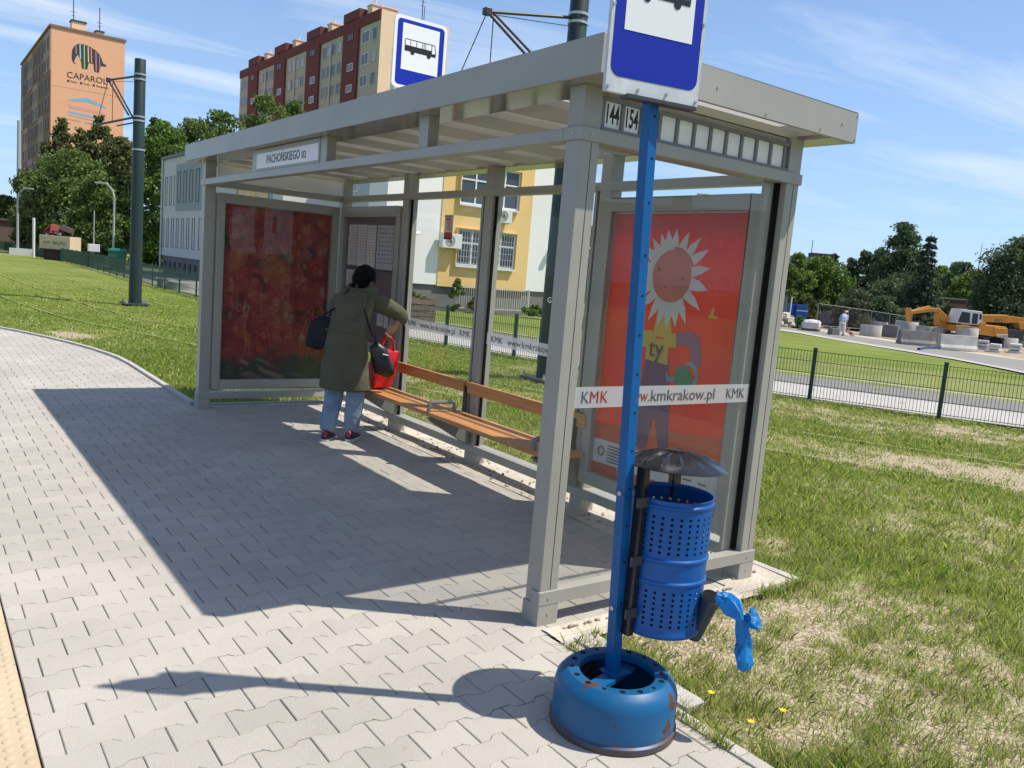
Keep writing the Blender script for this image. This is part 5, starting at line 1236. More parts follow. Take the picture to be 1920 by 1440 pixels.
for x_, zz in ((3.4, 4.6), (6.6, 3.9)): an.tube([(x_, 6.5, ZO), (x_, 6.5, ZO+zz+1.2)], .06, 5); an.bar((x_-.35, 6.5, ZO+zz-.8), (x_+.35, 6.5, ZO+zz-.8), .05); an.bar((x_-.25, 6.5, ZO+zz-1.3), (x_+.25, 6.5, ZO+zz-1.3), .05)
an.build('aerial', MAT['dark_steel'], ot)
# painted advert: striped elephant, lettering, house emblem   (u along the gable, v up)
gu = lambda u: u
def paint(poly, m, k=0, nm='painted_mark'): return MB().prism(poly, (0, -.012-.006*k, 0), (1, 0, 0), (0, 0, 1), (0, .008, 0)).build(nm, MAT[m], ot)
ex, ez = 4.20, 24.45
el_ = [(-2.05, -.2), (-2.0, .7), (-1.7, 1.35), (-1.2, 1.7), (-.4, 1.75), (.5, 1.5), (1.1, 1.2), (1.5, .8), (1.75, .35), (1.95, -.25), (2.35, -.38), (2.35, -.65), (1.75, -.66), (1.55, -.9), (1.45, -1.6), (1.0, -1.6), (.8, -1.5), (.72, -.6), (.1, -.55), (-.05, -1.45), (-.75, -1.45), (-.85, -.6), (-1.1, -.1), (-1.3, .25), (-1.5, -.1), (-1.75, -.75), (-1.55, -.95), (-1.45, -1.05), (-1.75, -1.0), (-1.98, -.7)]
paint([(ex+u*.92, ez+v*.95) for u, v in el_], 'logo_grey', 0, 'painted_elephant')
for (u0, u1, cc, v0, v1) in ((-1.52, -1.40, (.55, .25, .20), .30, 1.45), (-1.02, -.86, (.35, .55, .72), -.3, 1.68), (-.48, -.34, (.30, .60, .18), -1.4, 1.70), (.02, .16, (.80, .55, .35), -.5, 1.55), (.42, .54, (.72, .36, .20), -.5, 1.45), (1.02, 1.16, (.62, .20, .22), -1.5, 1.15), (1.5, 1.6, (.40, .25, .40), -.85, .6)):
    mn = 'stripe_%d' % int(u0*100+500); mat(mn, cc, 0.8); paint([(ex+.92*u0, ez+.95*v0), (ex+.92*u1, ez+.95*v0), (ex+.92*(u1-.08), ez+.95*v1), (ex+.92*(u0-.08), ez+.95*v1)], mn, 1, 'painted_stripe')
text('CAPAROL', ot, MAT['logo_grey'], (4.15, -.02, 21.95), X_, Z_, .74, 1.0, ext=.004)
text('■ Farby   ■ Tynki   ■ Ocieplenia', ot, MAT['logo_grey'], (4.25, -.02, 21.2), X_, Z_, .24, 1.0, ext=.004)
MB().box(0.05, 8.55, -.008, -.002, 20.3, 20.35).build('wall_joint', MAT['render_rose'], ot)
paint([(2.0, 18.90), (4.2, 19.50), (6.4, 18.75), (6.4, 18.55), (4.2, 18.95), (2.0, 18.75)], 'logo_blue', 0); paint([(2.0, 18.30), (6.4, 18.00), (6.4, 17.65), (2.0, 17.85)], 'logo_rose', 0)
paint([(2.0, 17.50), (6.4, 17.20), (6.4, 16.95), (2.0, 17.25)], 'logo_blue', 0); paint([(2.0, 17.00), (6.2, 16.70), (6.2, 16.63), (2.0, 16.93)], 'logo_blue', 1)
tm = MB(); 
for q in range(22):
    if q not in (8, 9): tm.box(2.05+q*.19, 2.05+q*.19+.13, -.02, -.012, 16.37-.012*q, 16.57-.012*q)
tm.build('faded_writing', MAT['logo_rose'], ot)

# ------------------------------------------------------------------ grey, white and yellow building behind the shelter
mat('wall_white', (0.80, 0.78, 0.755), 0.9, var=0.04, vscale=.8); mat('wall_grey', (0.33, 0.355, 0.36), 0.9, var=.04, vscale=1); mat('wall_blue_shade', (0.40, 0.45, 0.50), 0.9); mat('wall_yellow', (0.76, 0.51, 0.20), 0.9, var=0.05, vscale=.8); mat('plinth', (0.19, 0.185, 0.18), 0.9, var=.2, vscale=1.5)
mat('win_blind', (0.13, 0.14, 0.165), 0.6, spec=.2); mat('wall_cool', (0.60, 0.575, 0.555), 0.9, var=.03, vscale=.8)
yb = thing('office_building', 'white office building with yellow stripes, grey plinth and barred windows behind the shelter', 'office building', (9.3, 24.7, 0))
ZB = 6.15
def yw(name, x0, x1, y0, y1, z0, z1, m, par=yb): return MB().box(x0-9.3, x1-9.3, y0-24.7, y1-24.7, z0, z1).build(name, MAT[m], par)
yw('wall', 9.3, 24, 28.6, 47.2, .93, ZB, 'wall_cool'); yw('wall', 11.7, 19.55, 24.7, 28.597, .9, ZB+.3, 'wall_white')
yw('plinth', 9.38, 23.9, 28.65, 47.1, -.5, .927, 'plinth'); yw('plinth', 11.78, 19.5, 24.78, 28.5, -.5, .897, 'plinth')
yw('roof_edge', 9.2, 24.1, 28.598, 47.3, ZB, ZB+.16, 'dark_steel'); yw('roof_edge', 11.6, 19.65, 24.6, 28.596, ZB+.3, ZB+.45, 'dark_steel')
yw('roof_box', 10.5, 22, 36, 46.6, ZB+.16, ZB+.55, 'roof_dark')
yw('yellow_field', 14.0, 18.22, 24.67, 24.699, .86, ZB+.3, 'wall_yellow')
yw('yellow_field', 9.27, 9.299, 30.2, 33.9, .93, ZB, 'wall_yellow'); yw('grey_field', 9.27, 9.299, 38.0, 44.3, 3.35, 5.75, 'wall_grey')
yw('blue_or_shade_field', 11.665, 11.699, 26.2, 28.5, .9, ZB+.3, 'wall_blue_shade')  # bluish shade of the side face, painted as a field on the white wall
ws = win_me('window', .42, 1.55, 1, 1, 0, fr=.03, frame='win_blind', gm='win_blind')
ws2 = win_me('window', .55, 1.6, 1, 1, 0, fr=.03, frame='win_dark2', gm='win_dark2')
for q in range(3): put(ws, yb, (-.005, 46.4-24.7-.95*q-.0, 4.42))
for q in range(7): put(ws, yb, (-.005, 46.9-24.7-1.02*q, 2.18))
for q in range(4): put(ws2, yb, (-.035, 43.6-24.7-1.15*q, 4.55)); put(ws, yb, (-.005, 39.6-24.7-1.1*q, 2.18))
wg = win_me('window', 1.5, 1.6, 2, 1, 0, fr=.06, gm='win_dark')
for q in range(3): put(wg, yb, (-.035, 33.2-24.7-1.6*q+.2, 4.3))
wl = win_me('window', .8, 1.3, 1, 1, 0, fr=.06, gm='win_blind'); put(wl, yb, (2.36, 2.75, 4.8))
for q in range(8): MB().box(.05, .075, 46.3-24.7-1.0*q, 46.7-24.7-1.0*q, .15, .65).build('basement_window', MAT['roof_dark'], yb)
MB().tube([(-.07, 47.1-24.7, 0), (-.07, 47.1-24.7, ZB)], .055, 8).build('drainpipe', MAT['zinc'], yb)
# two wide windows on the sunny front
def front_window(z0, z1, bars):
    x0, x1 = 14.74-9.3, 17.45-9.3; rev = MB()
    wr = MB(); wr.box(x0, x1, -.044, -.034, z0, z1); o = wr.build('window', MAT['win_dark'], yb)
    f = MB(); n = 4
    for c in range(n+1):
        xc = x0+(x1-x0)*c/n; f.box(xc-.032, xc+.032, -.072, -.045, z0, z1)
    f.box(x0, x1, -.070, -.046, z0, z0+.06); f.box(x0, x1, -.070, -.046, z1-.06, z1); zm = z0+(z1-z0)*.62; f.box(x0, x1, -.070, -.046, zm-.03, zm+.03)
    f.build('frame', MAT['win_white'], o)
    MB().box(x0-.05, x1+.05, -.17, -.029, z0-.075, z0-.004).build('sill', MAT['win_white'], o)
    s_ = MB(); s_.box(x0-.06, x0-.046, -.16, -.029, z0, z1); s_.box(x1+.046, x1+.06, -.16, -.029, z0, z1); s_.box(x0-.06, x1+.06, -.16, -.029, z1, z1+.02); s_.build('reveal', MAT['wall_yellow'], o)
    if bars:
        b = MB()
        for q in range(22): b.bar((x0+(x1-x0)*(q+.5)/22, -.12, z0+.04), (x0+(x1-x0)*(q+.5)/22, -.12, z1-.02), .013)
        for q in range(6): b.bar((x0, -.105, z0+.1+(z1-z0-.2)*q/5), (x1, -.105, z0+.1+(z1-z0-.2)*q/5), .013)
        b.build('grille', mat('bar_pale', (.50, .50, .48), .5), o)
    return o
front_window(4.05, 5.55, False); front_window(1.72, 3.12, True)
# basement railing, wall lamps, air conditioners, planting along the wall
gr = thing('railing', 'low white railing of thin bars along the building plinth', 'railing', (16.4, 24.35, 0)); b = MB()
for q in range(34): b.bar((-1.75+q*.105, 0, .05), (-1.75+q*.105, 0, .92), .016)
b.bar((-1.78, 0, .92), (1.78, 0, .92), .03); b.bar((-1.78, 0, .10), (1.78, 0, .10), .03); b.build('bars', MAT['bar_pale'], gr)
for q in (-1.78, 1.78): MB().bar((q, 0, -.05), (q, 0, .96), .045).build('end_post', MAT['bar_pale'], gr)
for x_, z_, lab in ((12.85, 2.73, 'small floodlight on the white wall left of the yellow field'), (19.28, 2.62, 'small floodlight on the white wall right of the yellow field')):
    t = thing('wall_lamp', lab, 'wall lamp', (x_, 24.7, z_)); MB().box(-.04, .04, -.10, -.002, -.05, .05).build('bracket', MAT['dark_steel'], t); MB().obox((.03, -.2, .02), (.12, 0, .02), (0, .08, -.02), (-.01, .02, .05)).build('lamp_head', MAT['zinc'], t)
def ac(loc, w_, h_, rz, lab):
    t = thing('air_conditioner', lab, 'air conditioner', loc, rz); MB().box(-w_/2, w_/2, -.36, -.10, 0, h_).build('casing', MAT['win_white'], t, bevel=.01)
    MB().lathe([(.20*h_/.55, 0), (.20*h_/.55, .012), (.19*h_/.55, .012)], (0, 0, 0), 20).build('fan_ring', MAT['concrete_dark'], t).matrix_local = Matrix.Translation((-.08, -.362, h_/2)) @ Matrix.Rotation(PI/2, 4, 'X')
    fg = MB(); 
    for q in range(6): a = PI*q/6; fg.bar((-.08-.19*h_/.55*math.cos(a), -.372, h_/2-.19*h_/.55*math.sin(a)), (-.08+.19*h_/.55*math.cos(a), -.372, h_/2+.19*h_/.55*math.sin(a)), .012)
    fg.build('fan_grille', MAT['concrete_dark'], t); fb = MB(); fb.box(-w_*.35, -w_*.35+.03, -.34, 0, -.03, -.002); fb.box(w_*.35, w_*.35+.03, -.34, 0, -.03, -.002); fb.build('bracket', MAT['win_white'], t)
ac((16.72, 24.7, 3.50), .62, .52, 0, 'white air conditioner mounted under the upper window')
ac((14.35, 24.7, 2.32), .85, .55, 0, 'white air conditioner mounted left of the barred window')
def wallplant(x_, y_, h_, r_, lf, lab, n=1300):
    tree('wall_shrub', lab, (x_, y_, 0), h_, r_, lf, 'plants along the building plinth', seed=int(x_*31), z0=0, n=int(n*.6), size=.15, shape='column', clumps=9, kind='shrub')
wallplant(14.6, 24.15, 1.15, .32, 'lime', 'light green climbing plant at the left end of the railing'); wallplant(15.6, 23.9, .75, .55, 'mid', 'bushy plant in front of the left half of the railing'); wallplant(12.6, 23.9, .6, .5, 'mid', 'small plant by the plinth left of the yellow field', 900); wallplant(17.6, 23.2, .4, .4, 'bright', 'small pale plant in front of the railing middle', 700); wallplant(14.9, 18.0, .55, .75, 'mid', 'loose green bush growing in the grass behind the fence', 1300)
cr_ = thing('planter_crate', 'weathered wooden planter crate standing on the grass behind the fence', 'planter', gnd(770, 606)+np.array((0, 0, 0)), .25)
mat('old_wood', (0.16, 0.12, 0.085), .9, var=.3, vscale=4)
for q in range(4): MB().box(-.62, .62, -.32, -.29, .06+.16*q, .20+.16*q).build('board', MAT['old_wood'], cr_); MB().box(-.62, .62, .29, .32, .06+.16*q, .20+.16*q).build('board', MAT['old_wood'], cr_)
for s_ in (-1, 1): MB().box(s_*.60-.015, s_*.60+.015, -.289, .289, .06, .69).build('end_board', MAT['old_wood'], cr_)
MB().box(-.58, .58, -.288, .288, .1, .60).build('soil', MAT['joint_sand'], cr_)
bkr = thing('bicycle_rack', 'low dark bicycle hoop by the right end of the railing', 'bicycle rack', gnd(1008, 584), 0.2); MB().tube([(-.35, 0, -.05), (-.33, 0, .22), (-.2, 0, .34), (.2, 0, .34), (.33, 0, .22), (.35, 0, -.05)], .03, 8).build('hoop', MAT['dark_steel'], bkr, smooth=True)

# ------------------------------------------------------------------ block across the road behind the camera (seen mirrored in the near glass)
ab = thing('apartment_block', 'low brown apartment block whose roofline is mirrored in the near shelter glass', 'apartment block', (46, -38, 0), math.radians(50))
mat('block_brown', (0.20, 0.15, 0.125), .9, var=.1, vscale=.3)
MB().box(-22, 22, -5, 5, -1.5, 6.6).build('wall', MAT['block_brown'], ab); MB().box(-22.2, 22.2, -5.2, 5.2, 6.6, 6.95).build('roof_edge', MAT['roof_dark'], ab)
for q in range(6): MB().box(-18+7*q, -16.6+7*q, -1, 1, 6.95, 8.0+.5*(q % 2)).build('chimney', MAT['block_brown'], ab)
for q in range(9):
    for r_ in range(2):
        put(wA, ab, (-19+4.7*q, 5.03, 2.0+2.7*r_), -PI/2)

# ------------------------------------------------------------------ tram poles with cantilevers
def tram_pole(label, p, top, r0, r1, za, ln, zl, ll, txt=None):
    t = thing('tram_pole', label, 'tram pole', p, 0, None)
    MB().tube([(0, 0, .05), (0, 0, top*.5), (0, 0, top-.01), (0, 0, top)], [r0, (r0+r1)/2, r1, r1*.96], 24).build('mast', MAT['pole_green'], t, smooth=True)
    bpz = MB(); bpz.box(-.30, .30, -.30, .30, .015, .05); bpz.build('base_plate', MAT['dark_steel'], t, bevel=.004)
    for sx in (-1, 1):
        for sy in (-1, 1): MB().tube([(sx*.25, sy*.25, .05), (sx*.25, sy*.25, .085), (sx*.25, sy*.25, .085), (sx*.25, sy*.25, .13)], [.028, .028, .014, .014], 8).build('anchor_bolt', MAT['zinc'], t)
    for z in (za-.06, za+.06, zl-.05, zl+.05, zl-.75):
        rr_ = r0+(r1-r0)*z/top; MB().lathe([(rr_+.001, -.022), (rr_+.014, -.018), (rr_+.014, .018), (rr_+.001, .022)], (0, 0, z), 24).build('clamp', MAT['zinc'], t, smooth=True)
    u = np.array((-.94, .18, 0)); u /= np.linalg.norm(u); nd = u*ln+np.array((0, 0, za-.18)); a0 = u*r1+np.array((0, 0, za)); lo = u*ll+np.array((0, 0, zl-.28)); l0 = u*r1+np.array((0, 0, zl+.02)); k = l0+u*.10
    MB().tube([a0, nd], .024, 8).build('upper_arm', MAT['dark_steel'], t, smooth=True)
    MB().tube([nd, k+np.array((0, 0, .03))], .022, 8).build('strut', MAT['dark_steel'], t, smooth=True)
    MB().tube([u*r1+np.array((0, 0, za-1.0)), nd-u*.10], .020, 8).build('strut', MAT['dark_steel'], t, smooth=True)
    lw = MB(); lw.tube([l0, lo], .026, 8); lw.tube([l0-np.array((0, 0, .13)), l0*.55+lo*.45-np.array((0, 0, .12))], .018, 8); lw.build('lower_arm', MAT['dark_steel'], t, smooth=True)
    w = MB(); w.tube([nd, lo], .008, 5); w.tube([nd-u*.10, nd-u*.10-np.array((0, 0, 1.0))], .008, 5); w.tube([a0-np.array((0, 0, .12)), nd+np.array((0, 0, -.03))], .006, 5); w.build('tie_wire', MAT['wire'], t)
    MB().obox(nd, u*.05, (0, .05, 0), (0, 0, .05)).build('insulator', MAT['dark_steel'], t, bevel=.01)
    if txt: text(txt, t, MAT['sign_white'], (-.155*0.62-.06, -r0*.93, 1.30), (.86, -.5, 0), (0, 0, 1), .075, .8, ext=.002)
    return t
pL = gz(253, 571); pR = np.array((5.72, 7.22, 0))
tram_pole('dark green tram pole standing alone on the lawn left of the shelter', (pL[0], pL[1], -.01), 6.05, .155, .130, 5.62, .70, 4.62, .95)
tp = tram_pole('dark green tram pole behind the shelter, its top next to the near stop sign', (pR[0], pR[1], -.01), 6.6, .165, .135, 5.40, 1.45, 4.3, 1.9)
text('GN01', tp, MAT['sign_white'], tri(np.array((-.085, -.148, 1.255))), (.866, -.5, 0), (0, 0, 1), .085, .75, ext=.002)
ow = thing('overhead_wire', 'thin overhead tram wire passing behind the near end of the shelter', 'overhead wire')
w1 = MB(); wp = TRACK[20:150:6]; w1.tube([(p_[0]-1.2, p_[1]-.3, 4.9) for p_ in wp], .008, 5); w1.build('contact_wire', MAT['wire'], ow)

# ------------------------------------------------------------------ green mesh fence
fe = thing('mesh_fence', 'low dark green wire mesh fence running along the tram track', 'fence')
cum = np.concatenate([[0], np.cumsum(np.linalg.norm(np.diff(FENCE, axis=0), axis=1))]); st_f = 1.87; k0_ = int(np.argmin((FENCE[:, 0]-9.36)**2+(FENCE[:, 1]-4.93)**2)); ph_f = cum[k0_] % st_f; nf = int((cum[-1]-ph_f)/st_f)
fpts = [np.array((np.interp(st_f*i+ph_f, cum, FENCE[:, 0]), np.interp(st_f*i+ph_f, cum, FENCE[:, 1]))) for i in range(nf)]
pp = MB(); pp.box(-.03, .03, -.02, .02, -.2, .84); pp.box(-.032, .032, -.022, .022, .84, .85); post0 = pp.build('fence_post', MAT['fence_green'], fe)
pnl = MB(); Lp = st_f-.06
for q in range(int(Lp/.05)): pnl.box(.03+.05*q+.02, .03+.05*q+.0265, -.003, .003, .04, .80)
for z in (.06, .25, .44, .63, .79): pnl.box(.03, st_f-.03, .0032, .010, z-.004, z+.004); pnl.box(.03, st_f-.03, -.010, -.0032, z-.004, z+.004)
pan0 = pnl.build('mesh_panel', MAT['fence_green'], fe, clean=False)
for i, p_ in enumerate(fpts):
    z = H(*p_)-.02; q_ = fpts[min(i+1, nf-1)]; a = math.atan2(q_[1]-p_[1], q_[0]-p_[0]); dst = np.linalg.norm(q_-p_)
    o = post0 if i == 0 else post0.copy()
    if i: COL.objects.link(o)
    o.location = (p_[0], p_[1], z); o.rotation_euler = (0, 0, a)
    if i < nf-1:
        o = pan0 if i == 0 else pan0.copy()
        if i: COL.objects.link(o)
        o.location = (p_[0], p_[1], z); o.rotation_euler = (0, 0, a); o.scale = (dst/st_f, 1, 1)

# ------------------------------------------------------------------ far left: lamps, skip, garages, bins, cars
mat('lamp_grey', (0.42, 0.43, 0.44), .5, metal=.3); mat('lamp_white', (0.62, .62, .60), .5)
def lamp(label, x, yb, d, ytop, arm_px, r=.06, m='lamp_grey', double=False):
    p = base(x, d); h = at(x, ytop, d)[2]-p[2]; t = thing('street_lamp', label, 'street lamp', p)
    al = abs(arm_px)/FPX*d; s = math.copysign(1, arm_px); ax = RT.copy(); ax[2] = 0; ax /= np.linalg.norm(ax)
    MB().tube([(0, 0, -.3), (0, 0, h*.5), (0, 0, h*.84)], [r*1.4, r*1.1, r], 8).build('mast', MAT[m], t, smooth=True)
    for sg in ((s, -s) if double else (s,)):
        MB().tube([np.array((0, 0, h*.84)), ax*sg*al*.12+np.array((0, 0, h*.92)), ax*sg*al*.45+np.array((0, 0, h*.98)), ax*sg*al*.8+np.array((0, 0, h))], [r, r*.8, r*.7, r*.6], 7).build('arm', MAT[m], t, smooth=True)
        e_ = ax*sg; MB().obox(e_*al*.98+np.array((0, 0, h*1.0)), e_*.34, np.cross(e_, (0, 0, 1))*.11, (0, 0, .05)).build('lamp_head', MAT[m], t, bevel=.03)
    return t
lamp('grey street lamp with a short arm bent to the right, at the far left edge', 33, 470, 70, 352, 17, .07)
lamp('slender street lamp with its arm bent to the left in front of the dark trees', 212, 470, 52, 345, -22, .05)
lamp('small double armed street lamp behind the tan skip', 97, 440, 95, 383, 13, .05, double=True)
p = base(35, 95); t = thing('light_mast', 'tall grey mast rising along the left edge of the orange tower block', 'mast', p); MB().tube([(0, 0, -.3), (0, 0, top_at(35, 226, 95, p))], [.24, .17], 12).build('mast', MAT['lamp_grey'], t, smooth=True)
p = base(63, 66); t = thing('white_post', 'plain pale post between the lamp and the tan skip', 'post', p); MB().tube([(0, 0, -.3), (0, 0, 2.6), (0, 0, 2.62)], [.09, .09, .05], 10).build('post', MAT['lamp_white'], t, smooth=True)
p = base(175, 50); t = thing('sign_post', 'thin pole carrying a small white box at the fence', 'post', p); MB().tube([(0, 0, -.2), (0, 0, 3.0)], .03, 7).build('pole', MAT['lamp_grey'], t, smooth=True); MB().box(-.28, .28, -.15, .15, .85, 1.25).build('box', MAT['lamp_white'], t, bevel=.02)
p = base(220, 49); gb = thing('container', 'green waste container standing behind the fence near the tram pole', 'waste container', p, -.2); mat('bin_green', (.015, .13, .085), .4); MB().loft([[(-.45*s_, -.35*s_, z), (.45*s_, -.35*s_, z), (.45*s_, .35*s_, z), (-.45*s_, .35*s_, z)] for s_, z in ((.8, .05), (1, .95), (1.02, 1.0))]).build('tub', MAT['bin_green'], gb); MB().loft([[(-.48*s_, -.38*s_, z), (.48*s_, -.38*s_, z), (.48*s_, .38*s_, z), (-.48*s_, .38*s_, z)] for s_, z in ((1, 1.001), (.95, 1.08), (.6, 1.14))]).build('lid', MAT['bin_green'], gb)
# tan skip with rubble
sk = thing('skip', 'tan steel skip heaped with red scrap above the green fence', 'skip', base(113, 62), -.62)
mat('skip_tan', (.58, .47, .30), .6, var=.12, vscale=1.5); mat('scrap_red', (.30, .06, .05), .8); mat('scrap_dark', (.05, .035, .03), .9)
MB().box(-.98, .98, -.7, .7, 0.62, 1.55).build('tub', MAT['skip_tan'], sk, bevel=.02)
MB().box(-.93, .93, -.72, -.701, .62, .70).build('rib', MAT['scrap_dark'], sk); MB().box(-.8, .8, -.5, .5, -.1, .619).build('undercarriage', MAT['scrap_dark'], sk)
text('KM  BRZEG', sk, MAT['dark_print'], (.02, -.706, 1.08), X_, Z_, .20, 1.0, ext=.003)
hp_ = thing('scrap_heap', 'heap of red and white scrap lying in the tan skip', 'scrap', (sk.location[0], sk.location[1], sk.location[2]+1.5), -.62); rg = random.Random(4)
for nm, m, n_ in (('red_scrap', 'scrap_red', 9), ('white_scrap', 'lamp_white', 4), ('dark_scrap', 'scrap_dark', 7)):
    b = MB()
    for q in range(n_): b.obox((rg.uniform(-.6, .6), rg.uniform(-.4, .4), rg.uniform(.1, .55)), (rg.uniform(.1, .3), rg.uniform(-.1, .1), rg.uniform(-.1, .2)), (rg.uniform(-.08, .08), rg.uniform(.1, .3), 0), (0, rg.uniform(-.05, .1), rg.uniform(.05, .2)))
    b.build(nm, MAT[m], hp_, bevel=.02)
ga = thing('garage', 'row of low brown garages under the trees at the left edge', 'garage', base(45, 98), .35); mat('garage_brown', (.13, .075, .055), .9, var=.2, vscale=1)
MB().box(-6, 6, 0, 5, -.5, 2.9).build('wall', MAT['garage_brown'], ga); MB().box(-6.2, 6.2, -.3, 5.2, 2.9, 3.1).build('roof', MAT['roof_dark'], ga)
for q in range(4): MB().box(-5.4+2.9*q, -3.1+2.9*q, -.05, -.002, 0, 2.3).build('garage_door', mat('door_brown', (.08, .05, .045), .8), ga)
lw_ = thing('concrete_wall', 'low white concrete wall by the far lamp', 'wall', base(36, 70), -.3); MB().box(-.6, .8, -.15, .15, -.3, .45).build('wall', MAT['lamp_white'], lw_)
def car(label, p, rz, m, s=1.0):
    t = thing('parked_car', label, 'car', p, rz); pr_ = [(-2.1, .35), (-2.15, .75), (-1.9, .92), (-1.45, .98), (-.85, 1.42), (.55, 1.46), (1.2, 1.0), (1.95, .88), (2.1, .6), (2.08, .35)]
    b = MB().prism(pr_, (0, -.85, 0), (1, 0, 0), (0, 0, 1), (0, 1.7, 0)).build('body', m, t, bevel=.07, segs=3)
    MB().prism([(-1.3, 1.0), (-.8, 1.36), (.5, 1.40), (1.05, 1.02)], (0, -.862, 0), (1, 0, 0), (0, 0, 1), (0, 1.724, 0)).build('side_windows', MAT['win_dark'], t)
    for wx in (-1.3, 1.3):
        for sy in (-1, 1): w_ = MB().tube([(wx, sy*.70, .32), (wx, sy*.88, .32)], .32, 16).build('wheel', MAT['gasket'], t, smooth=True); MB().tube([(wx, sy*.86, .32), (wx, sy*.89, .32)], .19, 12).build('rim', MAT['zinc'], w_)
    for sy in (-.6, .6): MB().box(2.06, 2.12, sy-.16, sy+.16, .62, .76).build('headlight', MAT['win_white'], t)
    t.scale = (s, s, s); return t
mat('car_black', (.012, .013, .016), .2); mat('car_silver', (.40, .41, .42), .25, metal=.5)
car('black car parked beside the grey building wing', base(283, 78), 1.0, MAT['car_black'])
mr_ = thing('manhole_ring', 'grass covered concrete manhole ring by the road in front of the grey wing', 'manhole', base(347, 33), 0); MB().lathe([(.0005, .30), (.55, .30), (.62, .25), (.66, -.1)], (0, 0, 0), 28).build('ring', MAT['concrete'], mr_, smooth=True); MB().lathe([(.0005, .325), (.34, .325), (.36, .30)], (0, 0, 0), 24).build('cover', MAT['concrete_dark'], mr_, smooth=True)
bx_ = thing('utility_box', 'small grey utility box by the road in front of the grey wing', 'utility box', base(314, 33.5), .3); MB().box(-.30, .30, -.2, .2, -.1, .30).build('cabinet', MAT['concrete'], bx_, bevel=.02); MB().box(-.33, .33, -.23, .23, .30, .34).build('lid', MAT['zinc'], bx_)

# ------------------------------------------------------------------ building site on the right
sp_pts = [(1440, 614), (1500, 622), (1560, 633), (1620, 643), (1700, 656), (1790, 671), (1920, 697), (2020, 716)]
sf_pts = [(1440, 605), (1500, 614), (1560, 624), (1620, 633), (1700, 645), (1790, 658), (1920, 676), (2020, 690)]
def ribbon(A_, B_, z, name, m):
    V = []; n = len(A_)
    for t in range((n-1)*6+1):
        u = t/6; i = min(int(u), n-2); f_ = u-i
        for P_ in (A_, B_):
            a = gnd(*P_[i]); b = gnd(*P_[i+1]); q = a+(b-a)*f_; V.append((q[0], q[1], H(q[0], q[1])+z))
    m_ = len(V)//2; o = fast_mesh(name, V, np.array([(2*i, 2*i+1, 2*i+3, 2*i+2) for i in range(m_-1)]), m); return tag(o, kind='structure')
far_pts = [(1440, 588), (1500, 592), (1560, 598), (1620, 604), (1700, 612), (1790, 620), (1920, 632), (2020, 645)]
ribbon(sp_pts, sf_pts, .004, 'site_road', mat('road_pale', (.235, .225, .205), .9, var=.15, vscale=.8)); ribbon(sf_pts, far_pts, .002, 'site_ground', MAT['dirt_site'])
kn_pts = [(x, y+3.2) for x, y in sp_pts]; ribbon(kn_pts, sp_pts, .012, 'road_edge', MAT['path_concrete'])
kf_pts = [(x, y-2.8) for x, y in sf_pts]; ribbon(sf_pts, kf_pts, .010, 'road_edge', MAT['sand'])
def on_site(x, y): return gnd(x, y)
GR = 'concrete parts stored on the building site'
def ring_c(label, x, yb, r, h, m='concrete'):
    p = on_site(x, yb); p = p+np.array((0.82, .57, 0))*r*.6; t = thing('concrete_ring', label, 'concrete ring', (p[0], p[1], H(p[0], p[1])), 0, GR)
    MB().lathe([(r-.10, -.05), (r, -.05), (r, h-.03), (r-.02, h), (r-.10, h), (r-.10, .1)], (0, 0, 0), 32).build('ring', MAT[m], t, smooth=True)
ring_c('grey concrete ring leftmost of the stored rings', 1632, 631, .72, .80); ring_c('light concrete ring standing behind the leftmost rings', 1645, 624, .72, .9)
ring_c('tall grey concrete ring left of the front barrier', 1698, 634, .80, 1.22); ring_c('pale concrete ring directly behind the front barrier', 1737, 640, .75, 1.05); ring_c('bright concrete ring between the two barriers', 1764, 643, .55, 1.1); ring_c('pale concrete ring behind the right barrier', 1776, 637, .55, .95)
ring_c('pale concrete ring at the right end of the right barrier, below the excavator', 1812, 650, .66, 1.25); ring_c('wide flat concrete ring near the right edge', 1880, 652, 1.0, .72); ring_c('grey concrete ring cut by the right edge of the picture', 1925, 652, .8, .85)
def site_box(name, label, cat, x0, x1, yb, hpx, dep, m, part, grp=None, bev=.02):
    a = on_site(x0, yb[0]); b = on_site(x1, yb[1]); c = (a+b)/2; L_ = np.linalg.norm((b-a)[:2]); rz = math.atan2(b[1]-a[1], b[0]-a[0]); d = np.hypot(*(c-CAM)[:2]); h = hpx/FPX*d
    t = thing(name, label, cat, (c[0], c[1], H(c[0], c[1])), rz, grp); MB().box(-L_/2, L_/2, 0, dep, -.05, h).build(part, MAT[m], t, bevel=bev); t['_h'] = h; t['_l'] = L_; return t, L_, h
def barrier(label, x0, x1, yb, hpx, m):
    a = on_site(x0, yb[0]); b = on_site(x1, yb[1]); c = (a+b)/2; L_ = np.linalg.norm((b-a)[:2]); rz = math.atan2(b[1]-a[1], b[0]-a[0]); h = hpx/FPX*np.hypot(*(c-CAM)[:2])
    t = thing('concrete_barrier', label, 'concrete barrier', (c[0], c[1], H(c[0], c[1])), rz, GR)
    MB().loft([[(s_*L_/2, y_, z) for y_, z in ((-.05, 0.04), (-.05, .20*h), (.06, .38*h), (.10, h), (.36, h), (.40, .38*h), (.50, .20*h), (.50, .04))] for s_ in (-1, 1)]).build('barrier_body', MAT[m], t, bevel=.015)
    for s_ in (-.7, .6): MB().box(s_*L_/2-.06, s_*L_/2+.06, .0, .015, .1*h, .28*h).build('lifting_slot', MAT['concrete_dark'], t)
    return t
barrier('weathered grey concrete barrier, left of the two in front', 1688, 1755, (646, 651), 25, 'concrete_dark'); barrier('pale concrete barrier below the excavator, right of the two in front', 1763, 1832, (656, 661), 26, 'concrete')
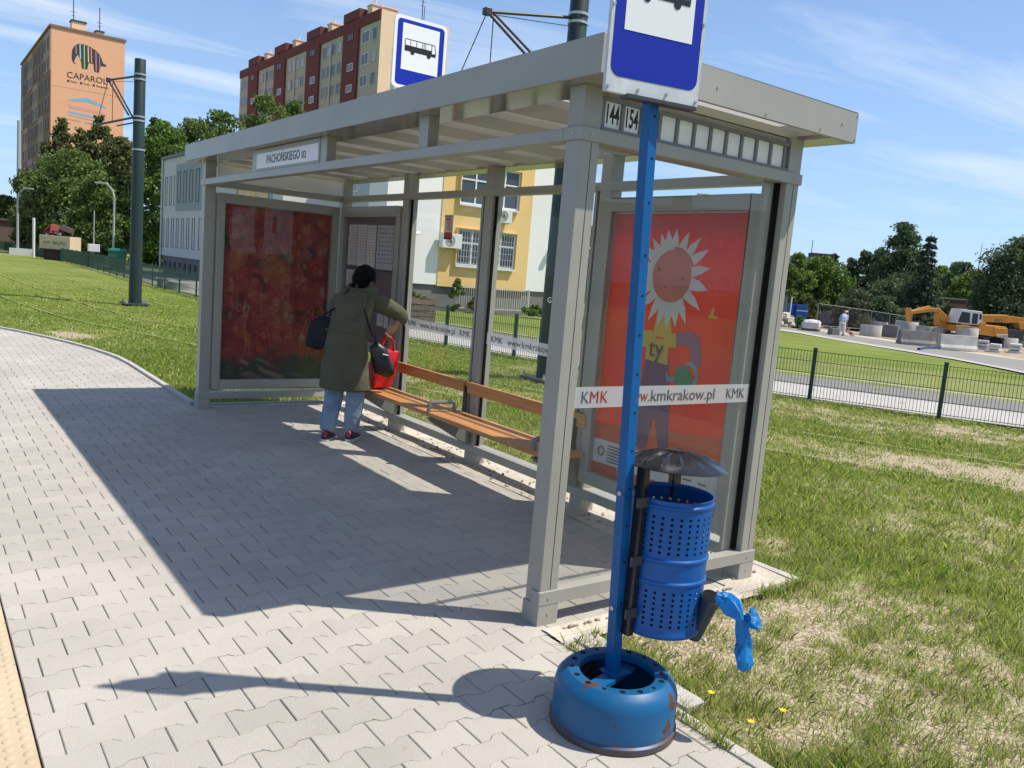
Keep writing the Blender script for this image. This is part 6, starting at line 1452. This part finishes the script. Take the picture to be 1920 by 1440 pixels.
site_box('concrete_block', 'dark grey concrete block between the rings left of the barriers', 'concrete block', 1652, 1681, (631, 634), 21, 1.0, 'concrete_dark', 'block', GR)
bd, L_, h_ = site_box('plywood_board', 'tan plywood board leaning left of the digging arm', 'board', 1681, 1705, (624, 627), 36, .06, 'skip_tan', 'board'); mat('ply', (.55, .40, .24), .8)
bd, L_, h_ = site_box('plywood_board', 'tan plywood board leaning right of the digging arm', 'board', 1707, 1731, (626, 629), 34, .06, 'skip_tan', 'board')
# pallet of slabs
pa_ = thing('pallet', 'wooden pallet wrapped with pale paving slabs behind the road, left of the worker', 'pallet', on_site(1520, 620), .5, GR); mat('wrap', (.66, .65, .62), .5, var=.25, vscale=3, bump=.3, bscale=6)
MB().box(-.8, .8, -.6, .6, .0, .14).build('pallet_base', MAT['old_wood'], pa_); softbox((0, 0, .46), (.82, 0, 0), (0, .62, 0), (0, 0, .36), .97, 5, .16, 26, 10, .2, 20).build('slab_stack', MAT['wrap'], pa_, smooth=True)
# reels
for x, yb, lab, r in ((1548, 612, 'dark cable reel on its side, nearest to the fence post', .68), (1562, 613, 'brown cable reel right behind the worker', .74), (1537, 609, 'dark cable reel half hidden left of the others', .62)):
    p = on_site(x, yb); rl = thing('cable_reel', lab, 'cable reel', (p[0], p[1], p[2]+r), .9 if x != 1548 else .2, 'cable reels on the building site')
    MB().tube([(-.32, 0, 0), (.32, 0, 0)], r*.78, 22).build('cable_winding', mat('reel_dark', (.07, .05, .04), .9), rl, smooth=True)
    for s_ in (-1, 1): MB().tube([(s_*.32, 0, 0), (s_*.38, 0, 0)], r, 24).build('flange', MAT['old_wood'] if x == 1562 else MAT['concrete_dark'], rl, smooth=True)
# small stack of kerb stones and sacks by the road
for q, (x, yb, w_, hh, lab) in enumerate([(1842, 655, .55, .62, 'heap of white wrapped stones right of the pale barrier'), (1864, 660, .85, .50, 'stack of pale kerb stones in front of the flat ring'), (1903, 662, .95, .62, 'stack of pale kerb stones at the right edge')]):
    st = thing('stone_stack', lab, 'stone stack', on_site(x, yb), .35, GR); b = MB(); rg = random.Random(q)
    for r_ in range(3):
        for c in range(4): b.obox((-w_*.7+w_*.46*c, rg.uniform(-.05, .05), .09+.17*r_*hh/.5), (w_*.22, 0, rg.uniform(-.01, .01)), (rg.uniform(-.03, .03), .30, 0), (0, 0, .075))
    b.build('stones', MAT['wrap'], st, bevel=.015)
ru = thing('rubble_heap', 'heap of broken rubble beside the blue container', 'rubble', on_site(1470, 612), 0); b = MB(); rg = random.Random(9)
for q in range(34): a = rg.uniform(0, 6.28); r_ = rg.uniform(0, 1.5); s_ = rg.uniform(.12, .3); b.obox((r_*math.cos(a), r_*.6*math.sin(a), max(.05, .9*(1-r_/1.6))), (s_, rg.uniform(-.1, .1), .05), (rg.uniform(-.1, .1), s_*.8, 0), (0, .04, s_*.6))
b.build('stones', MAT['sand'], ru)
# blue containers behind the site
ax_ = RT.copy(); ax_[2] = 0; ax_ /= np.linalg.norm(ax_); rzv = math.atan2(ax_[1], ax_[0])
mat('cont_blue', (.010, .085, .36), .5, var=.15, vscale=1)
for x, lab, w_ in ((1480, 'blue corrugated site container nearest to the shelter post', 1.75), (1500, 'blue site container right of the first one', .95)):
    p = base(x, 73); t = thing('site_container', lab, 'container', p, rzv+.1, None); b = MB(); b.box(-w_/2, w_/2, 0, 2, -.2, 1.72)
    for q in range(int(w_/.22)): b.box(-w_/2+.06+.22*q, -w_/2+.16+.22*q, -.035, -.001, .05, 1.62)
    b.build('container_body', MAT['cont_blue'], t); MB().box(-w_/2, w_/2, -.04, -.036+.03, .72 if w_ > 1 else 1.2, .78 if w_ > 1 else 1.26).build('rail', MAT['lamp_white'], t)
p = base(1466, 70); t = thing('site_shed', 'grey shed roof edge behind the right shelter post', 'shed', p, rzv); MB().box(-1.6, .25, 0, 2, -.2, 2.4).build('wall', MAT['concrete_dark'], t); MB().box(-1.7, .45, -.2, 2.2, 2.4, 2.5).build('roof', MAT['roof_dark'], t); MB().tube([(.42, -.3, -.2), (.42, -.3, 2.3)], .06, 8).build('corner_post', MAT['lamp_white'], t)
# temporary fence
mat('tube_grey', (.24, .25, .25), .5, metal=.3)
tf = thing('site_fence', 'temporary grey tube fence of the building site behind the worker', 'fence', (0, 0, 0)); tpx = [(1529, 574), (1586, 583), (1629, 588), (1664, 593), (1700, 597)]
fp_ = [base(x, 70+q*1.2) for q, (x, y_) in enumerate(tpx)]
for q, p in enumerate(fp_):
    hh = 2.0-.12*q; MB().tube([p-np.array((0, 0, .1)), p+np.array((0, 0, hh))], .030, 7).build('fence_post', MAT['tube_grey'], tf, smooth=True)
    if q: b = MB(); p0 = fp_[q-1]; b.tube([p0+np.array((0, 0, hh+.12-.04)), p+np.array((0, 0, hh-.04))], .022, 6); b.tube([p0+np.array((0, 0, .25)), p+np.array((0, 0, .25))], .022, 6)
    if q:
        for w_ in range(1, 24): f_ = w_/24; b.tube([p0*(1-f_)+p*f_+np.array((0, 0, .25)), p0*(1-f_)+p*f_+np.array((0, 0, hh))], .005, 4)
        b.build('fence_frame', MAT['tube_grey'], tf)
# worker
mat('shirt_blue', (.36, .42, .62), .8); mat('trousers_white', (.62, .60, .60), .85)
wk = on_site(1577, 629); wt = thing('person', 'worker in white trousers and light blue shirt bending by the site road', 'person', wk)
ax3 = ax_; fw = np.cross((0, 0, 1), ax3)
def Q(r, f, z): return ax3*r+fw*f+np.array((0, 0, z))
skin_body('body', [(Q(0, 0, .86), .13), (Q(.05, .05, 1.12), .15), (Q(.10, .10, 1.36), .13), (Q(.14, .12, 1.48), .055), (Q(.18, .14, 1.56), .09), (Q(-.10, 0, .80), .10), (Q(-.14, 0, .42), .075), (Q(-.22, 0, .07), .06), (Q(.10, 0, .80), .10), (Q(.16, .02, .42), .075), (Q(.15, 0, .07), .06), (Q(-.08, .12, 1.36), .075), (Q(-.16, .16, 1.05), .06), (Q(-.10, .30, .85), .045), (Q(.27, .10, 1.34), .075), (Q(.32, .16, 1.05), .06), (Q(.25, .30, .85), .045)],
          [(0, 1), (1, 2), (2, 3), (3, 4), (0, 5), (5, 6), (6, 7), (0, 8), (8, 9), (9, 10), (2, 11), (11, 12), (12, 13), (2, 14), (14, 15), (15, 16)], MAT['skin'], wt, 0, 2)
cr2 = lambda pts, rad, m, nm, sd_: crumple(pts, rad, 12, .1, sd_).build(nm, MAT[m], wt, smooth=True)
cr2([Q(0, 0, .84), Q(.03, .03, 1.0), Q(.06, .06, 1.2), Q(.09, .09, 1.36), Q(.12, .11, 1.46)], [.19, .20, .225, .215, .10], 'shirt_blue', 'shirt', 1)
for s_ in (-1, 1): cr2([Q(.10+s_*.17, .10, 1.38), Q(.09+s_*.22, .13, 1.2), Q(.08+s_*.24, .16, 1.06)], [.095, .085, .075], 'shirt_blue', 'sleeve', 3)
cr2([Q(0, 0, .92), Q(0, 0, .78)], [.19, .20], 'trousers_white', 'trouser_waist', 6)
for s_ in (-1, 1): cr2([Q(s_*.09, 0, .88), Q(s_*.13, 0, .45), Q(-.20 if s_ < 0 else .15, 0, .08)], [.125, .10, .095], 'trousers_white', 'trouser_leg', 4)
MB().ball(Q(.19, .14, 1.63), .115, .125, .075, 12, 8).build('cap', MAT['trousers_white'], wt, smooth=True)
for s_ in (-1, 1):
    MB().ball(Q(-.22 if s_ < 0 else .15, .05, .045), .07, .13, .045, 10, 6).build('boot', MAT['shoe_black'], wt, smooth=True)
pk_ = thing('warning_plank', 'red and white striped plank leaning beside the worker', 'plank', on_site(1601, 631), 0); a = np.array((0, 0, .04)); b_ = at(1580, 614, np.hypot(*(on_site(1601, 631)-CAM)[:2]))-on_site(1601, 631); nS = 5
for q in range(nS): MB().bar(a+(b_-a)*q/nS, a+(b_-a)*(q+1)/nS, .05, .20).build('stripe_red' if q % 2 else 'stripe_white', mat('barrier_red', (.60, .10, .05), .6) if q % 2 else MAT['trousers_white'], pk_)
site_box('dark_box', 'dark box at the feet of the worker', 'box', 1559, 1573, (628, 629), 12, .5, 'concrete_dark', 'box_body')
hs = thing('hose', 'blue hose lying on the site road', 'hose', on_site(1738, 656)); hq = [on_site(x, y)-on_site(1738, 656)+np.array((0, 0, .09)) for x, y in ((1722, 657.5), (1732, 655.5), (1742, 655), (1752, 655))]; MB().tube(hq, .08, 8).build('hose_pipe', mat('hose_blue', (.012, .04, .13), .5), hs, smooth=True)
for q, lab in ((0, 'black plastic pipe lying near the right edge, upper one'),):
    p = on_site(1890, 641)+np.array((2.0, 1.4, .0)); t = thing('plastic_pipe', lab, 'pipe', (p[0], p[1], H(p[0], p[1])+.95), rzv); MB().tube([(-.2, 0, 0), (3, 0, 0)], .34, 20).build('pipe_wall', MAT['black_paint'], t, smooth=True); MB().tube([(-.3, 0, 0), (-.1, 0, 0)], .38, 20).build('socket', MAT['black_paint'], t, smooth=True); MB().box(0, 3, -.4, .4, -1.1, -.34).build('cradle', MAT['concrete_dark'], t)

# excavator: wheels/undercarriage, slewing body, cab, boom and dipper
exo = base(1822, 65.5); ex_ = thing('excavator', 'orange excavator with white cab and its boom stretched to the left', 'excavator', exo, rzv)
mat('digger_orange', (.62, .26, .035), .45, var=.12, vscale=2); mat('cab_white', (.62, .62, .60), .45)
NF_ = np.array((math.sin(YAW), math.cos(YAW), 0))
def on_plane(px_, py_, o):
    r_ = ray(px_, py_); v = CAM+r_*(((o-CAM) @ NF_)/(r_ @ NF_))-o; return float(v @ ax_), float(v[2])
def XL(px_, py_): return on_plane(px_, py_, exo)
def xpoly(name, pts, m, y0, y1, par=ex_, bev=.03): return MB().prism([XL(*q) for q in pts], (0, y0, 0), (1, 0, 0), (0, 0, 1), (0, y1-y0, 0)).build(name, MAT[m], par, bevel=bev)
xpoly('undercarriage', [(1778, 624), (1868, 632), (1866, 648), (1776, 642)], 'dark_steel', -1.0, 1.2)
for x in (1790, 1820, 1850): u, v = XL(x, 641); MB().tube([(u, -1.15, v), (u, -.75, v)], .42, 18).build('wheel', MAT['gasket'], ex_, smooth=True)
xpoly('body', [(1776, 607), (1818, 612), (1823, 602), (1832, 603), (1832, 608), (1870, 611), (1871, 628), (1846, 629), (1778, 619)], 'digger_orange', -1.1, 1.2)
xpoly('counterweight', [(1846, 612), (1871, 614), (1871, 629), (1848, 629)], 'digger_orange', -1.18, 1.28); xpoly('bumper', [(1849, 625), (1871, 624.5), (1870, 631), (1851, 630)], 'concrete', -1.22, 1.3)
cabm = xpoly('cab', [(1786, 578), (1826, 583), (1826, 601), (1818, 608), (1776, 604)], 'cab_white', -1.05, .2)
xpoly('cab_window', [(1788, 583), (1803, 585), (1802, 604), (1780, 602)], 'win_dark', -1.075, -1.055, cabm, 0); xpoly('cab_window', [(1808, 586), (1818, 587), (1816, 606), (1806, 605)], 'win_dark', -1.075, -1.055, cabm, 0); xpoly('cab_window', [(1821, 587), (1825, 588), (1824, 598), (1820, 597)], 'win_dark', -1.075, -1.055, cabm, 0)
xpoly('boom', [(1783, 604), (1773, 590), (1760, 578), (1742, 577), (1706, 583), (1704, 588), (1716, 588), (1744, 584.5), (1758, 586), (1764, 602)], 'digger_orange', -.1, .5)
xpoly('dipper', [(1703, 577), (1708, 578), (1709, 586), (1707, 603), (1704, 604), (1702, 584)], 'digger_orange', -.05, .45)
xpoly('ram', [(1709, 583), (1726, 577.5), (1745, 573.5), (1746, 576), (1727, 580.5), (1710, 586)], 'digger_orange', .05, .35); xpoly('slew_bracket', [(1761, 590), (1777, 590), (1776, 612), (1761, 610)], 'digger_orange', .1, .8)
# second machine: lattice-less orange crane boom behind
c0 = base(1875, 71); cr3 = thing('crane_truck', 'orange telescopic crane arm lying to the right behind the excavator', 'crane', c0, rzv)
def XC(px_, py_): return on_plane(px_, py_, c0)
def cpoly(name, pts, m, y0, y1, bev=.03): return MB().prism([XC(*q) for q in pts], (0, y0, 0), (1, 0, 0), (0, 0, 1), (0, y1-y0, 0)).build(name, MAT[m], cr3, bevel=bev)
cpoly('boom', [(1829, 590), (1892, 591), (1894, 606), (1832, 603)], 'digger_orange', 0, .8); cpoly('inner_boom', [(1893, 592.5), (1930, 597), (1930, 607), (1894, 605)], 'digger_orange', .1, .7); cpoly('hook_block', [(1912, 603), (1925, 605), (1925, 619), (1913, 617)], 'digger_orange', .05, .75)
cpoly('carrier', [(1838, 612), (1920, 620), (1920, 640), (1838, 634)], 'dark_steel', 0, 1.6); u, v = XC(1873, 601.5); text('ECF', cr3, MAT['dark_print'], (u, -.004, v), X_, Z_, .22, 1.2, ext=.003)

# low flat roofed building, far roofs and mast
lbd = base(1720, 92); lb_ = thing('low_building', 'long low grey flat roofed building behind the site trees', 'building', lbd, rzv-.06)
def XB(px_, py_): return on_plane(px_, py_, lbd)
u0, z0 = XB(1560, 537); u1, z1 = XB(1850, 553); zt = XB(1700, 545)[1]-.35
mat('low_grey', (.30, .285, .27), .9, var=.1, vscale=.5)
MB().box(u0, u1, 0, 8, -1.5, zt-.5).build('wall', MAT['low_grey'], lb_); MB().box(u0-.3, u1+.3, -.5, 8.3, zt-.5, zt-.12).build('roof', MAT['roof_dark'], lb_); MB().box(u0-.3, u1+.3, -.52, 8.3, zt-.119, zt).build('roof_edge', MAT['concrete'], lb_)
wS = win_me('window', 1.2, 1.1, 1, 1, 0, fr=.08)
for q in range(9): put(wS, lb_, (XB(1738, 560)[0]+1.55*q-.3, -.03, zt-2.3), PI/2)
for u, w_, h_, m in ((XB(1752, 540)[0], 1.6, .5, 'lamp_white'), (XB(1768, 540)[0], 1.0, .9, 'low_grey'), (XB(1590, 535)[0], .8, .5, 'low_grey')): MB().box(u-w_/2, u+w_/2, 2, 3.5, zt, zt+h_).build('roof_vent', MAT[m], lb_)
p = base(1531, 190); fb_ = thing('distant_block', 'distant apartment roof with chimneys and an aerial above the round green tree', 'apartment block', p, rzv); zz = top_at(1531, 483, 190, p)
MB().box(-9, 3, 0, 8, -1, zz).build('wall', MAT['wall_grey'], fb_); b = MB(); b.box(-2.2, -.4, 1, 3, zz, zz+1.0); b.box(.0, 1.6, 1, 3, zz, zz+1.0); b.build('chimney', MAT['roof_dark'], fb_); MB().tube([(-2.3, 1, zz), (-2.3, 1, zz+3.6)], .08, 5).build('aerial', MAT['dark_steel'], fb_)
p = base(1790, 220); fb2 = thing('distant_block', 'distant flat roof line between the trees left of the right edge', 'apartment block', p, rzv); zz = top_at(1790, 514, 220, p); MB().box(-9, 8, 0, 8, -1, zz).build('wall', MAT['wall_grey'], fb2); MB().box(-9.2, 8.2, -.3, 8.2, zz, zz+.5).build('roof', MAT['roof_dark'], fb2)
p = base(1817, 130); t = thing('radio_mast', 'thin lattice mast against the sky at the right', 'mast', p); zz = top_at(1817, 455, 130, p); MB().tube([(0, 0, 0), (0, 0, zz*.55), (0, 0, zz)], [.12, .09, .03], 6).build('mast', MAT['dark_steel'], t)
lamp('distant street lamp whose head shows above the red poster', 1282, 500, 46, 362, 10, .05)

# ------------------------------------------------------------------ grass blades (nobody could count them)
def grass():
    N = 1150000; rg = np.random.default_rng(3)
    ang = rg.uniform(-.12, 1.32, N); t = rg.uniform(0, 1, N); d = 1.7*np.exp(t*math.log(40/1.7)); d = np.where(d > 22, np.where(rg.uniform(0, 1, N) < (40-d)/18, d, 1.7*np.exp(t*math.log(14/1.7))), d)
    x = CAM[0]+d*np.sin(ang); y = CAM[1]+d*np.cos(ang)
    ok = ((x > 0.07) | (y > 5.9)) & ~((x < 1.83) & (y > -.16) & (y < 5.9))
    kx = np.array([kerb_x(q) for q in y]); ok &= (x > kx+.075)
    fx = np.interp(y, FENCE[::-1, 1], FENCE[::-1, 0]); ok &= (x < fx+.2)
    x, y, d = x[ok], y[ok], d[ok]
    ix = np.clip(np.searchsorted(gx, x)-1, 0, nx-2); iy = np.clip(np.searchsorted(gy, y)-1, 0, ny-2)
    D = GD.reshape(nx, ny)[ix, iy]; Z = GV[:, 2].reshape(nx, ny)
    tx = (x-gx[ix])/(gx[ix+1]-gx[ix]); ty = (y-gy[iy])/(gy[iy+1]-gy[iy])
    z = Z[ix, iy]*(1-tx)*(1-ty)+Z[ix+1, iy]*tx*(1-ty)+Z[ix, iy+1]*(1-tx)*ty+Z[ix+1, iy+1]*tx*ty
    cl = np.array([noise.noise(Vector((a*7, b*7, 3.3))) for a, b in zip(x, y)])
    keep = rg.uniform(0, 1, len(x)) < np.clip(1.22-1.40*D+0.55*cl, 0.07, 1)
    x, y, z, d, D, cl = x[keep], y[keep], z[keep], d[keep], D[keep], cl[keep]
    # tufts that creep over the kerb and the sandy edge, and weeds in a few joints
    m = 5200; q = rg.uniform(0, 1, m); ks = np.floor(rg.uniform(0, 60, m)); r1 = np.random.default_rng(5); cy_ = r1.uniform(0, 1, 60)[ks.astype(int)]; jx_ = rg.normal(0, .022, m); jy_ = rg.normal(0, .035, m)
    side = ks.astype(int) % 4
    ex_ = np.where(side == 0, .075+np.abs(jx_), np.where(side == 1, .15+1.6*cy_+jy_, np.where(side == 2, 1.825+np.abs(jx_), .005+jx_*.35)))
    ey_ = np.where(side == 0, -.25-3.0*cy_+jy_, np.where(side == 1, -.185-np.abs(jx_)*.8, np.where(side == 2, .1+5.4*cy_+jy_, -.25-2.6*cy_+jy_)))
    x = np.concatenate([x, ex_]); y = np.concatenate([y, ey_]); z = np.concatenate([z, np.full(m, -.008)]); d = np.concatenate([d, np.hypot(ex_-CAM[0], ey_-CAM[1])]); D = np.concatenate([D, np.full(m, .4)]); cl = np.concatenate([cl, rg.uniform(-.4, .6, m)]); n = len(x)
    far = np.clip((d-4)/14, 0, 1)
    h = (0.022+0.060*rg.random(n)**1.8)*(1+0.55*np.clip(cl, -.6, 1))*(1.1-0.5*D)*(1-.45*far); wd = (0.0014+.0013*rg.random(n))*(1+far*4.0)
    a = rg.uniform(0, 2*PI, n); ln = rg.uniform(.15, .9, n)*h; b = rg.uniform(0, 2*PI, n)
    P = np.stack([x, y, z-.004], 1); sdv = np.stack([np.cos(a), np.sin(a), 0*a], 1)*wd[:, None]; lv = np.stack([np.cos(b)*ln, np.sin(b)*ln, h], 1)
    mid = P+lv*np.array((.38, .38, .58)); V = np.stack([P-sdv, P+sdv, mid+sdv*.75, P+lv, mid-sdv*.75], 1).reshape(-1, 3)
    tn = np.clip(rg.normal(.5, .22, n)+.15*cl, 0, 1); mi = (rg.uniform(0, 1, n) < (.10+.40*D)).astype(np.int32)
    mi2 = (rg.uniform(0, 1, n) < .35) & (mi == 0)
    mi[mi2] = 2
    o = fast_mesh('grass', V, np.arange(5*n).reshape(n, 5), [LEAF['blade'], LEAF['straw'], LEAF['blade_yellow']], mi, tn); tag(o, kind='stuff')
    print('blades', n)
leaf('blade', (0.25, 0.35, 0.062), .58, (.65, 1.3)); leaf('straw', (0.56, 0.50, 0.25), .3, (.65, 1.25)); leaf('blade_yellow', (0.40, 0.45, 0.09), .58, (.65, 1.25))
grass()
# clods and pebbles on the bare earth and the sandy strips
pb_ = MB(); rg = random.Random(12)
for q in range(2000):
    if q < 1650:
        ang = rg.uniform(.55, 1.3); d = 2.2+4.5*rg.random()**1.4; x = CAM[0]+d*math.sin(ang); y = CAM[1]+d*math.cos(ang)
        if x < .12 or (x < 1.85 and y > -.16) or dryness(x, y) < .5: continue
        z = -.022
    else: x = rg.uniform(1.32, 1.74) if q % 5 else rg.uniform(.1, 1.3); y = rg.uniform(0, 5.6) if q % 5 else -.08; z = .006
    s_ = rg.uniform(.002, .0055 if q < 1650 else .009); pb_.obox((x, y, z+s_*.5), (s_, rg.uniform(-.3, .3)*s_, 0), (rg.uniform(-.3, .3)*s_, s_*.8, .2*s_), (0, 0, s_*.6))
tag(pb_.build('pebbles', mat('clod', (0.30, 0.25, 0.175), 0.95, var=.4, vscale=30), clean=False), kind='stuff')
# three small yellow flowers
mat('petal_yellow', (.70, .55, .02), .6)
for x, y_, lab in ((1404, 1378, 'small yellow flower by the near kerb'), (1464, 1356, 'small yellow flower a little away from the kerb, in the dry grass'), (1330, 1322, 'small pale yellow flower close behind the drum')):
    p = gz(x, y_, -.01); t = thing('flower', lab, 'flower', p); MB().tube([(0, 0, 0), (.004, 0, .05)], .0018, 5).build('stem', LEAF['blade'], t); b = MB()
    for q in range(7): a = 2*PI*q/7; b.obox((.004+.008*math.cos(a), .008*math.sin(a), .052), (.007*math.cos(a), .007*math.sin(a), .002), (-.003*math.sin(a), .003*math.cos(a), 0), (0, 0, .0008))
    b.build('petals', MAT['petal_yellow'], t)
